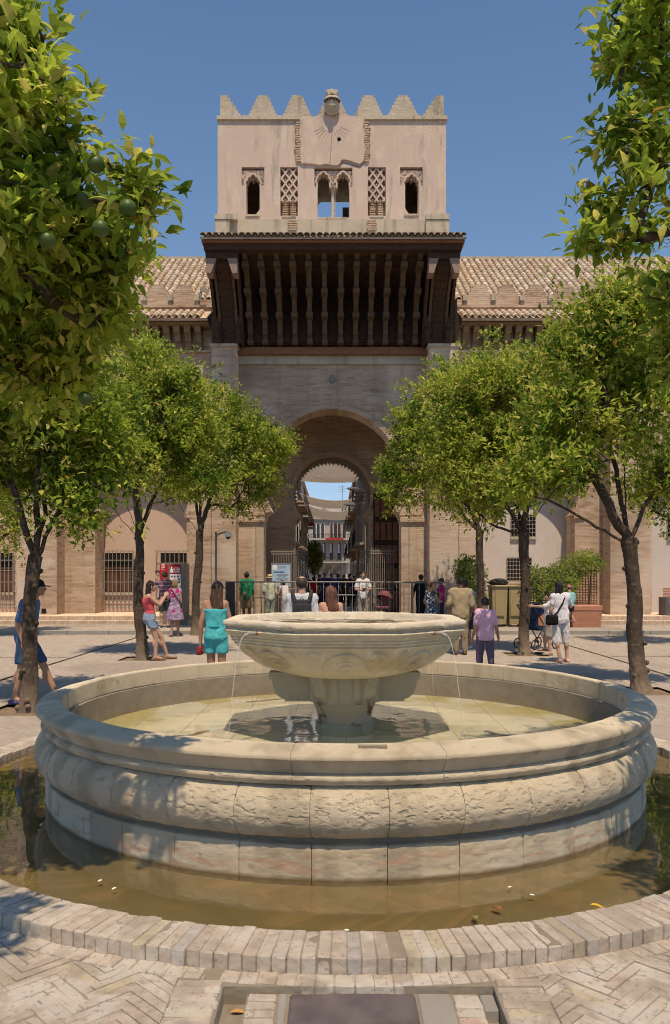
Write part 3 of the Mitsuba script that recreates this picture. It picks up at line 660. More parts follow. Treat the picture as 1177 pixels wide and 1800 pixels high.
obj('tower_side_wall', bx(x0, x0 + .5, TY + .55, Y(dBk), Z(420, dT), zc), 'plaster', gp)
obj('tower_side_wall', bx(x1 - .5, x1, TY + .55, Y(dBk), Z(420, dT), zc), 'plaster', gp)
obj('added_tower_roof', bx(x0 + .02, x1 - .02, TY + .05, Y(dBk) + .48, zc - .3, zc - .02), 'oldplaster', gp)  # unseen slab, added to keep the tower interior dark
obj('tower_floor', bx(x0, x1, TY + .55, Y(dBk), Z(420, dT) - .3, Z(420, dT)), 'oldplaster', gp)
obj('parapet_stub', bx(X(601, 32.6), X(612, 32.6), Y(32.5), Y(32.9), Z(400, 32.6), Z(366, 32.6)), 'oldplaster', gp)
def lobed(px, w, top, bot):
    """opening with a lobed head, centre px, in tower pixels"""
    s = dT / FL; u = [sbox(*(lambda a, b: (a[0], a[1], b[0], b[1]))(tp(px - w * .36, bot + 6), tp(px + w * .36, top + 6)))]
    for dx, dy, r in ((-.36, 13, 4.6), (.36, 13, 4.6), (-.22, 6.5, 4.2), (.22, 6.5, 4.2), (0, 1.5, 3.4)):
        u.append(Point(*tp(px + dx * w, top + dy)).buffer(r * s, 5))
    u.append(sbox(*tp(px - w / 2, bot + 6), *tp(px + w / 2, top + 17)))
    return unary_union(u)
def spandrel(xa, xb, ya, yb, holes, parent):
    """carved plate set back in the wall, with leafy relief"""
    pl = trect(xa + .3, xb - .3, ya + 3.5, yb - .2).difference(unary_union(holes))
    k = obj('carved_spandrel', exz(pl, TY + .10, TY + .42), 'plaster', parent)
    rg = np.random.default_rng(int(xa)); ms = []
    hol = unary_union(holes).buffer(.02)
    fr = unary_union(holes).buffer(.055).difference(hol.buffer(-.018)).intersection(pl)
    for i in range(260):
        px, py = rg.uniform(xa + 2, xb - 2), rg.uniform(ya + 5, yb - 1); p = tp(px, py)
        if hol.buffer(.03).contains(Point(p)): continue
        m = blob((0, 0, 0), (rg.uniform(.035, .075), .05, rg.uniform(.015, .03)), 1); m.apply_transform(mat4(roty(rg.uniform(0, 3.1)), (p[0], TY + .10, p[1]))); ms.append(m)
    obj('leaf_relief', cat(ms), 'plaster', k, kind='stuff')
    obj('arch_moulding', exz(fr, TY + .03, TY + .11), 'plaster', k)
spandrel(425, 465, 293, 325.5, [lobed(445, 23, 307, 330)], gp)
spandrel(702, 742, 293, 325.5, [lobed(722.5, 23, 307, 330)], gp)
spandrel(553, 618, 294, 328, [lobed(569, 20, 303, 330), lobed(602, 20, 303, 330)], gp)
col = obj('window_column', cyl((*tp(585.5, 0)[:1], TY + .25, Z(380, dT)), (X(585.5, dT), TY + .25, Z(330, dT)), .062, 14), 'bowl_stone', gp, smooth=40)
obj('column_capital', cat([lathe([(0, 0), (.065, 0), (.072, .03), (.10, .14), (.115, .17), (.115, .20), (0, .20)], 14)]), 'plaster', col); scene[[k for k in scene if k.endswith('column_capital')][0]]['to_world'] = T().translate([X(585.5, dT), TY + .25, Z(330.3, dT)])
obj('column_base', bx(X(585.5, dT) - .09, X(585.5, dT) + .09, TY + .16, TY + .34, Z(382, dT), Z(379.9, dT)), 'plaster', col)
for xa, xb, ya in ((423, 466, 377.2), (700, 744, 376.3), (550, 616, 382.2)):
    obj('window_sill', bx(X(xa + 9, dT), X(xb - 9, dT), TY - .05, TY + .40, Z(ya + 3, dT), Z(ya, dT)), 'oldplaster', gp)
# lattice panels
for xa in (493, 645.5):
    xb = xa + 31; s = dT / FL
    pn = obj('lattice_panel', exz(trect(xa - 1, xb + 1, 292, 380), TY + .30, TY + .5), 'brick', gp)
    clip = trect(xa + .6, xb - .6, 294, 352); ribs = []
    for k in range(-8, 9):
        for sgn in (-1, 1):
            cx = (xa + xb) / 2 + k * 13.2
            ribs.append(LineString([tp(cx - 60 * sgn, 294 + 17 - 84), tp(cx + 60 * sgn, 294 + 17 + 84)]).buffer(1.35 * s, cap_style=2))
    obj('lattice', exz(unary_union(ribs).intersection(clip), TY + .06, TY + .31), 'plaster', pn)
    rg = np.random.default_rng(int(xa)); ms = []
    for r in range(7):
        for c in range(-2, 4):
            px, py = (xa + xb) / 2 + (c - (.5 if r % 2 else 0)) * 13.2, 302 + r * 9.24 - 0
            if not (xa + 3 < px < xb - 3 and py < 351): continue
            ms.append(blob((X(px, dT), TY + .22, Z(py, dT)), (.065, .10, .085), 2, .25, 4, r * 7 + c))
    obj('lattice_boss', cat(ms), 'plaster', pn, kind='stuff')
    for px in (xa + 8.5, xb - 8.5):
        for r in range(6):
            m = cham(.20, .16, .052, .008); m.apply_translation((X(px, dT) + rg.normal() * .008, TY + .22, Z(355.5 + r * 4.1, dT)))
            obj('brick', m, 'brick', pn)
    obj('ledge', bx(X(xa + 3, dT), X(xb - 3, dT), TY - .03, TY + .3, Z(382, dT), Z(379.2, dT)), 'oldplaster', pn)
# base band, corner ledges, cornice
obj('base_band', bx(x0 + .02, x1 - .02, TY - .07, TY - .002, Z(420, dT), Z(386.5, dT)), 'oldplaster', gp)
for a, b in ((379.5, 419), (746, 787)):
    obj('corner_ledge', cat([bx(X(a, dT), X(b, dT), TY - .28, TY - .072, Z(390.5, dT), Z(381.5, dT)), bx(X(a + .5, dT), X(b - 14 if a < 500 else b, dT), TY - .24, TY - .072, Z(420, dT), Z(391, dT))]), 'oldplaster', gp)
for px in (515, 652):
    for r in range(5):
        m = cham(.30 + .05 * (r % 2), .06, .055, .008); m.apply_translation((X(px, dT), TY - .09, Z(389 + r * 4.0, dT))); obj('brick', m, 'brick_step', gp)
for a, b in ((383.5, 527), (641, 783.5)):
    obj('cornice', bx(X(a, dT) - .03, X(b, dT) + .03, TY - .09, TY + .5, zc, Z(204.5, dT)), 'oldplaster', gp)
obj('parapet', bx(x0 + .01, x1 - .01, TY + .02, TY + .46, zc - .01, Z(203.5, dT)), 'plaster', gp)
def merlon(pc, half0, half1, side=0, ya=204, yb=165.5, n=5):
    pts = []; hs = np.linspace(half0, half1, n + 1); ys = np.linspace(ya, yb + 4, n + 1)
    prof = []
    for i in range(n):
        prof += [(hs[i], ys[i]), (hs[i] - .3, ys[i + 1] + .4), (hs[i + 1] - 1.0, ys[i + 1])]
    prof += [(hs[-1], yb + 2), (hs[-1], yb)]
    R = [tp(pc + h, y) for h, y in prof]; Lf = [tp(pc - h, y) for h, y in prof][::-1]
    if side > 0: return Polygon(R + [tp(pc, yb), tp(pc, ya)])
    if side < 0: return Polygon([tp(pc, ya), tp(pc, yb)] + Lf)
    return Polygon(R + Lf)
for pc, h0, h1, sd in ((387, 36, 13, 1), (462, 25, 9, 0), (522.5, 25, 9, 0), (584, 26, 8, 0), (647, 25, 9, 0), (707.5, 27, 9, 0), (779.5, 37, 13, -1)):
    m = rough(dense(exz(merlon(pc, h0, h1, sd), TY + .04, TY + .44), .10), .008, 7, int(pc)); obj('merlon', m, 'oldplaster', gp)
# sundial panel
sd_o = [(529, 214), (536, 211), (548, 207), (560, 204), (574, 203), (594, 203), (607, 204), (618, 205), (630, 208), (639, 214), (637, 224), (641, 236), (638, 250), (643, 262), (639, 272), (638, 283), (631, 289), (624, 287), (613, 283), (603, 281), (598, 283), (597, 288), (590, 292), (583, 291), (574, 289), (562, 291), (551, 289), (530, 288), (528, 270), (529, 250), (527, 232)]
pp = Polygon([tp(*q) for q in sd_o]).difference(Point(*tp(594.5, 246)).buffer(.075))
sd = obj('sundial_panel', rough(dense(exz(pp, TY - .075, TY + .002), .13), .006, 4, 2), 'plaster', gp, label='worn plaster sundial face with engraved hour lines')
obj('hole_shade_disc', cyl((*tp(594.5, 246)[:1], TY - .012, Z(246, dT)), (X(594.5, dT), TY - .004, Z(246, dT)), .076, 12), 'dark', sd)  # dark disc painted in for the shade inside the opening
fx_, fz_ = tp(583, 212)
for a in (-155, -143, -131, -119, -106, -74, -61, -49, -37, -25):
    r0, r1 = .30, .78 - .12 * abs(a + 90) / 65
    p0 = (fx_ + r0 * math.cos(deg(a)), TY - .079, fz_ - .12 + r0 * math.sin(deg(a))); p1 = (fx_ + r1 * math.cos(deg(a)), TY - .079, fz_ - .12 + r1 * math.sin(deg(a)))
    obj('hour_line', cyl(p0, p1, .007, 5), 'oldplaster', sd)
obj('noon_line', cyl((X(584.5, dT), TY - .078, Z(228, dT)), (X(580.5, dT), TY - .078, Z(291, dT)), .011, 5), 'iron', sd)
rg = np.random.default_rng(3)
for sx_, px in ((0, 524.5), (1, 643.5)):
    for r in range(17):
        py = 217 + r * 4.15; m = cham(.16 + .1 * rg.random(), .10, .062, .012, .01, rg); m.apply_translation((X(px + rg.normal() * 1.0 + (-.5 if sx_ else .5), dT), TY - .03, Z(py, dT))); obj('brick', m, 'brick_step', gp)
m = LineString([tp(*q) for q in ((597, 291), (600, 284.5), (612, 287), (622, 291), (632, 293), (639, 286))]).buffer(.022); obj('crack', exz(m, TY - .012, TY - .003), 'iron', gp)
# carved stone head over the sundial
hd = obj('stone_head', cat([blob((0, 0, 0), (.165, .17, .23), 3, .03), blob((0, -.14, -.09), (.085, .06, .07), 2), blob((0, -.165, -.02), (.035, .06, .075), 2), blob((-.065, -.13, .045), (.05, .05, .022), 2), blob((.065, -.13, .045), (.05, .05, .022), 2),
                            blob((0, -.165, -.115), (.06, .03, .018), 1), blob((0, .06, -.02), (.25, .14, .30), 3, .08)]), 'oldplaster', gp, smooth=50)
hood = lathe([(.27, .02), (.275, .06), (.22, .12), (.12, .18), (0, .2)], 28); hood.apply_translation((0, .02, .12))
scene[hd]['to_world'] = T().translate([X(583.5, dT), TY - .26, Z(192, dT)])
for nm, ms in (('hood', [hood]), ('crown_bead', [blob((.11 * math.sin(t), -.2 * math.cos(t) * .7, .33), (.055, .055, .055), 2) for t in (-1.1, 0, 1.1)] + [blob((.07 * i, .02, .46 + .03 * (i == 0)), (.06, .07, .1), 2, .2, 3, i + 2) for i in (-2, -1, 0, 1, 2)] + [blob((0, .05, .40), (.2, .13, .13), 2, .15)])):
    k = obj(nm, cat(ms), 'oldplaster', hd, smooth=50); scene[k]['to_world'] = T().translate([X(583.5, dT), TY - .26, Z(192, dT)])

# ------------------------------------------------------------------ the wooden canopy
cn = thing('wooden_canopy', 'deep dark carved wood canopy with long brackets and a tiled edge over the great arch', 'canopy')
dF = 25.0
zr0, zr1 = Z(413.5, dF), Z(417, dT)
ex0, ex1 = X(352, dF), X(819, dF)
obj('roof_deck', TM([[ex0, Y(dF) - .02, zr0 - .05], [ex1, Y(dF) - .02, zr0 - .05], [x1 + .1, TY - .02, zr1], [x0 - .1, TY - .02, zr1], [ex0, Y(dF) - .02, zr0 - .12], [ex1, Y(dF) - .02, zr0 - .12], [x1 + .1, TY - .02, zr1 - .08], [x0 - .1, TY - .02, zr1 - .08]],
       [[0, 1, 2], [0, 2, 3], [4, 6, 5], [4, 7, 6], [0, 4, 5], [0, 5, 1], [1, 5, 6], [1, 6, 2], [2, 6, 7], [2, 7, 3], [3, 7, 4], [3, 4, 0]]), 'oldplaster', cn)
TC = [(.44, .345, .255), (.49, .40, .31), (.40, .31, .23), (.46, .395, .315), (.52, .45, .355), (.43, .315, .225), (.37, .32, .265)]
def half_tile(Lt, r0, r1, th=.016, n=7, concave=False):
    a = np.linspace(0, np.pi, n); V = []
    for y, r in ((0, r0), (Lt, r1)):
        for rr in (r, r - th):
            for t in a: V.append([rr * math.cos(t), y, rr * math.sin(t) * .9])
    F = []
    def q(a, b, c, d): F.extend([[a, b, c], [a, c, d]])
    for i in range(n - 1):
        q(i, i + 1, 2 * n + i + 1, 2 * n + i); q(n + i + 1, n + i, 3 * n + i, 3 * n + i + 1)
        q(n + i, n + i + 1, i + 1, i); q(2 * n + i, 2 * n + i + 1, 3 * n + i + 1, 3 * n + i)
    q(0, 2 * n, 3 * n, n); q(n - 1, 2 * n - 1, 4 * n - 1, 3 * n - 1)
    m = TM(V, F)
    if concave: m = TM(m.vertices * [1, 1, -1], np.array(F)[:, ::-1])
    return m
def tile_set(Lt, r0, r1, seed, k=6, conc=False):
    rg = np.random.default_rng(seed); out = []
    for i in range(k):
        m = half_tile(Lt, r0, r1, concave=conc); out.append(mikit.ply(m, 'tint_tile', smooth=40 if False else False, color=colored(m, np.array(TC[i % 7]) * rg.uniform(.86, 1.05))))
    return out
slope = math.atan2(zr1 - zr0, dT - dF)
CT = tile_set(.52, .098, .088, 5, 7); CP = tile_set(.52, .092, .08, 6, 3, True)
nt = 41
for i in range(nt):
    xx = ex0 + .1 + i * (ex1 - ex0 - .2) / (nt - 1)
    for j in range(7):
        ctr = (xx, Y(dF) - .10 + j * .45 * math.cos(slope), zr0 - .03 + j * .45 * math.sin(slope) + .01)
        xs = xx + (((x0 + x1) / 2) - xx) * .055 * j / 6
        place('tile', CT[(i * 5 + j * 3) % 7], mat4(rotx(slope - .02), (xs, ctr[1], ctr[2])), cn)
CPm = []
for i in range(nt - 1):
    m = half_tile(3.2, .10, .10, concave=True); m.apply_transform(mat4(rotx(slope), (ex0 + .1 + (i + .5) * (ex1 - ex0 - .2) / (nt - 1), Y(dF) - .08, zr0 - .005))); CPm.append(m)
m = cat(CPm); obj('channel_tiles', m, 'tint_tile', cn, color=colored(m, TC[2]), kind='stuff')
for i, (ya, yb, xa, xb, dd) in enumerate(((419, 425, 354.5, 816, .06), (425, 438, 358.5, 811, .16), (438, 441, 361, 808, .26))):
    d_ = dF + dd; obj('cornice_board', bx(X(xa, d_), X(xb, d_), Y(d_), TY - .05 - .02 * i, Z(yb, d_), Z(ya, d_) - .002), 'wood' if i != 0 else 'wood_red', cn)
# soffit, back board, and the twelve brackets
zs0, zs1 = Z(441, dF + .45), Z(527, dW)
for i in range(9):
    f0, f1 = i / 9, (i + .9) / 9
    ya, yb = Y(dF) + .5 + f0 * 2.0, Y(dF) + .5 + f1 * 2.0; za, zb = zs0 - f0 * (zs0 - zs1) - .02 * (i % 2), zs0 - f1 * (zs0 - zs1) - .02 * (i % 2)
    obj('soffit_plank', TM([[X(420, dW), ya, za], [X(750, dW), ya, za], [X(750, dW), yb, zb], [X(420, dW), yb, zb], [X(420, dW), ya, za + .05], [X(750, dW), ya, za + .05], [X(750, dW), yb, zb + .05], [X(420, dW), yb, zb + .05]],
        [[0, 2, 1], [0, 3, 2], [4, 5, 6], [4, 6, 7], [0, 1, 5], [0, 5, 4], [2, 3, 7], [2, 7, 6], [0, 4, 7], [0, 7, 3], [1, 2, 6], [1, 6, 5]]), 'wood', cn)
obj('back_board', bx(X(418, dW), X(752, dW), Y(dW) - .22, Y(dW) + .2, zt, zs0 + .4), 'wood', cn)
yw, yf = Y(dW) - .22, Y(dF) + .42
zb0, zb1 = Z(606, dW - .3), Z(441, dF + .45)
H = zb1 - zb0; Dp = yw - yf
def lobe(t0, z0, t1, z1, n=5): return [(t0 + (t1 - t0) * (1 - math.cos(s)) , z0 + (z1 - z0) * math.sin(s)) for s in np.linspace(0, 1.57, n)]
front_pr = [(.10, 0), (.13, .05), (.13, .10)] + [(.17, .13), (.19, .22), (.22, .30), (.27, .32), (.27, .36)] + [(.33, .39), (.36, .47), (.42, .55), (.50, .58), (.50, .62)] + [(.57, .65), (.62, .73), (.72, .81), (.80, .84), (.80, .88), (.93, .93), (1.0, .97), (1.0, 1.0)]
poly = Polygon([(yw, zb0)] + [(yw - a * Dp, zb0 + b * H) for a, b in front_pr] + [(yf, zb1 + .1), (yw, zb1 + .1)]).buffer(0)
bw = .155
bm = cat([eyz(poly, -bw / 2, bw / 2)] + [bx(-bw / 2 - .03, bw / 2 + .03, yw - (a + .10) * Dp, yw - (a - .16) * Dp, zb0 + b * H - .07, zb0 + b * H + .09) for a, b in ((.27, .34), (.50, .60), (.80, .86))] + [bx(-bw / 2 - .02, bw / 2 + .02, yw - .16 * Dp, yw, zb0 - .02, zb0 + .12)])
BR = mikit.ply(bm, 'wood_brown', smooth=False)
for i in range(12):
    xx = X(443 + i * 25.75, dW)
    br = place('bracket', BR, mat4(None, (xx, 0, 0)), cn)
for i in range(13):
    xx = X(443 + (i - .5) * 25.75, dW); 
    pn = obj('carved_panel', bx(xx - .17, xx + .17, yw - .06, yw - .002, zb0 + .10, zb0 + .48 * H), 'wood', cn)
    ms = [blob((xx + (c - .5) * .16, yw - .07, zb0 + .2 + r * .14), (.055, .03, .05), 1) for r in range(8) for c in (0, 1)]
    obj('carving', cat(ms), 'wood', pn, kind='stuff')
# the two corner consoles
for sx_, xa, xb in ((-1, 363.5, 418), (1, 752, 806)):
    da = dF + .42
    X0, X1 = X(xa, da), X(xb, da); B0, B1 = X(372, dB) if sx_ < 0 else X(754, dB), X(415, dB) if sx_ < 0 else X(805, dB)
    zA, zB = Z(456, da), Z(605, dB) + .03
    cq = [(Y(da) + (Y(dB) - .02 - Y(da)) * (1 - (1 - s) ** 2.2) , zA - .15 - (zA - .15 - zB) * s) for s in np.linspace(0, 1, 14)]
    pan = Polygon([(Y(dB) + .9, zA)] + [(Y(da) + .06, zA)] + [(a + .06, b) for a, b in cq] + [(Y(dB) + .9, zB)]).buffer(0)
    w = X1 - X0
    cc = obj('corner_console', eyz(pan, X0 + .28 * w, X1 - .28 * w), 'wood_red' if False else 'wood', cn)
    rib = Polygon([(Y(dB) + .9, zA)] + [(Y(da), zA)] + cq + [(Y(dB) + .9, zB)]).buffer(0)
    for a, b in ((X0, X0 + .10 * w), (X0 + .17 * w, X0 + .26 * w), (X1 - .26 * w, X1 - .17 * w), (X1 - .10 * w, X1)):
        obj('rib', eyz(rib, a, b), 'wood_brown' if a > X0 + .01 and b < X1 - .01 else 'wood', cc)
    obj('cap_beam', bx(X0 - .02, X1 + .02, Y(da) - .1, Y(dB), zA, zA + .22), 'wood', cc)
    for s_ in (0, 1):
        xi = X0 if s_ == 0 else X1; e = 1 if s_ == 0 else -1
        obj('side_capital', exz(Polygon([(xi, zA - .005), (xi + e * .32 * w, zA - .005), (xi + e * .16 * w, zA - .47), (xi, zA - .47)]).buffer(0), Y(da) - .13, Y(da) + .4), 'wood_sunlit', cc, label='carved wood capital topping the console, sunlight put into its paler colour')
        c_ = xi + e * .15
        obj('colonnette', cat([lathe([(0, 0), (.13, 0), (.13, .08), (.08, .12), (.11, .30), (.13, .42), (.07, .50), (.12, .56), (.12, .62), (.08, .66), (.11, .80), (.06, .92), (0, .92)], 12)]), 'wood', cc, smooth=40)
        kk = [k for k in scene if '__colonnette' in k][-1]; scene[kk]['to_world'] = T().translate([c_, Y(dB) - .10, zB])
    for i in range(9):
        z_ = zB + .35 + i * .2; 
    ms = []
    for r in range(11):
        s = .08 + r * .08; yy = np.interp(s, np.linspace(0, 1, 14), [c[0] for c in cq]); zz_ = np.interp(s, np.linspace(0, 1, 14), [c[1] for c in cq])
        for c in range(3): ms.append(blob((X0 + w * (.36 + .14 * c), yy + .06, zz_), (.05, .03, .06), 1))
    obj('carving', cat(ms), 'wood', cc, kind='stuff')

# ------------------------------------------------------------------ cloister wings
dQ, dA = 27.9, 29.0                                       # wall plane, back of the alcoves
sQ = dQ / FL
def wing(nm, lab, xs0, xs1, alcoves, butts, plaster, tile_cols, seed):
    w = thing(nm, lab, 'building')
    wl = sbox(min(xs0, xs1), 0, max(xs0, xs1), Z(618, dQ))
    for a0, a1 in alcoves:
        cx = (X(a0, dQ) + X(a1, dQ)) / 2; hw = (X(a1, dQ) - X(a0, dQ)) / 2
        wl = wl.difference(hshoe(cx, Z(862, dQ), hw * 1.045, Z(905, dQ), hw * .97, .37))
        mo = Polygon(circ(cx, Z(862, dQ), hw * 1.045 + .14, -28, 208, 60)).difference(hshoe(cx, Z(862, dQ), hw * 1.045, Z(905, dQ), hw * .97, .3)).intersection(sbox(-99, Z(908, dQ), 99, 20))
        obj('arch_moulding', exz(mo, Y(dQ) - .05, Y(dQ) - .001), 'brick', w)
        for e, xx in ((-1, cx - hw), (1, cx + hw)):
            a, b = sorted((xx - e * .10, xx + e * .28)); obj('impost', bx(a, b, Y(dQ) - .08, Y(dQ) + .85, Z(911, dQ), Z(903, dQ)), 'brick', w)
    obj('wall', exz(wl, Y(dQ), Y(dQ) + 1.05), 'brick', w)
    obj('alcove_wall', bx(min(xs0, xs1), max(xs0, xs1), Y(dA), Y(dA) + .4, 0, Z(700, dA)), plaster, w)
    for b0, b1 in butts: obj('buttress', bx(X(b0, dB + .1), X(b1, dB + .1), Y(dB + .1), Y(dQ) - .001, 0, Z(640, dB)), 'brick', w)
    lo, hi = min(xs0, xs1), max(xs0, xs1)
    obj('string_course', bx(lo, hi, Y(dQ) - .07, Y(dQ) - .002, Z(644, dQ), Z(640, dQ)), 'brick', w)
    obj('corbel_shelf', bx(lo, hi, Y(dQ) - .10, Y(dQ) + 1.0, Z(620, dQ), Z(616.5, dQ)), 'brick', w)
    obj('upper_wall', bx(lo, hi, Y(dQ) + .10, Y(dQ) + .9, Z(616.5, dQ), Z(548, dQ)), 'brick', w)
    # corbels under the eaves
    zc0, zc1 = Z(616.2, dQ), Z(566, dQ - .75)
    hC = zc1 - zc0
    pr = [(0, 0), (.10, .0), (.14, .02 * hC), (.16, .30 * hC), (.28, .36 * hC), (.32, .64 * hC), (.48, .70 * hC), (.56, .98 * hC), (.56, hC), (-.1, hC), (-.1, 0)]
    C = mikit.ply(eyz(Polygon([(Y(dQ) + .1 - a, zc0 + b) for a, b in pr]), -.105, .105), 'wood_light')
    n = int((hi - lo) / .365)
    for i in range(n):
        xx = lo + .2 + i * .365
        px = 588.5 + (xx - EYE[0]) * FL / dQ
        if -10 < px < 1187: place('corbel', C, mat4(None, (xx, 0, 0)), w)
    obj('eave_board', bx(lo, hi, Y(dQ) - .62, Y(dQ) + .1, zc1, zc1 + .07), 'wood_light', w)
    ze = Z(556, dQ - .8); zp = Z(546, dQ + .35); sl = math.atan2(zp - ze, 1.15)
    obj('eave_deck', TM([[lo, Y(dQ) - .8, ze - .05], [hi, Y(dQ) - .8, ze - .05], [hi, Y(dQ) + .4, zp], [lo, Y(dQ) + .4, zp], [lo, Y(dQ) - .75, ze - .13], [hi, Y(dQ) - .75, ze - .13], [hi, Y(dQ) + .4, zp - .12], [lo, Y(dQ) + .4, zp - .12]], [[0, 1, 2], [0, 2, 3], [4, 6, 5], [4, 7, 6], [0, 4, 5], [0, 5, 1]]), 'brick', w)
    ET = tile_set(.46, .105, .09, seed, 7)
    n = int((hi - lo) / .245)
    for i in range(n):
        xx = lo + .12 + i * .245; px = 588.5 + (xx - EYE[0]) * FL / dQ
        if not -10 < px < 1187: continue
        for j in range(3): place('eave_tile', ET[(i * 3 + j * 2) % 7], mat4(rotx(sl), (xx, Y(dQ) - .86 + j * .40 * math.cos(sl), ze - .035 + j * .40 * math.sin(sl))), w)
    # parapet with stepped merlons
    dP = dQ + .4; s = dP / FL
    obj('parapet', bx(lo, hi, Y(dP), Y(dP) + .35, Z(560, dP), Z(526, dP)), 'brick', w)
    obj('parapet_ledge', bx(lo, hi, Y(dP) - .09, Y(dP) - .001, Z(541, dP), Z(537, dP)), 'brick', w)
    per = 50.0; px = -20.0 if hi < 0 else 850.0 - 50
    if hi < 0: px = 324 - 46.5 * 8; per = 46.5
    else: px = 842 - 51
    while px < 1200:
        if lo < X(px - 21, dP) and X(px + 21, dP) < hi:
            P_ = []
            for i, (h0, yy) in enumerate(((22, 526.2), (18.5, 519), (14.5, 512), (11, 505.5), (8.5, 500))):
                P_ += [(h0, yy), (h0 - .8, yy - 5.5 if i < 4 else yy)]
            m = Polygon([(X(px + a, dP), Z(b, dP)) for a, b in P_] + [(X(px - a, dP), Z(b, dP)) for a, b in P_[::-1]]).buffer(0)
            obj('merlon', rough(dense(exz(m, Y(dP) + .01, Y(dP) + .33), .14), .012, 6, int(px)), 'brick', w)
        gx = px + per / 2
        if lo < X(gx - 5, dP) and X(gx + 5, dP) < hi: obj('gutter_spout', cat([bx(X(gx - 4.5, dP), X(gx + 4.5, dP), Y(dP) - .16, Y(dP) - .002, Z(530, dP), Z(521, dP)), bx(X(gx - 2.5, dP), X(gx + 2.5, dP), Y(dP) - .10, Y(dP) - .003, Z(536, dP), Z(530.2, dP))]), 'oldplaster', w)
        px += per
    # upper roof of barrel tiles
    dr0, dr1 = dP + .38, 33.6
    zr0_, zr1_ = Z(527, dr0), Z(456.5, dr1); Ls = math.hypot(dr1 - dr0, zr1_ - zr0_); sl2 = math.atan2(zr1_ - zr0_, dr1 - dr0)
    rf = obj('roof', TM([[lo, Y(dr0), zr0_], [hi, Y(dr0), zr0_], [hi, Y(dr1), zr1_], [lo, Y(dr1), zr1_], [hi, Y(dr1) + 5, zr0_], [lo, Y(dr1) + 5, zr0_]], [[0, 1, 2], [0, 2, 3], [3, 2, 4], [3, 4, 5]]), 'tint_tile', w, color=np.tile([.20, .155, .115], (6, 1)))
    RT = tile_set(.44, .100, .092, seed + 9, 7)
    cols, st, sp, le = [], [], .250, .36
    nj = int(Ls / le); cand = []
    for i in range(int((hi - lo) / sp)):
        xx = lo + .12 + i * sp
        for j in range(nj):
            y_, z_ = Y(dr0) + j * le * math.cos(sl2), zr0_ + j * le * math.sin(sl2)
            px = 588.5 + (xx - EYE[0]) * FL / (y_ - EYE[1])
            if tile_cols[0] < px < tile_cols[1]: cand.append((y_, xx, z_, i, j))
            elif -60 < px < 1240: st.append((y_, xx, z_))
    cand.sort(); rg = np.random.default_rng(seed)
    for q_, (y_, xx, z_, i, j) in enumerate(cand):
        if q_ < 300: place('tile', RT[rg.integers(7)], mat4(rotx(sl2 - .03) @ rotz(rg.normal() * .02), (xx + rg.normal() * .006, y_, z_ + .02)), rf)
        else: st.append((y_, xx, z_))
    ms, cs = [], []
    for y_, xx, z_ in st:
        m = half_tile(.44, .100, .092, n=5); m.apply_transform(mat4(rotx(sl2 - .03), (xx + rg.normal() * .006, y_, z_ + .02))); ms.append(m); cs.append(colored(m, np.array(TC[rg.integers(7)]) * rg.uniform(.86, 1.05)))
    if ms: obj('tile_rows', cat(ms), 'tint_tile', rf, color=np.vstack(cs), kind='stuff')
    obj('ridge', bx(lo, hi, Y(dr1) - .12, Y(dr1) + .12, zr1_ - .02, zr1_ + .10), 'oldplaster', rf)
    return w
lw = wing('left_wing', 'sandy brick cloister wing with tiled roof and pink plaster alcoves left of the gate', -24.0, X(371.5, dQ), [(-140, 30), (165, 331)], [(30, 100), (334, 371)], 'pinkwall', (232, 366), 3)
rw = wing('right_wing', 'sandy brick cloister wing with tiled roof and pale grey alcoves right of the gate', X(805.5, dQ), 24.0, [(840, 1012), (1142, 1312)], [(806, 838), (1072, 1143)], 'greywall', (803, 1010), 17)
taken |= {'x'}
vent = obj('vent', bx(X(73, dB + .1), X(81, dB + .1), Y(dB + .1) - .012, Y(dB + .1) - .001, Z(1078.5, dB), Z(1070, dB)), 'dark', lw)

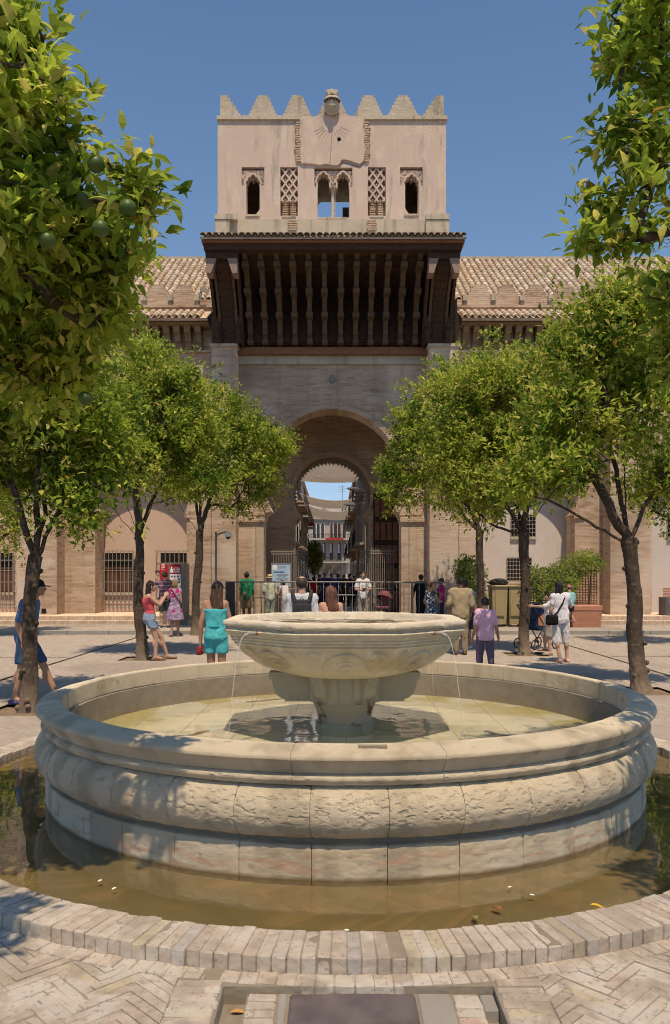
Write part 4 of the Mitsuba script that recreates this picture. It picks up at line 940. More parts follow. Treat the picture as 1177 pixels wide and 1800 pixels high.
# ------------------------------------------------------------------ windows with iron grilles
M('curtain_wood', lambda p, n, uv: mix((.10, .045, .025), (.20, .10, .06), fbm(p.x * 7, p.z * 2)), .6, .3)
def grille_window(parent, xa, xb, ya, yb, wx0, wx1, wy0, wy1, d, nv, hz, cage=.22, inner='curtain_wood', sill=True):
    k = key('window', parent)
    scene[k] = mikit.ply(bx(X(wx0, d), X(wx1, d), Y(d) - .010, Y(d) - .001, Z(wy1, d), Z(wy0, d)), 'dark')
    if inner:
        xm = (X(wx0, d) + X(wx1, d)) / 2
        for a, b in ((X(wx0, d) + .06, xm - .02), (xm + .02, X(wx1, d) - .06)):
            obj('shutter', bx(a, b, Y(d) - .022, Y(d) - .012, Z(wy1, d) + .05, Z(wy0 + (wy1 - wy0) * .42, d)), inner, k)
        obj('transom', bx(X(wx0, d) + .02, X(wx1, d) - .02, Y(d) - .03, Y(d) - .011, Z(wy0 + (wy1 - wy0) * .40, d), Z(wy0 + (wy1 - wy0) * .36, d)), inner, k)
    if sill: obj('sill', bx(X(wx0 - 1, d), X(wx1 + 1, d), Y(d) - .10, Y(d) - .001, Z(wy1 + 4, d), Z(wy1, d)), 'oldplaster', k)
    yv = Y(d) - cage
    for i in range(nv):
        xx = X(xa, d) + (X(xb, d) - X(xa, d)) * i / (nv - 1); obj('bar', bx(xx - .012, xx + .012, yv - .012, yv + .012, Z(yb, d), Z(ya, d)), 'iron', k)
    for yy in hz:
        obj('bar', bx(X(xa, d) - .02, X(xb, d) + .02, yv - .016, yv - .013 + .005, Z(yy, d) - .014, Z(yy, d) + .014), 'iron', k)
        for xx in (X(xa, d), X(xb, d)): 
            if cage > .05: obj('stay', bx(xx - .01, xx + .01, yv + .012, Y(d) - .002, Z(yy, d) - .01, Z(yy, d) + .01), 'iron', k)
    return k
grille_window(lw, 180, 236, 968, 1070, 185, 234, 972, 1042, dA, 9, (969, 985, 1003, 1023, 1041, 1056, 1068))
grille_window(lw, 277, 333, 968, 1070, 282, 333, 972, 1060, dA, 8, (969, 990, 1010, 1030, 1050, 1068))
grille_window(lw, -30, 27, 968, 1070, -30, 24, 972, 1042, dA, 9, (969, 985, 1003, 1023, 1041, 1056, 1068))
grille_window(rw, 890, 933, 980, 1022, 890, 933, 980, 1022, dA, 9, (981, 987, 994, 1001, 1008, 1015, 1021), .03, None)
grille_window(rw, 897, 940, 905, 944, 897, 940, 905, 944, dA, 9, (908, 915, 922, 929, 936, 943), .03, None)
grille_window(rw, 1172, 1215, 912, 945, 1172, 1215, 912, 945, dA, 8, (913, 921, 929, 937, 944), .03, None)
# ------------------------------------------------------------------ gate leaves, railing
def spiked_gate(lab, xa, xb, d0, d1, ytop, n, d_ref):
    g = thing('iron_gate', lab, 'gate')
    xA, xB, yA, yB = X(xa, d0), X(xb, d1), Y(d0), Y(d1)
    zt_, zr_ = Z(ytop, d_ref), Z(ytop + 11, d_ref)
    for i in range(n):
        f = i / (n - 1); x, y = xA + (xB - xA) * f, yA + (yB - yA) * f
        obj('bar', tube([(x, y, FLOOR + .05), (x, y, zt_ - .12), (x, y, zt_)], [.017, .017, .003], 6), 'iron', g)
    L_ = math.hypot(xB - xA, yB - yA); a = math.atan2(yB - yA, xB - xA)
    for z_ in (zr_, zr_ + .09, FLOOR + 1.1, FLOOR + .12):
        m = cham(L_ + .06, .045, .04, .006); m.apply_transform(mat4(rotz(a), ((xA + xB) / 2, (yA + yB) / 2, z_))); obj('rail', m, 'iron', g)
    return g
spiked_gate('fixed iron gate panel with spikes at the left side of the archway', 468, 517, 29.6, 29.6, 963, 12, 29.6)
spiked_gate('iron gate leaf swung open at the left of the passage', 519, 541, 29.7, 31.0, 962, 8, 30)
spiked_gate('iron gate leaf swung open at the right of the passage', 632, 651, 31.0, 29.7, 962, 8, 30)
spiked_gate('fixed iron gate panel with spikes at the right side of the archway', 652, 690, 29.6, 29.6, 962, 11, 29.6)
def railing(lab, xa, xb, d, ytop, step, mid=None):
    r = thing('railing', lab, 'railing', 'iron railings before the gate')
    xA, xB = X(xa, d), X(xb, d); zt_ = Z(ytop, d)
    obj('top_rail', cyl((xA, Y(d), zt_), (xB, Y(d), zt_), .026, 8), 'iron', r)
    obj('bottom_rail', bx(xA, xB, Y(d) - .015, Y(d) + .015, FLOOR + .10, FLOOR + .13), 'iron', r)
    n = int((xB - xA) / step)
    for i in range(n + 1):
        x = xA + (xB - xA) * i / n
        if i % 10 == 0: obj('post', bx(x - .026, x + .026, Y(d) - .026, Y(d) + .026, FLOOR - .01, zt_ + .02), 'iron', r)
        else:
            b = obj('baluster', cyl((x, Y(d), FLOOR + .12), (x, Y(d), zt_), .0125, 6), 'iron', r)
            obj('ring', blob((x, Y(d), zt_ - .17), (.024, .024, .03), 1), 'iron', b)
    return r
railing('long grey iron railing across the foot of the great arch', 398, 655, 26.2, 1023, .225)
railing('iron railing at the right foot of the arch', 657, 722, 26.4, 1023.5, .225)
railing('short dark iron railing in front of the right buttress', 724, 783, 26.0, 1024, .2)
railing('lower grey barrier rail on the ramp behind the long railing', 590, 625, 27.1, 1046, .235)
railing('lower grey barrier rail with rounded end left of the man with the backpack', 447, 500, 27.2, 1050, .235)
pb = thing('panel_barrier', 'dark solid barrier panel beside the left buttress', 'barrier')
obj('panel', bx(X(398, 26.0), X(413, 26.0), Y(26.0), Y(26.0) + .05, FLOOR, Z(1024, 26)), 'iron_dark', pb)
obj('foot', bx(X(397, 26.0), X(414, 26.0), Y(26.0) - .15, Y(26.0) + .2, FLOOR - .005, FLOOR + .04), 'iron_dark', pb)
db = thing('dark_door', 'dark panelled door in shade at the right side of the passage', 'door')
obj('leaf', bx(X(655, 31.2), X(700, 31.2), Y(31.2), Y(31.2) + .08, FLOOR, 4.9), 'wood', db)
for i in range(4):
    for j in range(5): obj('panel', bx(X(658 + i * 10.5, 31.2), X(666 + i * 10.5, 31.2), Y(31.2) - .03, Y(31.2) - .001, .4 + j * .9, 1.1 + j * .9), 'wood_red', db)
# information board
M('board_blue', lambda p, n, uv: mix((.30, .43, .62), (.46, .58, .72), fbm(p.x * 3, p.z * 2)), .5, .3)
M('ink', (.05, .09, .22), .6); M('paper', (.80, .76, .74), .7)
ib = thing('information_board', 'pale blue information board on posts behind the left of the railing', 'sign')
dI = 27.4
obj('panel', bx(X(478.5, dI), X(510.5, dI), Y(dI), Y(dI) + .04, Z(1031, dI), Z(991, dI)), 'board_blue', ib)
for a, b in ((476.8, 478.5), (510.5, 512)): obj('frame_side', bx(X(a, dI), X(b, dI), Y(dI) - .02, Y(dI) + .06, FLOOR, Z(989.6, dI)), 'iron', ib)
obj('frame_top', bx(X(478.5, dI), X(510.5, dI), Y(dI) - .02, Y(dI) + .06, Z(991, dI), Z(989.6, dI)), 'iron', ib)
obj('white_block', bx(X(479.5, dI), X(487, dI), Y(dI) - .006, Y(dI) - .001, Z(1001.5, dI), Z(993, dI)), 'paper', ib)
rg = np.random.default_rng(5)
for yy, a, b, h in ((1004.5, 481, 500, 2.2), (1009, 488, 506, .7), (1011.5, 487, 508, .7), (1013.5, 490, 503, .7), (1017, 487, 507, .6), (1019, 487, 506, .6), (1021, 489, 505, .6), (996, 489, 505, .6), (998, 490, 502, .6)):
    obj('text_line', bx(X(a, dI), X(b, dI), Y(dI) - .005, Y(dI) - .001, Z(yy + h, dI), Z(yy, dI)), 'ink' if h > 2 else 'slate', ib)
# ticket machine
M('red_panel', (.42, .015, .025), .45, .4); M('grey_case', (.20, .165, .15), .5, .4); M('white_print', (.8, .8, .8), .6)
dK = 25.6
tm = thing('ticket_machine', 'red and grey ticket machine with white lettering against the left alcove', 'ticket machine')
obj('case', bx(X(280.5, dK), X(319, dK), Y(dK) + .02, Y(dK) + .55, FLOOR, Z(990.5, dK)), 'grey_case', tm)
obj('case_side', bx(X(319, dK), X(327, dK), Y(dK) - .02, Y(dK) + .6, FLOOR, Z(990, dK)), 'terracotta' if False else 'grey_case', tm)
rp = obj('red_panel', bx(X(281, dK), X(296, dK), Y(dK) - .01, Y(dK) + .02, FLOOR + .9, Z(992, dK)), 'red_panel', tm)
rq = obj('red_header', bx(X(299, dK), X(318, dK), Y(dK) - .01, Y(dK) + .02, Z(1008, dK), Z(992, dK)), 'red_panel', tm)
obj('notice', bx(X(299, dK), X(318, dK), Y(dK) - .008, Y(dK) + .02, Z(1034, dK), Z(1009, dK)), 'paper', tm)
for i, (a, b, c_, d_) in enumerate(((301, 304, 1012, 1015), (306, 309, 1012, 1015), (311, 314, 1012, 1015), (312, 316, 1017, 1019), (314, 317, 1021, 1026), (301, 310, 1022, 1023), (301, 309, 1025, 1026))):
    obj('notice_mark', bx(X(a, dK), X(b, dK), Y(dK) - .012, Y(dK) - .009, Z(d_, dK), Z(c_, dK)), 'ink', tm)
def lettering(parent, text, height, x, y, z, mat, rot=0.0, width=None):
    m = meshkit.text_mesh(text, height, .004, bold=True)
    if width: m.vertices[:, 0] *= width / (m.bounds[1][0] - m.bounds[0][0])
    m.apply_transform(mat4(roty(-rot) @ rotx(math.pi / 2), (x, y, z)))
    return obj('lettering', m, mat, parent)
lettering(tm, 'CATEDRAL', .075, X(304.6, dK), Y(dK) - .012, Z(1002.0, dK), 'white_print', width=X(317.2, dK) - X(304.6, dK))
lettering(tm, 'DE SEVILLA', .075, X(304.6, dK), Y(dK) - .012, Z(1006.5, dK), 'white_print', width=X(317.2, dK) - X(304.6, dK))
lettering(tm, 'TER', .085, X(289.5, dK), Y(dK) - .012, Z(1003, dK), 'white_print', rot=math.pi / 2)
tl = Polygon([(-.045, 0), (.045, 0), (.045, .09), (.025, .10), (.025, .16), (.012, .17), (.0, .22), (-.012, .17), (-.025, .16), (-.025, .10), (-.045, .09)])
m = exz(tl, 0, .004); m.apply_translation((X(302, dK), Y(dK) - .014, Z(1006.5, dK))); obj('tower_emblem', m, 'white_print', tm)
# lamp-post camera
cp = thing('camera_pole', 'grey post with a curved arm and white dome camera left of the gate', 'camera')
dC = 23.5
obj('pole', cyl((X(380, dC), Y(dC), 0), (X(380, dC), Y(dC), Z(935, dC)), .034, 10), 'iron', cp)
obj('arm', tube([(X(380, dC), Y(dC), Z(943, dC)), (X(386, dC), Y(dC), Z(938, dC)), (X(398, dC), Y(dC), Z(935.5, dC)), (X(405, dC), Y(dC), Z(936, dC))], [.03, .03, .028, .02], 8), 'kerbstone', cp)
dm = obj('housing', lathe([(0, .10), (.09, .08), (.105, 0), (.10, -.06), (0, -.06)], 18), 'white_print', cp, smooth=40); scene[dm]['to_world'] = T().translate([X(401.5, dC), Y(dC), Z(940, dC)])
g_ = obj('dome', blob((0, 0, -.06), (.075, .075, .07), 2), 'iron_dark', cp, smooth=True); scene[g_]['to_world'] = T().translate([X(401.5, dC), Y(dC), Z(940, dC)])
# antenna on the left parapet
an = thing('antenna', 'small pale metal aerial on the left parapet beside the canopy', 'antenna')
dN = 28.0
obj('mast', cyl((X(354, dN), Y(dN), Z(530, dN)), (X(354, dN), Y(dN), Z(508, dN)), .015, 6), 'iron', an)
obj('plate', bx(X(352, dN), X(363, dN), Y(dN) - .03, Y(dN) + .03, Z(513, dN), Z(505, dN)), 'kerbstone', an)
for i in range(3): obj('rod', cyl((X(350 + i * 2.4, dN), Y(dN), Z(525, dN)), (X(350 + i * 2.4, dN), Y(dN), Z(513, dN)), .012, 5), 'iron', an)
# waste bins
M('bin_plastic', (.33, .265, .14), .55, .4); M('bag_black', (.03, .028, .028), .25, .6, CREASE, .05)
for xa, xb, lab in ((860.5, 887.5, 'beige wheeled waste bin with a black rubbish bag lying on its lid'), (890, 911, 'beige wheeled waste bin half hidden by a tree trunk')):
    dd = 24.8; bn = thing('waste_bin', lab, 'bin'); w0, w1 = X(xa, dd), X(xb, dd); z1 = Z(1029, dd); cx_ = (w0 + w1) / 2
    hb = np.array([[sx * (w1 - w0) / 2 * s, sy * .33 * s, z] for z, s in ((FLOOR + .08, .86), (z1 - .06, 1.0)) for sx in (-1, 1) for sy in (-1, 1)])
    m = trimesh.convex.convex_hull(hb + [cx_, Y(dd), 0]); obj('body', m, 'bin_plastic', bn)
    m = cham(w1 - w0 + .06, .76, .07, .02); m.apply_translation((cx_, Y(dd), z1 - .02)); obj('lid', m, 'bin_plastic', bn)
    obj('front_panel', bx(cx_ - .14, cx_ + .14, Y(dd) - .345, Y(dd) - .30, FLOOR + .35, z1 - .15), 'bin_plastic', bn)
    for e in (-1, 1): obj('wheel', cyl((cx_ + e * .2, Y(dd) + .25, FLOOR + .1), (cx_ + e * .26, Y(dd) + .25, FLOOR + .1), .1, 14), 'iron_dark', bn)
obj('rubbish_bag', blob((X(874, 24.8), Y(24.8) - .05, Z(1027, 24.8) + .06), (.30, .28, .12), 3, .35, 3, 4), 'bag_black', smooth=True, label='knotted black rubbish bag lying on the beige bin', cat='rubbish bag')
# planters with trellis and shrubs
def planter(lab, xa, xb, d, yt, tre=None):
    p = thing('planter', lab, 'planter'); w0, w1 = X(xa, d), X(xb, d); z1, zb_ = Z(yt, d), FLOOR + .0; cx_ = (w0 + w1) / 2
    hb = np.array([[sx * (w1 - w0) / 2 * s, sy * .36 * s, z] for z, s in ((zb_, .90), (z1 - .16, .97)) for sx in (-1, 1) for sy in (-1, 1)])
    obj('box', trimesh.convex.convex_hull(hb + [cx_, Y(d), 0]), 'terracotta', p)
    m = cham(w1 - w0, .74, .16, .02); m.apply_translation((cx_, Y(d), z1 - .08)); obj('rim', m, 'terracotta', p)
    if tre:
        ta, tb, ty = tre; tr = key('trellis', p); scene[tr] = mikit.ply(cat([bx(X(ta, d), X(tb, d), Y(d) + .20, Y(d) + .235, Z(ty, d) - .02, Z(ty, d) + .02), bx(X(ta, d), X(tb, d), Y(d) + .20, Y(d) + .235, z1 + .05, z1 + .09)]), 'wood_light')
        nv = int((X(tb, d) - X(ta, d)) / .085)
        for i in range(nv + 1):
            x = X(ta, d) + (X(tb, d) - X(ta, d)) * i / nv; obj('slat', bx(x - .014, x + .014, Y(d) + .195, Y(d) + .215, z1, Z(ty, d)), 'wood_red', tr)
        nh = int((Z(ty, d) - z1) / .085)
        for i in range(nh + 1):
            z_ = z1 + .05 + i * .085; obj('slat', bx(X(ta, d), X(tb, d), Y(d) + .217, Y(d) + .235, z_ - .014, z_ + .014), 'wood_red', tr)
    return p
planter('terracotta planter box with a pale leaved bush left of the woman in white', 924, 985, 24.3, 1064, (925, 985, 1005))
planter('terracotta planter box with a wooden trellis right of the woman in white', 998, 1052, 24.6, 1064, (1012, 1052, 1004))
planter('small terracotta planter behind the man in khaki', 800, 850, 24.4, 1064, (806, 826, 1008))
# bench at the right edge
bc = thing('bench', 'wooden slat bench on a stone base at the right edge against the grey wall', 'bench')
for i in range(4): obj('slat', bx(X(1167, 26.8), X(1210, 26.8), Y(26.9) - .03, Y(26.9), Z(1037 + i * 4.6, 26.8), Z(1033.5 + i * 4.6, 26.8)), 'wood_light' if False else 'terracotta', bc)
for i in range(3): obj('seat_slat', bx(X(1167, 26.8), X(1210, 26.8), Y(26.4) + i * .15, Y(26.4) + i * .15 + .12, Z(1056, 26.8), Z(1055, 26.8) + .02), 'terracotta', bc)
obj('leg', bx(X(1164.5, 26.6), X(1176, 26.6), Y(26.4), Y(26.95), FLOOR + .25, Z(1050, 26.6)), 'slate', bc)

# ------------------------------------------------------------------ the street beyond the gate
M('wall_a', lambda p, n, uv: mix((.36, .33, .30), (.47, .44, .40), fbm(p.x, p.y * .7, p.z * .7)), .9, .1)
M('wall_b', lambda p, n, uv: mix((.36, .27, .21), (.46, .36, .29), fbm(p.x, p.y * .7, p.z * .7)), .9, .1)
M('wall_c', (.52, .49, .46), .9, .1); M('wall_rose', (.52, .36, .32), .9, .1)
M('pane_dark', (.045, .05, .055), .2, .6); M('awning_white', (.70, .67, .62), .85, .1); scene['sail'] = {'type': 'principledthin', 'base_color': rgb((.78, .74, .69)), 'roughness': .9, 'diff_trans': 1.0}
M('awning_red', (.40, .05, .05), .85, .1); M('far_roof', (.33, .22, .17), .9)
def row_house(lab, side, xw, ya, yb, h, mat, seed, floors=3):
    """a house along the street: its front is the plane x = xw"""
    g = thing('street_house', lab, 'house', None); e = 1 if side > 0 else -1
    obj('wall', bx(*sorted((xw, xw + e * 7)), ya, yb, 0, h), mat, g)
    obj('roof', bx(*sorted((xw - e * .25, xw + e * 7)), ya + .01, yb - .01, h, h + .16), 'far_roof', g)
    rg = np.random.default_rng(seed); n = max(1, int((yb - ya) / 2.4)); fh = (h - 3.4) / max(floors - 1, 1)
    for f in range(floors - 1):
        for i in range(n):
            yc = ya + (i + .5) * (yb - ya) / n; z0_ = 3.7 + f * fh
            w_ = obj('window', bx(*sorted((xw - e * .05, xw - e * .002)), yc - .55, yc + .55, z0_, z0_ + fh * .68), 'pane_dark', g)
            obj('frame', cat([bx(*sorted((xw - e * .09, xw - e * .004)), yc + s * .55 - .07, yc + s * .55 + .07, z0_ - .05, z0_ + fh * .68 + .1) for s in (-1, 1)] + [bx(*sorted((xw - e * .09, xw - e * .052)), yc - .03, yc + .03, z0_, z0_ + fh * .68)]), 'wall_c', w_)
            bal = obj('balcony', bx(*sorted((xw - e * .55, xw - e * .004)), yc - .8, yc + .8, z0_ - .18, z0_ - .06), mat, g)
            obj('balcony_rail', cat([bx(*sorted((xw - e * .55, xw - e * .53)), yc - .8, yc + .8, z0_ + .80, z0_ + .84)] + [bx(*sorted((xw - e * .55, xw - e * .53)), yc - .8 + k * .12, yc - .78 + k * .12, z0_ - .06, z0_ + .8) for k in range(14)]), 'iron_dark', bal)
    for i in range(n):
        yc = ya + (i + .5) * (yb - ya) / n; obj('shop_front', bx(*sorted((xw - e * .04, xw - e * .002)), yc - .9, yc + .9, FLOOR, 2.9), 'pane_dark', g)
    return g
row_house('pale street house nearest the gate on the left side', -1, -2.75, Y(44), Y(51), 10.5, 'wall_a', 1)
row_house('brown street house second on the left side', -1, -2.62, Y(51.2), Y(62), 9.3, 'wall_b', 2)
row_house('grey street house third on the left side', -1, -2.7, Y(62.2), Y(80), 9.0, 'wall_a', 3)
row_house('pale street house nearest the gate on the right side', 1, 1.62, Y(46), Y(56), 9.6, 'wall_a', 4)
row_house('brown street house second on the right side', 1, 1.50, Y(56.2), Y(68), 9.0, 'wall_b', 5)
row_house('cream street house third on the right side', 1, 1.45, Y(68.2), Y(86), 9.2, 'wall_a', 6)
# house closing the view, with arched windows
dE = 96.0
eh = thing('corner_house', 'grey and rose corner house with arched windows closing the street', 'house')
obj('wall', exz(sbox(X(520, dE), 0, X(616, dE), Z(911, dE)), Y(dE), Y(dE) + 8), 'wall_a', eh)
obj('cornice', bx(X(520, dE), X(616, dE), Y(dE) - .4, Y(dE) - .002, Z(912.5, dE), Z(910, dE)), 'wall_c', eh)
for i, px in enumerate((553, 560, 567.5, 583.5, 589, 595, 604)):
    w_ = .20 * 1.0 * dE / 96; cx_ = X(px, dE); zb_, zt2 = Z(946, dE), Z(924, dE)
    ar = Polygon([(cx_ - .17, zb_), (cx_ + .17, zb_), (cx_ + .17, zt2)] + [(cx_ + .17 * math.cos(t), zt2 + .3 * math.sin(t)) for t in np.linspace(.2, 2.9, 8)] + [(cx_ - .17, zt2)])
    k = obj('arched_window', exz(ar, Y(dE) - .08, Y(dE) - .002), 'pane_dark', eh); obj('surround', exz(ar.buffer(.09).difference(ar), Y(dE) - .14, Y(dE) - .003), 'wall_rose' if i > 2 else 'wall_c', k)
for px in (553, 561, 570, 583, 595, 606):
    k = obj('window', bx(X(px - 2.6, dE), X(px + 2.6, dE), Y(dE) - .08, Y(dE) - .002, Z(984, dE), Z(955, dE)), 'pane_dark', eh)
    obj('blind', bx(X(px - 2.4, dE), X(px + .6, dE), Y(dE) - .14, Y(dE) - .09, Z(972, dE), Z(956, dE)), 'awning_white', k)
for yy in (948, 988):
    k = obj('balcony', bx(X(545, dE), X(612, dE), Y(dE) - 1.0, Y(dE) - .003, Z(yy + 1.5, dE), Z(yy, dE)), 'wall_c', eh)
    obj('balcony_rail', cat([bx(X(545, dE), X(612, dE), Y(dE) - 1.0, Y(dE) - .96, Z(yy - 9, dE), Z(yy - 8.2, dE))] + [bx(X(545 + i * 1.35, dE), X(545.4 + i * 1.35, dE), Y(dE) - 1.0, Y(dE) - .97, Z(yy, dE), Z(yy - 8.5, dE)) for i in range(50)]), 'iron_dark', k)
obj('red_valance', bx(X(573, dE), X(602, dE), Y(dE) - 1.3, Y(dE) - 1.02, Z(950, dE), Z(946.5, dE)), 'awning_red', eh)
obj('pilaster', bx(X(606.5, dE), X(610.5, dE), Y(dE) - .3, Y(dE) - .01, 0, Z(911, dE)), 'wall_c', eh)
dG = 125.0
fh_ = thing('far_house', 'white house with brown pitched roofs far beyond the awnings', 'house')
obj('wall', bx(X(540, dG), X(625, dG), Y(dG), Y(dG) + 9, 0, Z(886, dG)), 'wall_c', fh_)
obj('roof', exz(Polygon([(X(548, dG), Z(911, dG)), (X(570, dG), Z(898, dG)), (X(590, dG), Z(909, dG)), (X(588, dG), Z(912, dG))]), Y(dG) - 6, Y(dG) - .01), 'far_roof', fh_)
for px in (546, 552, 601, 606): obj('window', bx(X(px - 1.4, dG), X(px + 1.4, dG), Y(dG) - .1, Y(dG) - .002, Z(900, dG), Z(893, dG)), 'pane_dark', fh_)
ant = thing('roof_aerial', 'thin television aerial far beyond the street awnings', 'antenna')
obj('mast', cyl((X(601, dG), Y(dG) + 1, Z(886, dG)), (X(601, dG), Y(dG) + 1, Z(852, dG)), .05, 5), 'iron', ant)
for i in range(3): obj('rod', cyl((X(594, dG), Y(dG) + 1, Z(857 + i * 4 - 2, dG)), (X(606, dG), Y(dG) + 1, Z(854 + i * 4, dG)), .03, 4), 'iron', ant)
# sun sails over the street
def sail(lab, da, db, za, zb, xl_, xr_, sag, tilt=0.0):
    n = 14; V = []
    for i in range(n + 1):
        for j in range(n + 1):
            u, v = i / n, j / n
            V.append([xl_ + (xr_ - xl_) * u, Y(da + (db - da) * v), za + (zb - za) * v - sag * 4 * u * (1 - u) + tilt * u + .05 * math.sin(v * 19) ])
    F = [];
    for i in range(n):
        for j in range(n):
            a = i * (n + 1) + j; F += [[a, a + n + 1, a + n + 2], [a, a + n + 2, a + 1]]
    Vt = np.array(V); Vb = Vt - [0, 0, .02]; F = np.array(F); N = len(Vt)
    obj('sun_sail', TM(np.vstack([Vt, Vb]), np.vstack([F, F[:, ::-1] + N])), 'sail', label=lab, cat='sun sail', smooth=False)
sail('pale cloth sun sail nearest the gate high over the street', 38.5, 48.5, 7.55, 7.55, -2.7, 1.6, .12, -.1)
sail('pale cloth sun sail second over the street', 56.5, 62, 7.6, 7.5, -2.6, 1.5, .35, -.35)
sail('pale cloth sun sail third over the street with a deep sag', 62.6, 74, 7.5, 7.6, -2.6, 1.45, .45, -.5)
sail('pale cloth sun sail farthest over the street', 77, 88, 7.8, 8.0, -2.65, 1.4, .15, .3)
# street lamps
for lab, yb_, xa, xb, dd in (('white arm street lamp over the street, the upper of two', 858, 608, 645, 43), ('white arm street lamp over the street, the lower of two', 886, 603, 645, 46)):
    l = thing('street_lamp', lab, 'street lamp')
    obj('arm', tube([(X(xb, dd), Y(dd), Z(yb_ - 1, dd)), (X(xb - 12, dd), Y(dd), Z(yb_ - 1.6, dd)), (X(xa + 18, dd), Y(dd), Z(yb_, dd))], .03, 6), 'iron', l)
    obj('head', blob((X(xa + 11, dd), Y(dd), Z(yb_ + .6, dd)), (.35, .16, .075), 2), 'white_print', l, smooth=True)
    obj('glass', blob((X(xa + 9, dd), Y(dd), Z(yb_ + 1.8, dd)), (.22, .12, .05), 2), 'grey_case', l, smooth=True)
# shop awnings
for i, (xa, xb, dd, lab) in enumerate(((566, 582, 66, 'cream shop awning at the left of the street end'), (583, 597, 62, 'cream shop awning in the middle of the street end'), (613, 632, 58, 'white shop awning on the right side of the street'))):
    w0, w1 = X(xa, dd), X(xb, dd)
    V = np.array([[w0, Y(dd), Z(1009, dd)], [w0 + (w1 - w0) * .55, Y(dd), Z(1010, dd)], [w1, Y(dd) + 1.6, Z(994, dd)], [w0 + (w1 - w0) * .5, Y(dd) + 1.6, Z(993, dd)]]); V = np.vstack([V, V - [0, 0, .05]])
    a = obj('shop_awning', TM(V, [[0, 1, 2], [0, 2, 3], [4, 6, 5], [4, 7, 6], [0, 4, 5], [0, 5, 1], [1, 5, 6], [1, 6, 2], [2, 6, 7], [2, 7, 3], [3, 7, 4], [3, 4, 0]]), 'awning_white', label=lab, cat='awning')
    obj('support_pole', cyl((w1, Y(dd) + 1.62, FLOOR), (w1, Y(dd) + 1.62, Z(993, dd)), .03, 6), 'iron', a)
sg = thing('shop_sign', 'small red hanging shop sign on the left side of the street', 'sign')
obj('plate', bx(X(544, 70), X(553, 70), Y(70), Y(70) + .12, Z(924, 70), Z(918.5, 70)), 'awning_red', sg)
obj('bracket', bx(X(541, 70), X(544, 70), Y(70) + .04, Y(70) + .08, Z(921.5, 70), Z(920.5, 70)), 'iron', sg)
# ------------------------------------------------------------------ trees
def leaves(base, dirn, nrm, Lf, Wf, col, lod):
    """many leaves as one mesh: arrays of base point, direction, upward normal, length, width, colour"""
    d = dirn / (np.linalg.norm(dirn, axis=1, keepdims=True) + 1e-9)
    s = np.cross(d, nrm); s /= np.linalg.norm(s, axis=1, keepdims=True) + 1e-9; n = np.cross(s, d)
    Lf, Wf = Lf[:, None], Wf[:, None]; N = len(base)
    if lod == 0:
        c1 = base + d * Lf * .35 + n * Lf * .03; c2 = base + d * Lf * .70 - n * Lf * .02; tip = base + d * Lf - n * Lf * .16
        V = np.stack([base, c1 - s * Wf * .5 + n * Wf * .14, c1, c1 + s * Wf * .5 + n * Wf * .14, c2 - s * Wf * .36 + n * Wf * .10, c2, c2 + s * Wf * .36 + n * Wf * .10, tip], 1)
        F0 = np.array([[0, 2, 1], [0, 3, 2], [1, 2, 5], [1, 5, 4], [2, 3, 6], [2, 6, 5], [4, 5, 7], [5, 6, 7]])
    else:
        c = base + d * Lf * .45; tip = base + d * Lf - n * Lf * .12
        V = np.stack([base, c - s * Wf * .5 + n * Wf * .15, c, c + s * Wf * .5 + n * Wf * .15, tip], 1)
        F0 = np.array([[0, 2, 1], [0, 3, 2], [1, 2, 4], [2, 3, 4]])
    k = V.shape[1]
    F = (np.arange(N) * k)[:, None, None] + F0[None]
    return TM(V.reshape(-1, 3), F.reshape(-1, 3)), np.repeat(col, k, axis=0)
def pal(rng, n, yellow, pts):
    t = np.clip(rng.normal(.47, .20, n) + (meshkit.noise(pts * 2.2, 5) - .5) * 1.1, 0, 1)[:, None]
    c = np.array([.085, .175, .026]) * (1 - t) + np.array([.54, .64, .09]) * t
    y = (rng.random(n) < yellow * (.35 + 1.3 * meshkit.noise(pts * 1.1, 9)))[:, None]
    yc = np.array([.64, .60, .16]) * (.75 + .5 * rng.random((n, 1)))
    c = np.where(y, yc, c); b = (rng.random(n) < .008)[:, None]
    return np.where(b, np.array([.42, .27, .05]), c) * (.85 + .3 * rng.random((n, 1)))
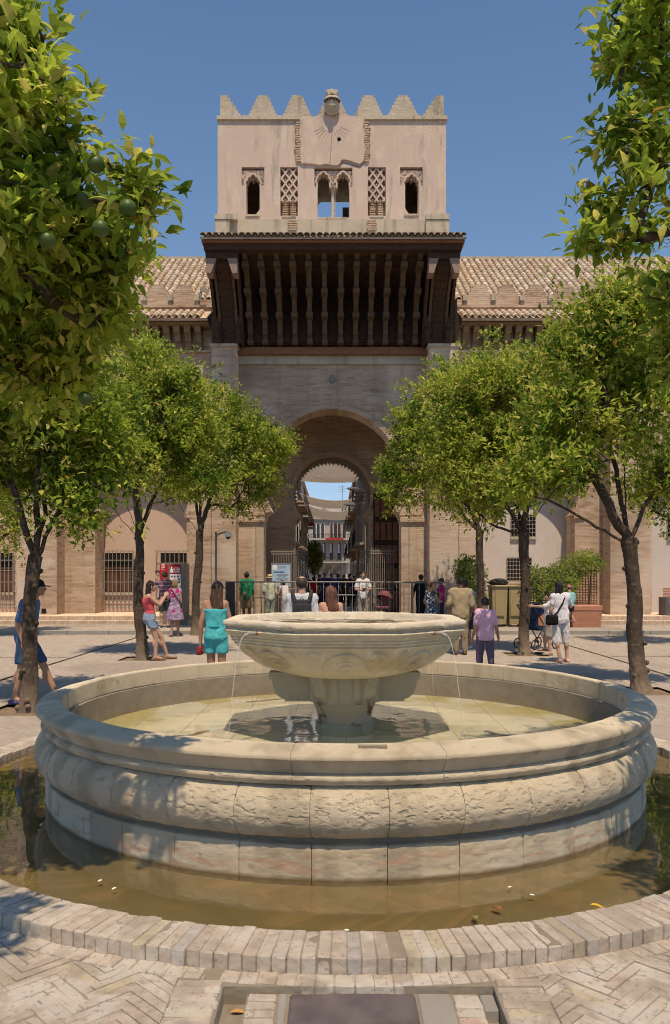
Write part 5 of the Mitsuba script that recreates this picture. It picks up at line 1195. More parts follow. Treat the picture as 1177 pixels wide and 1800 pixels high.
def orange_tree(lab, base, fork_z, r_tr, lean, limbs, blobs, n_tuft, per, leaf, lod, yellow, seed, n_conn=110, thr=.40, knobs=0, single=0, group='orange trees of the courtyard', clip=None):
    rng = np.random.default_rng(seed)
    tr = thing('orange_tree', lab, 'tree', group)
    b = np.array([base[0], base[1], -.06]); fk = b + np.array([lean[0], lean[1], fork_z + .06])
    # trunk
    n = 22; s = np.linspace(0, 1, n)[:, None]; P = b + (fk - b) * s
    P[:, 0] += .05 * np.sin(s[:, 0] * 5 + seed) * s[:, 0] * (1 - s[:, 0]) * 3; P[:, 1] += .04 * np.cos(s[:, 0] * 4 + seed)
    R = r_tr * (1 - .22 * s[:, 0]) + r_tr * .75 * np.exp(-s[:, 0] * fork_z / .13) * (.5) + r_tr * .12 * np.exp(-((s[:, 0] - 1) / .08) ** 2)
    m = tube(P, R, 20); m = TM(m.vertices, m.faces)
    nn = m.vertex_normals; v = m.vertices
    m = TM(v + nn * ((meshkit.fbm(v * [7, 7, 2.2] + seed, 3, seed) - .5) * r_tr * .6)[:, None], m.faces)
    kn = [m]
    for i in range(knobs):
        a, z = rng.uniform(0, 6.28), rng.choice([rng.uniform(.08, .65), rng.uniform(.2, fork_z)]); c = b + (fk - b) * (z / fork_z); rr = np.interp(z / fork_z, s[:, 0], R)
        kn.append(blob(c + [math.cos(a) * rr * .95, math.sin(a) * rr * .95, 0], (.035, .035, .035), 2, .3, 3, i))
    obj('trunk', cat(kn), 'bark', tr, smooth=50)
    # limbs
    nodes, parent, rad_fix = [fk - [0, 0, .06]], [-1], {}
    fork_i = 0; lim_nodes = []
    for lp in limbs:
        pts = [fk - [0, 0, .08]] + [np.array(q, float) for q in lp]
        pr = 0; path = [pts[0]]
        for a_, c_ in zip(pts[:-1], pts[1:]):
            k = max(2, int(np.linalg.norm(c_ - a_) / .16))
            for i in range(1, k + 1):
                q = a_ + (c_ - a_) * i / k + rng.normal(0, .012, 3); nodes.append(q); parent.append(pr); pr = len(nodes) - 1; path.append(q)
        lim_nodes.append(path)
    # crown sample points
    C = np.array([bb[:3] for bb in blobs]); Rb_ = np.array([bb[3:6] for bb in blobs]); w = (Rb_.prod(1)) ** (.75 if lod else .5); w /= w.sum()
    pts, outs = [], []
    while len(pts) < n_tuft:
        k = rng.choice(len(C), p=w); u = rng.normal(size=3); u /= np.linalg.norm(u)
        r = rng.random() ** .33 * .97 + .03 * rng.random(); r = 1 - (1 - r) * (1.0 if rng.random() < .7 else .5)
        q = C[k] + u * Rb_[k] * r
        if clip is not None and not clip(q): continue
        if meshkit.noise(q[None] * (1.9 if lod else 3.2), seed)[0] < thr * (1.15 if u[2] < -.2 else .85): continue
        pts.append(q); outs.append(u / Rb_[k])
    pts, outs = np.array(pts), np.array(outs)
    if lod:
        ncl = max(30, n_tuft // 20); cl = pts[:ncl]; co = outs[:ncl]; ki = rng.integers(0, ncl, n_tuft); sg = rng.uniform(.12, .30, ncl)
        off = rng.normal(size=(n_tuft, 3)) * sg[ki][:, None] * [1, 1, .75]; mixw = (rng.random(n_tuft) < .82)[:, None]
        pts = np.where(mixw, cl[ki] + off, pts); o2 = co[ki] / np.linalg.norm(co[ki], axis=1, keepdims=True) + off / (np.linalg.norm(off, axis=1, keepdims=True) + 1e-6) * .9 + [0, 0, .2]; outs = np.where(mixw, o2, outs)
    outs /= np.linalg.norm(outs, axis=1, keepdims=True)
    # connect some of the points to the limbs with twigs
    idx = rng.permutation(n_tuft)[:n_conn]
    dd = np.linalg.norm(pts[idx] - fk, axis=1); idx = idx[np.argsort(dd)]
    nlimb = len(nodes)
    for t in idx:
        A = np.array(nodes); q = pts[t]; dv = A - q
        i = int(np.argmin(np.linalg.norm(dv, axis=1) + .25 * np.maximum(0, A[:, 2] - q[2]))); a = A[i]; D = np.linalg.norm(q - a)
        if D < .05: continue
        k = max(2, int(D / .17)); pr = i; mid = rng.normal(0, .06 * D, 3) + [0, 0, .10 * D]
        for j in range(1, k + 1):
            f = j / k; nodes.append(a + (q - a) * f + mid * 4 * f * (1 - f)); parent.append(pr); pr = len(nodes) - 1
    N = len(nodes); nodes = np.array(nodes); kids = [[] for _ in range(N)]
    for i in range(1, N): kids[parent[i]].append(i)
    r = np.zeros(N)
    for i in range(N - 1, -1, -1): r[i] = .0052 if not kids[i] else sum(r[k] ** 2.25 for k in kids[i]) ** (1 / 2.25)
    top = r[0]; sc = (r_tr * .78) / max(top, 1e-6); r = np.maximum(.0042, r * np.where(r > .02, sc if sc > 1 else sc, 1.0 + (sc - 1) * np.clip(r / .02, 0, 1)))
    for i in range(1, N): r[i] = min(r[i], r[parent[i]] * .985)
    chains = []; stack = [(0, k) for k in kids[0]]
    while stack:
        a, c = stack.pop(); ch = [a, c]
        while kids[ch[-1]]:
            ks = sorted(kids[ch[-1]], key=lambda k: -r[k]); stack += [(ch[-1], k) for k in ks[1:]]; ch.append(ks[0])
        chains.append(ch)
    big_, tw = [], []
    for ch in chains:
        rr = r[ch].copy(); rr[0] = min(rr[0], rr[1] * 1.15); m = tube(nodes[ch], rr, 9 if rr[0] > .03 else 5, caps=False)
        (big_ if rr[0] > .022 else tw).append(m)
    for m in big_: obj('branch', m, 'bark', tr, smooth=50)
    if tw: obj('twigs', cat(tw), 'twig', tr, kind='stuff')
    # leaves in tufts
    n = n_tuft * per; ti = np.repeat(np.arange(n_tuft), per)
    o = outs[ti] * .55 + np.array([0, 0, .30]); rnd = rng.normal(size=(n, 3)); d = o + rnd * .62; d /= np.linalg.norm(d, axis=1, keepdims=True)
    sc_ = rng.uniform(.6, 1.2, n); tl = leaf * 1.5
    bp = pts[ti] + outs[ti] * (rng.uniform(-.9, .6, n) * tl)[:, None] + rng.normal(size=(n, 3)) * leaf * .38
    d[:, 2] -= .12; nr = np.array([0, 0, 1.0]) + rng.normal(size=(n, 3)) * .42 + outs[ti] * .35
    col = pal(rng, n, yellow, bp)
    Lf = leaf * sc_; Wf = Lf * rng.uniform(.36, .48, n) * (1.1 if lod else 1)
    keep = np.ones(n, bool)
    if single:
        px = 588.5 + (bp[:, 0] - EYE[0]) * FL / (bp[:, 1] - EYE[1]); py = 1012 - (bp[:, 2] - EYE[2]) * FL / (bp[:, 1] - EYE[1])
        inside = (px > 5) & (px < 1172) & (py > 5); dist = np.where(inside, np.linalg.norm(bp - EYE, axis=1) - 4 * Lf, 99); sel = np.argsort(dist)[:single]; keep[sel] = False
        for i in sel:
            m, c = leaves(bp[i:i + 1], d[i:i + 1], nr[i:i + 1], Lf[i:i + 1], Wf[i:i + 1], col[i:i + 1], 0)
            k = fastkey('leaf', tr); scene[k] = mikit.ply(m, 'leaf', color=c)
    m, c = leaves(bp[keep], d[keep], nr[keep], Lf[keep], Wf[keep], col[keep], lod)
    obj('foliage', m, 'leaf', tr, color=c, kind='stuff')
    return tr, pts, outs
def PB(px, py, d, rx, rz, ry): return (X(px, d), Y(d), Z(py, d), rx * d / FL, ry, rz * d / FL)
def PT(px, py, d): return (X(px, d), Y(d), Z(py, d))
orange_tree('orange tree at the left whose trunk hides the young man in blue', TREES_AT['T1'], 1.95, .100, (.10, .05),
    [[PT(30, 880, 10.0), PT(5, 780, 9.9)], [PT(68, 830, 10.1), PT(60, 740, 10.2)], [PT(110, 880, 10.2), PT(185, 850, 10.3)], [PT(85, 840, 10.4), PT(110, 770, 10.7)]],
    [PB(60, 730, 10.1, 120, 95, .95), PB(170, 790, 10.3, 55, 55, .5), PB(-40, 800, 10, 80, 90, .7), PB(20, 640, 10.2, 100, 90, .8), PB(150, 690, 10.4, 80, 75, .6), PB(150, 895, 10.3, 45, 38, .3), PB(120, 850, 10.6, 70, 35, .4)],
    1700, 12, .120, 1, .14, 1, 100, .42, knobs=26)
orange_tree('orange tree second from the left beside the woman in the red top', TREES_AT['T2'], 2.55, .115, (-.08, .05),
    [[PT(222, 880, 16.3), PT(200, 820, 16.2)], [PT(262, 890, 16.5), PT(290, 840, 16.6), PT(320, 790, 16.7)], [PT(270, 885, 16.2), PT(320, 872, 16.1)], [PT(215, 915, 16.2), PT(190, 880, 16.2), PT(150, 870, 16.2)], [PT(240, 850, 16.2), PT(245, 780, 16.2)]],
    [PB(262, 770, 16.3, 128, 105, 1.35), PB(250, 680, 16.3, 90, 78, 1.0), PB(340, 800, 16.4, 70, 85, .9), PB(175, 790, 16.3, 55, 70, .8), PB(310, 725, 16.4, 75, 75, .9), PB(255, 632, 16.3, 50, 32, .55)],
    2500, 13, .118, 1, .20, 2, 110, .33, knobs=16)
orange_tree('orange tree third from the left next to the camera pole', TREES_AT['T3'], 3.0, .125, (.10, 0),
    [[PT(352, 900, 22.8), PT(352, 830, 22.8)], [PT(330, 910, 22.8), PT(310, 880, 22.7)], [PT(368, 880, 22.9), PT(395, 840, 23), PT(440, 800, 23)], [PT(345, 880, 23.2), PT(330, 800, 23.4)]],
    [PB(405, 790, 23, 88, 88, 1.4), PB(445, 810, 23, 60, 70, 1.1), PB(360, 740, 23, 70, 70, 1.1), PB(420, 860, 23, 62, 45, .9), PB(340, 850, 23, 40, 45, .7), PB(480, 800, 23, 26, 30, .5)],
    2300, 13, .122, 1, .16, 3, 100, .33, knobs=8)
orange_tree('tall orange tree at the right with a long low limb reaching left', TREES_AT['R1'], 2.25, .125, (-.16, .05),
    [[PT(1020, 910, 11.4), PT(960, 880, 11.2), PT(910, 860, 11.0)], [PT(1060, 870, 11.7), PT(1025, 800, 11.8), PT(1010, 740, 11.8)], [PT(1095, 850, 11.7), PT(1100, 760, 11.6), PT(1130, 690, 11.6)], [PT(1140, 870, 11.8), PT(1190, 800, 11.8)], [PT(1075, 790, 12.0), PT(1062, 720, 12.2)]],
    [PB(1100, 610, 11.7, 110, 105, 1.0), PB(1020, 650, 11.6, 85, 90, .8), PB(1000, 760, 11.5, 90, 75, .7), PB(1150, 720, 11.7, 80, 95, .7), PB(950, 830, 11.2, 65, 42, .5), PB(1130, 530, 11.6, 70, 45, .6), PB(1060, 560, 11.7, 60, 42, .5), PB(1190, 850, 11.8, 55, 50, .5)],
    2200, 12, .120, 1, .24, 4, 120, .42, knobs=14)
orange_tree('orange tree second from the right with a dark trunk before the planters', TREES_AT['R2'], 2.65, .125, (-.02, .05),
    [[PT(890, 890, 17.1), PT(860, 830, 17.0)], [PT(925, 880, 17.2), PT(930, 800, 17.3)], [PT(955, 885, 17.3), PT(975, 850, 17.4)], [PT(905, 870, 17.4), PT(900, 780, 17.6)], [PT(870, 925, 17.0), PT(820, 890, 17), PT(790, 860, 17)]],
    [PB(865, 745, 17.2, 128, 112, 1.5), PB(905, 665, 17.2, 72, 66, .9), PB(800, 800, 17.0, 92, 85, 1.1), PB(930, 790, 17.3, 75, 85, 1.0), PB(790, 725, 17.1, 70, 62, .9), PB(850, 870, 17.1, 85, 45, .9)],
    3000, 13, .118, 1, .30, 5, 110, .30, knobs=10)
orange_tree('orange tree third from the right nearest the right buttress', TREES_AT['R3'], 3.0, .125, (.0, 0),
    [[PT(810, 900, 22.8), PT(770, 850, 22.8), PT(720, 820, 22.8)], [PT(828, 880, 22.9), PT(830, 800, 23)], [PT(850, 900, 22.9), PT(870, 860, 23)], [PT(800, 830, 23.2), PT(790, 740, 23.4)]],
    [PB(775, 770, 23, 88, 92, 1.5), PB(815, 665, 23, 58, 50, .9), PB(715, 855, 22.8, 52, 52, .8), PB(740, 800, 23, 55, 70, 1.0), PB(840, 750, 23.2, 80, 100, 1.2), PB(790, 700, 23, 60, 45, .9), PB(800, 860, 23, 70, 40, .8)],
    2700, 13, .122, 1, .14, 6, 100, .30, knobs=6)
orange_tree('orange tree of the next row showing only leaves low at the left edge', (-10.4, 15.0), 2.4, .12, (.2, 0), [[(-9.9, 14.9, 3.2)], [(-10.6, 15.2, 3.5)]],
    [PB(5, 915, 21.5, 55, 42, .8), PB(-60, 850, 21.5, 90, 90, 1.2), PB(20, 830, 21.5, 60, 50, .8)], 900, 12, .122, 1, .30, 7, 40, .30)
orange_tree('orange tree of the next row showing only leaves at the right edge', (9.3, 12.4), 2.5, .12, (-.1, 0), [[(8.9, 12.4, 3.2)], [(9.3, 12.6, 3.4)]],
    [PB(1165, 870, 19.2, 55, 42, .8), PB(1215, 810, 19.2, 75, 85, 1.1), PB(1150, 815, 19.2, 45, 45, .7)], 900, 12, .122, 1, .12, 8, 40, .30)
NL = orange_tree('large leaved orange tree close to the camera filling the upper left, with green fruit', (-2.95, -3.25), 1.75, .11, (.1, .0),
    [[(-2.4, -3.2, 2.4), (-1.9, -3.1, 3.1), (-1.6, -3.1, 3.8)], [(-2.9, -3.1, 2.6), (-2.8, -3.0, 3.6)], [(-2.6, -2.6, 2.5), (-2.1, -2.3, 2.8), (-1.75, -2.2, 3.1)], [(-3.3, -3.4, 2.6)], [(-2.4, -3.8, 2.6), (-1.8, -4.3, 3.0)]],
    [PB(15, 60, 3.3, 75, 85, .30), PB(55, 200, 3.3, 95, 95, .32), PB(60, 345, 3.45, 120, 90, .36), PB(205, 320, 3.3, 50, 38, .16), PB(255, 345, 3.25, 24, 40, .09), PB(75, 455, 3.85, 125, 85, .42), PB(85, 560, 4.5, 120, 85, .45), PB(155, 520, 3.85, 62, 70, .25),
     PB(60, 655, 4.7, 120, 65, .40), PB(-90, 300, 3.45, 140, 250, .5), PB(-200, 480, 3.9, 150, 200, .6), PB(-40, 600, 4.9, 130, 110, .5), PB(120, 265, 3.3, 55, 50, .2), PB(245, 345, 3.3, 48, 58, .16), PB(175, 440, 3.75, 70, 58, .3), PB(180, 510, 3.85, 34, 55, .22), PB(120, 620, 4.6, 55, 50, .25), PB(45, 430, 3.4, 80, 60, .3), PB(-60, 480, 3.75, 90, 80, .4), (-1.75, -4.45, 3.05, .45, .40, .35), (-2.1, -2.7, 3.6, .6, .55, .5), (-2.3, -1.9, 3.4, .5, .5, .5)],
    2250, 9, .092, 0, .13, 9, 330, .36, single=300)
NR = orange_tree('large leaved orange tree close to the camera hanging in at the upper right', (3.1, -2.2), 1.8, .11, (-.1, 0),
    [[(2.8, -2.2, 2.6), (2.4, -2.3, 3.3), (2.05, -2.4, 3.9)], [(3.0, -2.0, 2.7), (2.8, -1.9, 3.7)], [(2.7, -2.4, 2.7), (2.3, -2.5, 3.1), (1.95, -2.5, 3.6)], [(2.8, -1.8, 2.5), (2.6, -1.6, 3.0)]],
    [PB(1125, 45, 4.2, 75, 55, .3), PB(1030, 12, 4.2, 26, 18, .08), PB(1085, 110, 4.2, 38, 28, .14), PB(1165, 140, 4.3, 42, 55, .2), PB(1085, 232, 4.2, 42, 34, .16), PB(1145, 265, 4.2, 55, 45, .2), PB(1085, 350, 4.2, 62, 48, .22), PB(1045, 415, 4.15, 30, 32, .12), PB(1120, 415, 4.2, 60, 48, .22),
     PB(1195, 510, 5.0, 55, 75, .4), PB(1205, 610, 5.2, 55, 75, .4), PB(1280, 250, 4.4, 90, 240, .45), PB(1320, 500, 5.0, 100, 160, .5), (2.5, -2.8, 3.5, .5, .6, .45), (2.6, -1.9, 3.3, .5, .5, .5), (2.15, -3.9, 3.2, .35, .4, .3), (2.4, -3.3, 3.3, .5, .5, .4)],
    1250, 9, .092, 0, .12, 10, 300, .34, single=260)
# green oranges
M('green_orange', lambda p, n, uv: mix((.035, .075, .010), (.075, .125, .02), fbm(p.x * 30, p.y * 30, p.z * 30)), .45, .4)
FR = mikit.ply(blob((0, 0, 0), (.034, .034, .033), 3, .02, 4, 1), 'green_orange', smooth=True)
for (px, py) in ((101, 130), (169, 288), (148, 351), (177, 401), (225, 365), (205, 300), (83, 422), (104, 445), (216, 443), (150, 700), (186, 505)):
    d_ = (3.12 if py < 425 else 3.75) + .25 * ((px * 7 + py) % 10) / 10; place('fruit', FR, mat4(None, PT(px, py, d_)), NL[0])
# shrubs in the planters
def shrub(lab, blobs, n, leaf, pale, seed, stems):
    rng = np.random.default_rng(seed); s = thing('shrub', lab, 'shrub')
    C = np.array([b[:3] for b in blobs]); R_ = np.array([b[3:] for b in blobs]); w = R_.prod(1) ** .7; w /= w.sum()
    k = rng.choice(len(C), n, p=w); u = rng.normal(size=(n, 3)); u /= np.linalg.norm(u, axis=1, keepdims=True); p = C[k] + u * R_[k] * (rng.random((n, 1)) ** .4)
    d = u * .5 + rng.normal(size=(n, 3)) * .6 + [0, 0, .3]; col = pal(rng, n, .04, p)
    wv = (rng.random(n) < pale)[:, None]; col = np.where(wv, np.array([.42, .44, .30]) * rng.uniform(.7, 1.1, (n, 1)), col)
    Lf = leaf * rng.uniform(.7, 1.2, n); m, c = leaves(p, d, rng.normal(size=(n, 3)) * .6 + [0, 0, 1], Lf, Lf * .5, col, 1)
    obj('foliage', m, 'leaf', s, color=c, kind='stuff')
    obj('stems', cat([tube([a, (np.array(a) + np.array(b)) / 2 + rng.normal(0, .05, 3), b], [.025, .018, .01], 5) for a, b in stems]), 'twig', s)
shrub('dense pale flecked bush in the planter left of the woman in white', [PB(960, 1035, 24.3, 40, 38, .4), PB(935, 1020, 24.3, 20, 30, .3), PB(985, 1025, 24.3, 30, 40, .35)], 4200, .10, .30, 31, [(PT(950, 1062, 24.3), PT(945, 1015, 24.3)), (PT(975, 1062, 24.3), PT(985, 1010, 24.3))])
shrub('feathery light green bush spreading over the wooden trellis', [PB(1015, 995, 24.6, 42, 24, .4), PB(1045, 992, 24.6, 20, 14, .3), PB(1000, 1015, 24.6, 26, 28, .3), PB(1030, 980, 24.6, 22, 14, .25)], 3600, .07, .04, 32, [(PT(1008, 1062, 24.6), PT(1010, 990, 24.6)), (PT(1035, 1062, 24.6), PT(1040, 985, 24.6))])
shrub('mixed climbing bush behind the man in khaki', [PB(828, 1015, 24.4, 28, 38, .4), PB(815, 1000, 24.4, 20, 26, .3), PB(840, 1045, 24.4, 16, 22, .3)], 3000, .09, .22, 33, [(PT(825, 1062, 24.4), PT(825, 1000, 24.4)), (PT(812, 1062, 24.4), PT(812, 1000, 24.4))])
st = thing('street_tree', 'small dense dark green tree on the left side of the street beyond the gate', 'tree')
rng = np.random.default_rng(77); dS = 60.0; nL = 3000
u = rng.normal(size=(nL, 3)); u /= np.linalg.norm(u, axis=1, keepdims=True); ct = np.array(PT(553, 980, dS)); p = ct + u * [.68, .7, 1.3] * (rng.random((nL, 1)) ** .4)
col = pal(rng, nL, .02, p) * .8; m, c = leaves(p, u * .5 + rng.normal(size=(nL, 3)) * .6, rng.normal(size=(nL, 3)) * .6 + [0, 0, 1], np.full(nL, .16), np.full(nL, .08), col, 1)
obj('crown', m, 'leaf', st, color=c, kind='stuff'); obj('trunk', cyl((ct[0], ct[1], FLOOR), ct, .06, 8), 'bark', st)
# ------------------------------------------------------------------ people
Mf = m3.Manifold
def sph(c, r, n=14):
    s = Mf.sphere(1.0, n); r = np.broadcast_to(np.asarray(r, float), 3)
    return s.scale([float(a) for a in r]).translate([float(a) for a in c])
def hull(*ss): return Mf.batch_hull(list(ss))
def bone(a, b, ra, rb, n=12): return hull(sph(a, ra, n), sph(b, rb, n))
def merge(ms): return Mf.batch_boolean(ms, m3.OpType.Add)
def finish(man, L, it=8, amp=0.0, freq=14, seed=0):
    man = man.refine_to_length(L); t = man.to_mesh(); m = trimesh.Trimesh(np.array(t.vert_properties)[:, :3], np.array(t.tri_verts), process=True)
    if it: trimesh.smoothing.filter_taubin(m, lamb=.5, nu=.52, iterations=it)
    if amp: m = TM(m.vertices + m.vertex_normals * ((meshkit.fbm(m.vertices * [freq, freq, freq * .55] + seed, 3, seed) - .5) * 2 * amp)[:, None], m.faces)
    return m
JOINTS = dict(hipL=(-.052, 0, .515), hipR=(.052, 0, .515), kneeL=(-.056, .012, .285), kneeR=(.056, .012, .285), ankL=(-.058, -.008, .045), ankR=(.058, -.008, .045),
              waist=(0, .0, .62), chest=(0, 0, .735), neck=(0, -.004, .835), head=(0, .006, .928), shL=(-.092, -.004, .805), shR=(.092, -.004, .805),
              elL=(-.118, -.02, .635), elR=(.118, -.02, .635), wrL=(-.130, .03, .485), wrR=(.130, .03, .485))
def hand_parts(w, el, side, H, curl=.35):
    """a palm, four fingers and a thumb continuing the forearm; metres"""
    d = w - el; d /= np.linalg.norm(d); inn = np.array([-side, .25, 0.0]); m = inn - d * (inn @ d); m /= np.linalg.norm(m); a = np.cross(d, m) * side
    k = H / 1.7; out = []; p1 = w + d * .085 * k
    pa = [w + a * .022 * k, w - a * .022 * k, p1 + a * .030 * k, p1 - a * .030 * k]
    out.append(hull(*[sph(q, .0135 * k, 8) for q in pa]))
    for i, ln in enumerate((.070, .078, .072, .056)):
        b = p1 + a * (.030 - .020 * i) * k; d1 = d * math.cos(curl) + m * math.sin(curl); d2 = d * math.cos(curl * 2.4) + m * math.sin(curl * 2.4)
        c = b + d1 * ln * .55 * k; e = c + d2 * ln * .5 * k; out += [bone(b, c, .0085 * k, .0075 * k, 7), bone(c, e, .0075 * k, .006 * k, 7)]
    t0 = w + a * .022 * k + d * .018 * k; t1 = t0 + (d * .6 + a * .7 + m * .35) * .038 * k; t2 = t1 + (d * .9 + a * .25 + m * .3) * .030 * k
    return out + [bone(t0, t1, .011 * k, .0095 * k, 7), bone(t1, t2, .0095 * k, .0075 * k, 7)]
SKIN = {}
def skin(c):
    c = tuple(c)
    if c not in SKIN: SKIN[c] = M(f'skin_{len(SKIN)}', c, .55, .35)
    return SKIN[c]
CL = {}
def fabric(c):
    if isinstance(c, str): return c
    if c not in CL: CL[c] = cloth(f'fabric_{len(CL)}', c)
    return CL[c]
LIGHT, TAN, BROWN = (.50, .30, .21), (.40, .225, .145), (.20, .105, .065)
def person(label, x, y, z, H, heading, pose=None, sk=LIGHT, top=None, bottom=None, dress=None, hair=None, shoes=(.05, .05, .05), cap=None, hat=None, fem=False, face=False, coarse=False, bag=None, extra=None):
    J = {k: np.array(v, float) for k, v in JOINTS.items()}
    if fem:
        for k in ('shL', 'shR', 'elL', 'elR', 'wrL', 'wrR'): J[k][0] *= .84
        for k in ('hipL', 'hipR', 'kneeL', 'kneeR', 'ankL', 'ankR'): J[k][0] *= .88
    for k, v in (pose or {}).items(): J[k] = np.array(v, float)
    J = {k: v * H for k, v in J.items()}
    A = mat4(rotz(heading), (x, y, z)); g = H
    P = thing('person', label, 'person')
    def put(nm, mesh, mat, parent=P, smooth=True, color=None, lab=None):
        mesh = TM(mesh.vertices, mesh.faces); mesh.apply_transform(A); return obj(nm, mesh, mat, parent, smooth=smooth, color=color, label=lab)
    w, c = J['waist'], J['chest']; hw = .034 if fem else .032; cw = .036 if fem else .050
    def torso(e):
        r = lambda v: (v + e) * g
        up = [sph(c + np.array([s * cw * g, 0, 0]), (r(.047), r(.058), r(.066)), 14) for s in (-1, 1)]
        wa = [sph(w + np.array([s * .034 * g, 0, 0]), (r(.038 if fem else .050), r(.048 if fem else .058), r(.055)), 14) for s in (-1, 1)]
        hp = [sph((J['hipL'] + J['hipR']) / 2 + np.array([s * hw * g, -.006 * g, .012 * g]), (r(.056), r(.064), r(.06)), 14) for s in (-1, 1)]
        sh = [sph(J[k], r(.036), 12) for k in ('shL', 'shR')]
        nk = sph(J['neck'] - np.array([0, 0, .012 * g]), (r(.036), r(.036), r(.02)), 12)
        return [hull(*hp, *wa), hull(*wa, *up), hull(*up, *sh, nk)]
    B = torso(0)
    if fem: B += [sph(c + np.array([s * .042 * g, .050 * g, .0]), .036 * g, 12) for s in (-1, 1)]
    B += [bone(J['neck'] - np.array([0, 0, .02 * g]), J['head'] - np.array([0, .012 * g, .03 * g]), .036 * g, .031 * g)]
    hd = J['head']
    B += [sph(hd + np.array([0, -.004, .008]) * g, np.array([.0445, .054, .058]) * g, 20), hull(sph(hd + np.array([0, .018, -.018]) * g, np.array([.036, .038, .036]) * g), sph(hd + np.array([0, .034, -.050]) * g, np.array([.016, .014, .012]) * g, 10))]
    B += [bone(hd + np.array([0, .052, .006]) * g, hd + np.array([0, .062, -.014]) * g, .0055 * g, .0085 * g, 8)]
    B += [sph(hd + np.array([s * .045, -.004, -.006]) * g, np.array([.007, .013, .019]) * g, 8) for s in (-1, 1)]
    for s, S in ((-1, 'L'), (1, 'R')):
        B += [bone(J['sh' + S], J['el' + S], .031 * g, .0235 * g), bone(J['el' + S], J['wr' + S], .0235 * g, .0155 * g), sph(J['el' + S] + (J['wr' + S] - J['el' + S]) * .25, .0245 * g, 10)]
        kn, an, hp = J['knee' + S], J['ank' + S], J['hip' + S]
        B += [bone(hp, kn, .047 * g, .032 * g), bone(kn, an, .031 * g, .020 * g), sph(kn + (an - kn) * .30 + np.array([0, -.012 * g, 0]), np.array([.031, .033, .06]) * g, 10)]
        to = an + np.array([.010 * s, .095, -.028]) * g; he = an + np.array([0, -.026, -.022]) * g
        B += [hull(sph(an, .021 * g, 10), sph(he, .021 * g, 10), sph(to, np.array([.026, .022, .014]) * g, 10))]
        if not coarse: B += hand_parts(J['wr' + S], J['el' + S], s, H)
        else: B.append(bone(J['wr' + S], J['wr' + S] + (J['wr' + S] - J['el' + S]) * .45, .016 * g, .012 * g, 8))
        if shoes is not None:
            sm = hull(sph(an + np.array([0, -.004, -.014]) * g, .024 * g, 10), sph(he + np.array([0, -.003, -.004]) * g, .023 * g, 10), sph(to + np.array([0, .006, -.002]) * g, np.array([.030, .026, .016]) * g, 10)).trim_by_plane((0., 0., 1.), float(an[2] - .043 * g - .0))
            sm = sm.trim_by_plane((0., 0., -1.), -float(an[2] + .004 * g)); put('shoe', finish(sm, .02 * g, 2), fabric(shoes))
    body = finish(merge(B), (.022 if not coarse else .05) * g, 6)
    scene[P] = mikit.ply((lambda m: (m.apply_transform(A), m)[1])(TM(body.vertices, body.faces)), skin(sk), smooth=True)
    rs = int(abs(x * 97 + y * 31)) % 50
    def neckhole(r): return hull(sph(J['neck'] + np.array([0, .012 * g, -.004 * g]), np.array([r, r * 1.05, .012]) * g, 14), sph(J['neck'] + np.array([0, .03 * g, .08 * g]), np.array([r * 1.3, r * 1.3, .02]) * g, 14))
    # upper garment: (colour, sleeve fraction, hem height, neckline height[, strapless])
    if top:
        colr, slv, hem, neck = top[:4]; e = top[4] if len(top) > 4 else .011
        G = torso(e)
        if fem: G += [sph(c + np.array([s * .042 * g, .050 * g, .0]), (.036 + e) * g, 12) for s in (-1, 1)]
        if slv > 0:
            for S in ('L', 'R'):
                a, b = J['sh' + S], J['el' + S]
                if slv <= 1: G.append(bone(a, a + (b - a) * slv, (.031 + e * .45) * g, (.028 + e * .7) * g))
                else: G += [bone(a, b, (.034 + e) * g, (.029 + e) * g), bone(b, b + (J['wr' + S] - b) * (slv - 1), (.027 + e) * g, (.022 + e) * g)]
        m = merge(G)
        lo = sph(J['hipL'] * .5 + J['hipR'] * .5 + np.array([0, 0, -.02 * g]), np.array([.092 + e, .070 + e, .06]) * g, 16) if hem < .5 else None
        if lo is not None: m = merge([m, hull(lo, *[sph(w + np.array([s * .034 * g, 0, 0]), (.058 + e) * g, 12) for s in (-1, 1)])])
        m = m.trim_by_plane((0., 0., 1.), float(hem * g))
        m = m.trim_by_plane((0., 0., -1.), -float(neck * g)) if slv == 0 else m - neckhole(.044)
        put('shirt' if slv > 0 else 'top', finish(m, (.016 if not coarse else .05) * g, 4, .011 * g, 15 / g, rs), fabric(colr))
    if bottom:
        colr, length, e = bottom[:3]; G = []
        hp = [sph((J['hipL'] + J['hipR']) / 2 + np.array([s * hw * g, -.006 * g, .012 * g]), np.array([.056 + e, .064 + e, .06 + e]) * g, 14) for s in (-1, 1)]
        G.append(hull(*hp, *[sph(w + np.array([s * .034 * g, 0, -.03 * g]), np.array([(.040 if fem else .050) + e, .054 + e, .03]) * g, 12) for s in (-1, 1)]))
        for S in ('L', 'R'):
            h_, k_, a_ = J['hip' + S], J['knee' + S], J['ank' + S]
            if length <= 1: G.append(bone(h_, h_ + (k_ - h_) * length, (.048 + e) * g, (.048 - .013 * length + e * 1.3) * g))
            else: G += [bone(h_, k_, (.048 + e) * g, (.034 + e) * g), bone(k_, k_ + (a_ - k_) * (length - 1), (.034 + e) * g, (.031 - .006 * (length - 1) + e) * g)]
        gm = merge(G)
        if length <= 1: gm = gm.trim_by_plane((0., 0., 1.), float(np.mean([(J['hip' + S] + (J['knee' + S] - J['hip' + S]) * length)[2] for S in ('L', 'R')]) - .012 * g))
        put('trousers' if length > 1.4 else 'shorts', finish(gm, (.016 if not coarse else .05) * g, 3, .010 * g, 16 / g, rs + 3), fabric(colr))
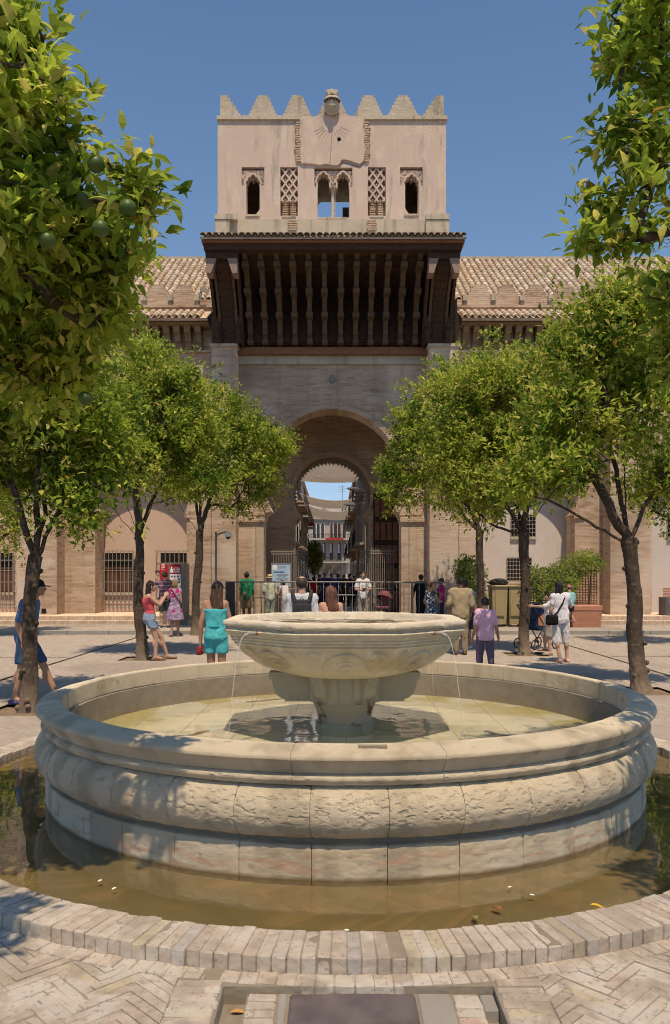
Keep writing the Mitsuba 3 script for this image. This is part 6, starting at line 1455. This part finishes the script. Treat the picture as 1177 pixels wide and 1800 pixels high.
    if dress:
        colr, hem, top_, flare = dress; n, mz = 56, 18; zs = np.linspace(0, 1, mz); V = []
        hc = (J['hipL'] + J['hipR']) / 2
        for s in zs:
            zc_ = w[2] + (hem * g - w[2]) * s; cc_ = w * (1 - s) + (hc + (J['kneeL'] + J['kneeR'] - J['hipL'] - J['hipR']) * .25 * s) * s; rx = (.076 + .026 * min(1, s * 2.2) + flare * s) * g; ry = (.062 + .018 * min(1, s * 2.2) + flare * s) * g
            for k in range(n):
                t = 2 * math.pi * k / n; f = 1 + .06 * s * math.sin(t * 9 + 2 * math.sin(t * 2)) ; V.append([cc_[0] + rx * f * math.cos(t), cc_[1] + ry * f * math.sin(t), zc_])
        F = [q for i in range(mz - 1) for k in range(n) for q in ([i * n + k, (i + 1) * n + k, (i + 1) * n + (k + 1) % n], [i * n + k, (i + 1) * n + (k + 1) % n, i * n + (k + 1) % n])]
        put('skirt', TM(V, F), fabric(colr))
        m = merge(torso(.010) + ([sph(c + np.array([s * .042 * g, .050 * g, .0]), .047 * g, 12) for s in (-1, 1)])).trim_by_plane((0., 0., 1.), float(w[2] - .01)) - neckhole(.062)
        put('bodice', finish(m, .025 * g, 3, .004 * g, 15, rs), fabric(colr))
    # hair: (colour, kind, length down from the head centre)
    if hair:
        colr, kind = hair[:2]
        cap_ = sph(hd + np.array([0, -.008, .014]) * g, np.array([.0495, .0575, .0595]) * g, 20)
        cap_ = cap_.trim_by_plane((0., -1., .72), float(((-hd[1] + .72 * hd[2]) - .022 * g) / math.hypot(1, .72)))
        hs = [cap_]
        if kind == 'bald': hs = [cap_ - sph(hd + np.array([0, -.012, .068]) * g, np.array([.034, .040, .05]) * g, 14)]
        if kind in ('long', 'bun', 'bob'):
            ln = hair[2]; hs.append(hull(sph(hd + np.array([0, -.030, .0]) * g, np.array([.048, .036, .045]) * g), sph(hd + np.array([0, -.038, -ln * .5]) * g, np.array([.056, .028, .03]) * g)))
            if kind == 'long': hs.append(hull(sph(hd + np.array([0, -.038, -ln * .5]) * g, np.array([.056, .028, .03]) * g), sph(hd + np.array([.01, -.052, -ln]) * g, np.array([.058, .020, .02]) * g)))
            if kind == 'bun': hs.append(sph(hd + np.array([0, -.06, .02]) * g, .03 * g))
        hm = finish(merge(hs), .014 * g, 3); hn = hm.vertex_normals; hv = hm.vertices
        wav = (meshkit.fbm(hv * np.array([60, 60, 14]) / g, 3, rs) - .5) * (.030 if kind == 'long' else .012) * g
        put('hair', TM(hv + hn * wav[:, None], hm.faces), M(f'hair_{P}', colr, .5, .4, lambda p, n, uv: fbm(p.x * 120, p.y * 120, p.z * 16), .012))
    if cap:
        k_ = sph(hd + np.array([0, -.006, .022]) * g, np.array([.051, .060, .056]) * g, 20).trim_by_plane((0., 0., 1.), float(hd[2] + .012 * g))
        v_ang = cap[1] if len(cap) > 1 else 0.0
        vz = hull(sph((0, .03 * g, 0), np.array([.044, .02, .004]) * g, 14), sph((0, .095 * g, -.008 * g), np.array([.030, .018, .004]) * g, 14)).rotate([0., 0., float(math.degrees(v_ang))]).translate([float(q) for q in hd + np.array([0, -.004, .022]) * g])
        put('cap', finish(merge([k_, vz]), .02 * g, 2), fabric(cap[0]))
    if hat:
        ht = lathe([(0, .075), (.03, .072), (.046, .06), (.052, .02), (.056, .012), (.098, .004), (.100, .0), (.056, .004), (.05, .0)], 28); ht.apply_transform(mat4(None, hd + np.array([0, -.004, .022]) * g, g)); put('hat', ht, fabric(hat), smooth=False)
        bd = lathe([(.0535, .030), (.0565, .013)], 28); bd.apply_transform(mat4(None, hd + np.array([0, -.004, .022]) * g, g)); put('hat_band', bd, fabric((.10, .06, .04)))
    if face:
        for s in (-1, 1):
            e_ = put('eye', blob(hd + np.array([s * .019, .0475, .006]) * g, np.array([.008, .005, .005]) * g, 2), 'white_print'); put('pupil', blob(hd + np.array([s * .019, .0520, .006]) * g, np.array([.0035, .0025, .0035]) * g, 1), 'iron_dark', e_)
            put('eyebrow', blob(hd + np.array([s * .020, .0515, .020]) * g, np.array([.011, .004, .0028]) * g, 1), 'twig')
        put('mouth', blob(hd + np.array([0, .0505, -.032]) * g, np.array([.014, .005, .0035]) * g, 2), 'red_panel' if False else M(f'lips_{P}', (.30, .10, .08), .5))
    return P, A, J
def held(name, mesh, mat, A, label, cat_, smooth=True, **kw):
    m = TM(mesh.vertices, mesh.faces); m.apply_transform(A); return obj(name, m, mat, smooth=smooth, label=label, cat=cat_, **kw)
def rbox(c, s, r=.02, L=.03):
    c, h = np.array(c, float), np.array(s, float) / 2 - r
    return finish(hull(*[sph(c + h * [a, b, d], r, 8) for a in (-1, 1) for b in (-1, 1) for d in (-1, 1)]), L, 0)
BACKBENT = dict(elR=(.125, .01, .64), wrR=(.085, .12, .60))
# 1 young man in blue behind the left tree
person('young man in a blue shirt and denim shorts half hidden behind the leftmost trunk', X(46, 10.6), Y(10.6), 0, 1.66, -math.pi / 2, dict(
    head=(0, .095, .925), neck=(0, .055, .835), chest=(0, .02, .735), shL=(-.10, .03, .805), shR=(.10, .03, .805), elL=(-.11, -.02, .64), elR=(.12, -.02, .64), wrL=(-.10, .00, .50), wrR=(.12, .02, .50),
    kneeR=(.05, -.02, .285), ankR=(.05, -.075, .045), kneeL=(-.05, .12, .30), ankL=(-.05, .235, .045)), TAN, top=((.085, .155, .30), .8, .44, .83), bottom=((.045, .085, .16), .80, .010), hair=((.02, .015, .012), 'short'), shoes=(.12, .11, .22), cap=((.02, .02, .022),), face=True)
# 2 woman in the red top leaning on the second tree
w2 = person('woman in a coral red top and denim shorts leaning against a tree', X(266, 15.95), Y(15.95), 0, 1.60, -1.2, dict(
    head=(0, .00, .925), chest=(0, -.035, .735), neck=(0, -.03, .832), waist=(0, -.02, .62), shL=(-.088, -.04, .80), shR=(.088, -.04, .80), elR=(.105, .09, .70), wrR=(.045, .17, .81), elL=(-.10, .09, .70), wrL=(-.045, .17, .80),
    hipL=(-.05, -.02, .51), hipR=(.05, -.02, .51), kneeR=(.05, .05, .285), ankR=(.055, .045, .045), kneeL=(-.055, .13, .29), ankL=(-.06, .21, .045)), LIGHT, top=((.62, .10, .12), 0, .50, .79, .010), bottom=((.24, .32, .44), .42, .014), hair=((.015, .011, .010), 'long', .15), shoes=(.22, .13, .08), fem=True, face=True)
held('phone', cham(.075, .014, .14, .004), 'iron_dark', w2[1] @ mat4(None, (0, .31, 1.37)), 'dark phone held up by the woman in the coral top', 'phone', smooth=False)
# 3, 4 at the ticket machine
M('floral', lambda p, n, uv: mix(mix((.46, .34, .42), (.22, .17, .30), smoothstep(.45, .55, noise(p.x * 26, p.y * 26, p.z * 26))), mi.Color3f(.48, .03, .16), smoothstep(.62, .68, noise(p.x * 9 + 3, p.y * 5, p.z * 7))), .85, .15)
w3 = person('woman in a purple flowered summer dress seen from behind by the ticket machine', X(308, 22.2), Y(22.2), 0, 1.60, .15, dict(elL=(-.115, .03, .66), wrL=(-.07, .12, .66), kneeL=(-.05, .0, .285), ankL=(-.06, -.04, .045), ankR=(.05, .05, .045)), TAN, dress=('floral', .30, .80, .045), hair=((.26, .17, .08), 'bob', .07), shoes=(.16, .12, .10), fem=True)
held('shoulder_bag', cat([rbox((.16, .02, .86), (.06, .20, .18), .02), tube([(-.10, -.09, 1.33), (0.03, -.125, 1.12), (.14, -.05, .94)], .014, 6)]), 'iron_dark', w3[1], 'dark shoulder bag with a long strap on the woman in the flowered dress', 'bag')
M('plaid', lambda p, n, uv: mix(mix((.20, .07, .09), (.10, .09, .16), smoothstep(.4, .6, dr.sin(p.x * 60) * .5 + .5)), mi.Color3f(.33, .26, .28), smoothstep(.75, .95, dr.sin(p.z * 55) * .5 + .5)), .85, .15)
w4 = person('man in a dark plaid shirt and green hat lifting a camera before the ticket machine', X(290, 24.3), Y(24.3), FLOOR, 1.70, .1, dict(elL=(-.17, .08, .78), wrL=(-.15, .12, .93), wrR=(.10, .10, .58)), LIGHT, top=('plaid', .8, .46, .83), bottom=((.05, .05, .055), .9, .016), hair=((.06, .04, .03), 'short'), cap=((.10, .14, .07),), shoes=(.08, .07, .06))
held('photo_camera', cat([cham(.13, .07, .09, .01), cyl((0, .03, 0), (0, .10, 0), .035)]), 'iron_dark', w4[1] @ mat4(None, (-.25, .24, 1.70)), 'small camera held high by the man in the plaid shirt', 'camera', smooth=False)
# 5 woman in the turquoise playsuit
w5 = person('woman in a strapless turquoise playsuit and dark cap walking away left of the bowl', X(380, 11.0), Y(11.0), 0, 1.625, -.10, dict(
    elR=(.118, .02, .66), wrR=(.125, .13, .60), elL=(-.125, -.02, .64), wrL=(-.135, .0, .49), kneeL=(-.05, .03, .285), ankL=(-.05, .05, .05), head=(0.012, .012, .925)), TAN, top=((.085, .46, .50), 0, .505, .765, .014), bottom=((.085, .44, .48), .50, .011), hair=((.085, .045, .028), 'long', .16), cap=((.018, .018, .025), -.9), shoes=(.3, .2, .12), fem=True)
obj('waistband', (lambda m: (m.apply_transform(w5[1]), m)[1])(lathe([(.118, .985), (.128, .995), (.128, 1.01), (.118, 1.02)], 40)), fabric((.05, .37, .42)), w5[0], smooth=True)
held('handbag', rbox((-.235, .03, .66), (.07, .13, .12), .02), fabric((.30, .03, .04)), w5[1], 'small red bag in the hand of the woman in turquoise', 'bag')
# 6, 7 couple behind the bowl
M('checkshirt', lambda p, n, uv: mix((.56, .58, .62), (.40, .43, .48), smoothstep(.3, .7, (dr.sin(p.x * 260) * .5 + .5) * (dr.sin(p.z * 260) * .5 + .5))), .85, .15)
w6 = person('balding man in a grey check shirt seen from behind over the bowl', X(531, 11.4), Y(11.4), 0, 1.705, .05, dict(head=(.0, .012, .925)), LIGHT, top=('checkshirt', .85, .45, .845, .012), bottom=((.12, .11, .10), 1.9, .012), hair=((.055, .042, .034), 'bald'), shoes=(.1, .08, .06))
bp_ = thing('backpack', 'dark grey backpack worn by the balding man', 'backpack')
for nm, ms in (('bag', rbox((0, -.20, 1.13), (.27, .15, .42), .05)), ('pocket', rbox((0, -.285, 1.03), (.22, .06, .20), .025)), ('top_flap', rbox((0, -.20, 1.335), (.24, .13, .06), .025)),
               ('strap', tube([(-.10, -.145, 1.33), (-.125, -.13, 1.42), (-.135, -.03, 1.475), (-.13, .08, 1.42)], .028, 8)), ('strap', tube([(.10, -.145, 1.33), (.125, -.13, 1.42), (.135, -.03, 1.475), (.13, .08, 1.42)], .028, 8)), ('loop', tube([(-.03, -.16, 1.35), (0, -.16, 1.40), (.03, -.16, 1.35)], .008, 6))):
    obj(nm, (lambda m: (m.apply_transform(w6[1]), m)[1])(TM(ms.vertices, ms.faces)), fabric((.045, .045, .05)), bp_, smooth=True)
person('woman with long wavy auburn hair right of the man with the backpack', X(581, 11.6), Y(11.6), 0, 1.565, .12, dict(head=(.004, .01, .925)), LIGHT, top=((.50, .09, .10), 0, .45, .735, .010), bottom=((.1, .1, .14), .9, .014), hair=((.14, .06, .04), 'long', .155), shoes=(.1, .08, .06), fem=True)
# 8, 9 boy and the man in khaki
person('boy in a pink shirt and purple cropped trousers walking away right of the bowl', X(852, 13.0), Y(13.0), 0, 1.365, .0, dict(shL=(-.085, 0, .80), shR=(.085, 0, .80), elL=(-.122, -.03, .64), elR=(.125, -.03, .64), wrL=(-.15, .02, .50), wrR=(.165, .03, .49), kneeL=(-.062, .05, .29), kneeR=(.064, 0, .285), ankL=(-.062, .03, .06), ankR=(.068, -.06, .06), head=(0, .01, .918)), TAN, top=((.70, .43, .55), .75, .47, .84, .014), bottom=((.15, .105, .165), 1.35, .010), hair=((.018, .015, .014), 'short'), shoes=(.10, .08, .07))
person('stout man in a khaki shirt and trousers standing with his back to the fountain', X(808, 17.1), Y(17.1), 0, 1.68, .0, dict(elL=(-.15, -.01, .64), elR=(.15, -.01, .64), shL=(-.108, 0, .80), shR=(.108, 0, .80)), BROWN, top=((.36, .29, .18), .95, .44, .845, .022), bottom=((.27, .21, .135), 1.92, .013), hair=((.018, .015, .014), 'short'), shoes=(.10, .07, .05))
person('person in pale blue shirt and white trainers behind the man in khaki', X(817, 18.6), Y(18.6), 0, 1.60, -.3, dict(ankL=(-.05, .04, .045)), TAN, top=((.32, .42, .56), .9, .46, .84, .02), bottom=((.04, .045, .06), .95, .02), hair=((.05, .03, .02), 'short'), shoes=(.65, .65, .66))
# 10 woman carrying a toddler
w10 = person('woman in white with long black hair carrying a toddler, seen from behind at the right', X(984, 15.6), Y(15.6), 0, 1.60, .0, dict(
    elR=(.14, .05, .68), wrR=(.16, .14, .70), elL=(-.115, -.01, .64), wrL=(-.12, .05, .50), kneeL=(-.05, .0, .285), ankL=(-.02, -.05, .045), ankR=(.09, .02, .045), kneeR=(.075, .03, .285), head=(-.02, .02, .925)), LIGHT, top=((.68, .66, .70), .5, .47, .835, .016), bottom=((.66, .64, .62), 1.12, .016), hair=((.010, .009, .010), 'long', .14), shoes=(.55, .36, .26), fem=True)
hb_ = thing('handbag', 'black handbag on a diagonal strap worn by the woman in white', 'bag')
for nm, ms in (('bag', rbox((-.20, -.13, .84), (.24, .11, .20), .04)), ('strap', tube([(.09, -.06, 1.34), (.02, -.125, 1.18), (-.10, -.13, .98), (-.16, -.13, .92)], .016, 6))):
    obj(nm, (lambda m: (m.apply_transform(w10[1]), m)[1])(TM(ms.vertices, ms.faces)), fabric((.012, .012, .014)), hb_, smooth=True)
person('toddler in a pink cap and turquoise shirt held by the woman in white', X(1004, 15.6), Y(15.75), .80, .82, .45, dict(hipL=(-.06, 0, .33), hipR=(.06, 0, .33), kneeL=(-.11, .10, .25), kneeR=(.10, .08, .20), ankL=(-.13, -.02, .06), ankR=(.11, -.03, .03), waist=(0, 0, .43), chest=(0, 0, .55), neck=(0, 0, .66), head=(0, .02, .80), shL=(-.11, 0, .63), shR=(.11, 0, .63),
    elL=(-.16, .06, .52), elR=(.17, .02, .50), wrL=(-.10, .16, .50), wrR=(.17, .12, .46)), LIGHT, top=((.22, .50, .52), .6, .36, .67, .03), bottom=((.045, .045, .055), .9, .03), hair=((.05, .03, .02), 'short'), cap=((.55, .17, .22),), shoes=(.62, .30, .36))
person('child in a white shirt pointing left, mostly hidden behind the woman in white', X(965, 17.0), Y(17.0), 0, 1.35, 1.35, dict(elL=(-.11, .10, .77), wrL=(-.09, .25, .78), kneeR=(.05, .08, .29), ankR=(.05, .06, .10)), LIGHT, top=((.66, .66, .67), .8, .45, .84, .02), bottom=((.4, .33, .28), .9, .02), hair=((.03, .02, .015), 'short'), shoes=(.3, .2, .15))
# 12 .. by the gate
w12 = person('man in a white short sleeved shirt facing us behind the long railing', X(637, 27.0), Y(27.0), FLOOR, 1.73, math.pi + .1, dict(elL=(-.15, .02, .65), elR=(.15, .02, .65), wrL=(-.06, .16, .64), wrR=(.06, .16, .63), ankL=(-.06, .03, .045)), LIGHT, top=((.66, .67, .70), .7, .45, .84, .018), bottom=((.36, .31, .25), 1.92, .018), hair=((.035, .022, .015), 'short'), shoes=(.08, .06, .05), face=True)
held('photo_camera', cat([cham(.14, .07, .10, .01), cyl((0, .03, 0), (0, .13, 0), .04)]), 'iron_dark', w12[1] @ mat4(None, (0, .36, 1.12)), 'black camera held at the chest of the man in white', 'camera', smooth=False)
person('dark skinned man in a green shirt standing behind the railing at the left', X(434, 26.9), Y(26.9), FLOOR, 1.71, .2, None, BROWN, top=((.02, .22, .09), .85, .45, .845, .018), bottom=((.30, .20, .10), 1.0, .02), hair=((.012, .01, .01), 'short'), shoes=(.1, .1, .1))
person('person in a straw hat and pale green jacket behind the railing near the board', X(475, 26.9), Y(26.9), FLOOR, 1.60, .5, dict(elL=(-.13, .02, .65), wrL=(-.09, .12, .62)), LIGHT, top=((.50, .52, .40), 1.7, .44, .845, .02), bottom=((.33, .36, .27), 1.9, .016), hair=((.3, .28, .26), 'short'), hat=(.55, .45, .28), shoes=(.3, .25, .2), coarse=True)
person('woman in a white top with a pink trim bending behind the railing', X(503, 26.9), Y(26.9), FLOOR, 1.50, .8, dict(head=(0, .12, .88), neck=(0, .08, .80), chest=(0, .05, .72), shL=(-.09, .06, .78), shR=(.09, .06, .78), elL=(-.12, .12, .64), wrL=(-.08, .2, .56)), LIGHT, top=((.68, .60, .60), .3, .47, .80, .016), bottom=((.42, .42, .45), 1.3, .02), hair=((.03, .022, .02), 'bun', .03), shoes=(.3, .2, .2), fem=True, coarse=True)
person('woman in a bright red dress in the passage of the gate', X(552, 33.0), Y(33.0), FLOOR, 1.55, .3, None, LIGHT, dress=((.45, .02, .03), .25, .83, .03), hair=((.03, .02, .015), 'bob', .07), shoes=(.1, .05, .05), fem=True, coarse=True)
person('man in black with a dark cap leaning behind the right railing', X(739, 26.8), Y(26.8), FLOOR, 1.62, -.5, dict(elL=(-.16, .02, .66), wrL=(-.2, .06, .55)), TAN, top=((.015, .015, .018), .9, .44, .845, .02), bottom=((.02, .02, .025), 1.9, .02), hair=((.015, .012, .01), 'short'), cap=((.012, .012, .014),), shoes=(.03, .03, .03), coarse=True)
M('printdress', lambda p, n, uv: mix((.045, .06, .08), (.42, .47, .50), smoothstep(.54, .60, noise(p.x * 24, p.y * 24, p.z * 24))), .85, .15)
person('woman with short brown hair in a black and white patterned dress right of the bowl', X(756, 20.6), Y(20.6), 0, 1.56, -.9, dict(elL=(-.14, .0, .65), wrL=(-.12, .09, .55), elR=(.13, .05, .66), wrR=(.08, .16, .66)), TAN, dress=('printdress', .28, .80, .05), hair=((.16, .075, .04), 'short'), shoes=(.1, .05, .05), fem=True, coarse=True)
w19 = person('woman in a magenta top standing behind the right railing', X(775, 26.7), Y(26.7), FLOOR, 1.50, 1.2, dict(elR=(.12, .05, .66), wrR=(.08, .16, .64)), TAN, top=((.45, .03, .20), .6, .45, .84, .016), bottom=((.05, .05, .1), 1.9, .016), hair=((.04, .025, .02), 'short'), cap=((.1, .06, .04),), shoes=(.1, .1, .1), fem=True, coarse=True)
held('bag', rbox((.02, .26, .92), (.10, .20, .16), .03), fabric((.62, .05, .30)), w19[1], 'bright pink bag held by the woman in the magenta top', 'bag')
for i, (px, d_, h_, c_, lab) in enumerate(((541, 41, 1.62, (.03, .03, .04), 'passer-by in black at the left of the street'), (562, 44, 1.66, (.05, .04, .05), 'passer-by in dark grey in the middle of the street'), (571, 39, 1.72, (.06, .05, .13), 'passer-by in dark violet in the street'), (583, 43, 1.70, (.04, .05, .13), 'passer-by in navy blue with a pale bag in the street'),
    (593, 40, 1.68, (.045, .06, .15), 'passer-by in a blue shirt in the street'), (603, 46, 1.65, (.03, .03, .03), 'passer-by in black farther down the street'), (613, 41, 1.70, (.07, .06, .06), 'passer-by in brown at the right of the street'), (623, 38, 1.60, (.02, .03, .06), 'passer-by in dark blue near the open gate leaf'))):
    person(lab, X(px, d_), Y(d_), FLOOR, h_, (i * 1.3) % 6, dict(ankL=(-.05, .06, .045)), TAN if i % 2 else LIGHT, top=(c_, .8, .45, .84, .02), bottom=(tuple(np.array(c_) * .6), 1.9, .018), hair=((.03, .02, .015), 'short'), coarse=True)
# pushchairs
def pushchair(label, px, d, z, colr, heading):
    g = thing('pushchair', label, 'pushchair'); A = mat4(rotz(heading), (X(px, d), Y(d), z))
    def put(nm, m, mat, par=g): m = TM(m.vertices, m.faces); m.apply_transform(A); return obj(nm, m, mat, par, smooth=40 if nm != 'frame' else False)
    put('frame', cat([tube([(s * .24, .38, .12), (s * .24, .05, .55), (s * .24, -.35, 1.02)], .014, 6) for s in (-1, 1)] + [tube([(s * .24, -.30, .12), (s * .24, .05, .55)], .014, 6) for s in (-1, 1)] + [cyl((-.24, -.35, 1.02), (.24, -.35, 1.02), .016, 6)]), 'iron_dark')
    put('seat', rbox((0, .05, .48), (.40, .34, .10), .03), fabric(colr)); put('back', rbox((0, -.14, .72), (.40, .09, .46), .03), fabric(colr))
    hood_ = lathe([(.0, .26), (.12, .245), (.20, .19), (.25, .08), (.26, 0)], 20); hood_.apply_transform(mat4(rotx(.5), (0, -.05, .80))); put('hood', hood_, fabric(colr))
    for sx in (-1, 1):
        for yy in (.38, -.30):
            w_ = put('wheel', tube([(sx * .27 + .0, yy + .11 * math.cos(t), .125 + .11 * math.sin(t)) for t in np.linspace(0, 6.2832, 17)], .016, 6), 'iron_dark'); put('hub', cyl((sx * .25, yy, .125), (sx * .29, yy, .125), .03, 8), 'iron', w_)
pushchair('dark blue pushchair partly hidden by the dark trunk second from the right', 940, 18.5, 0, (.03, .045, .09), -1.0)
pushchair('pushchair with a red and grey hood behind the railing right of the man in white', 673, 27.3, FLOOR, (.22, .08, .09), 2.6)
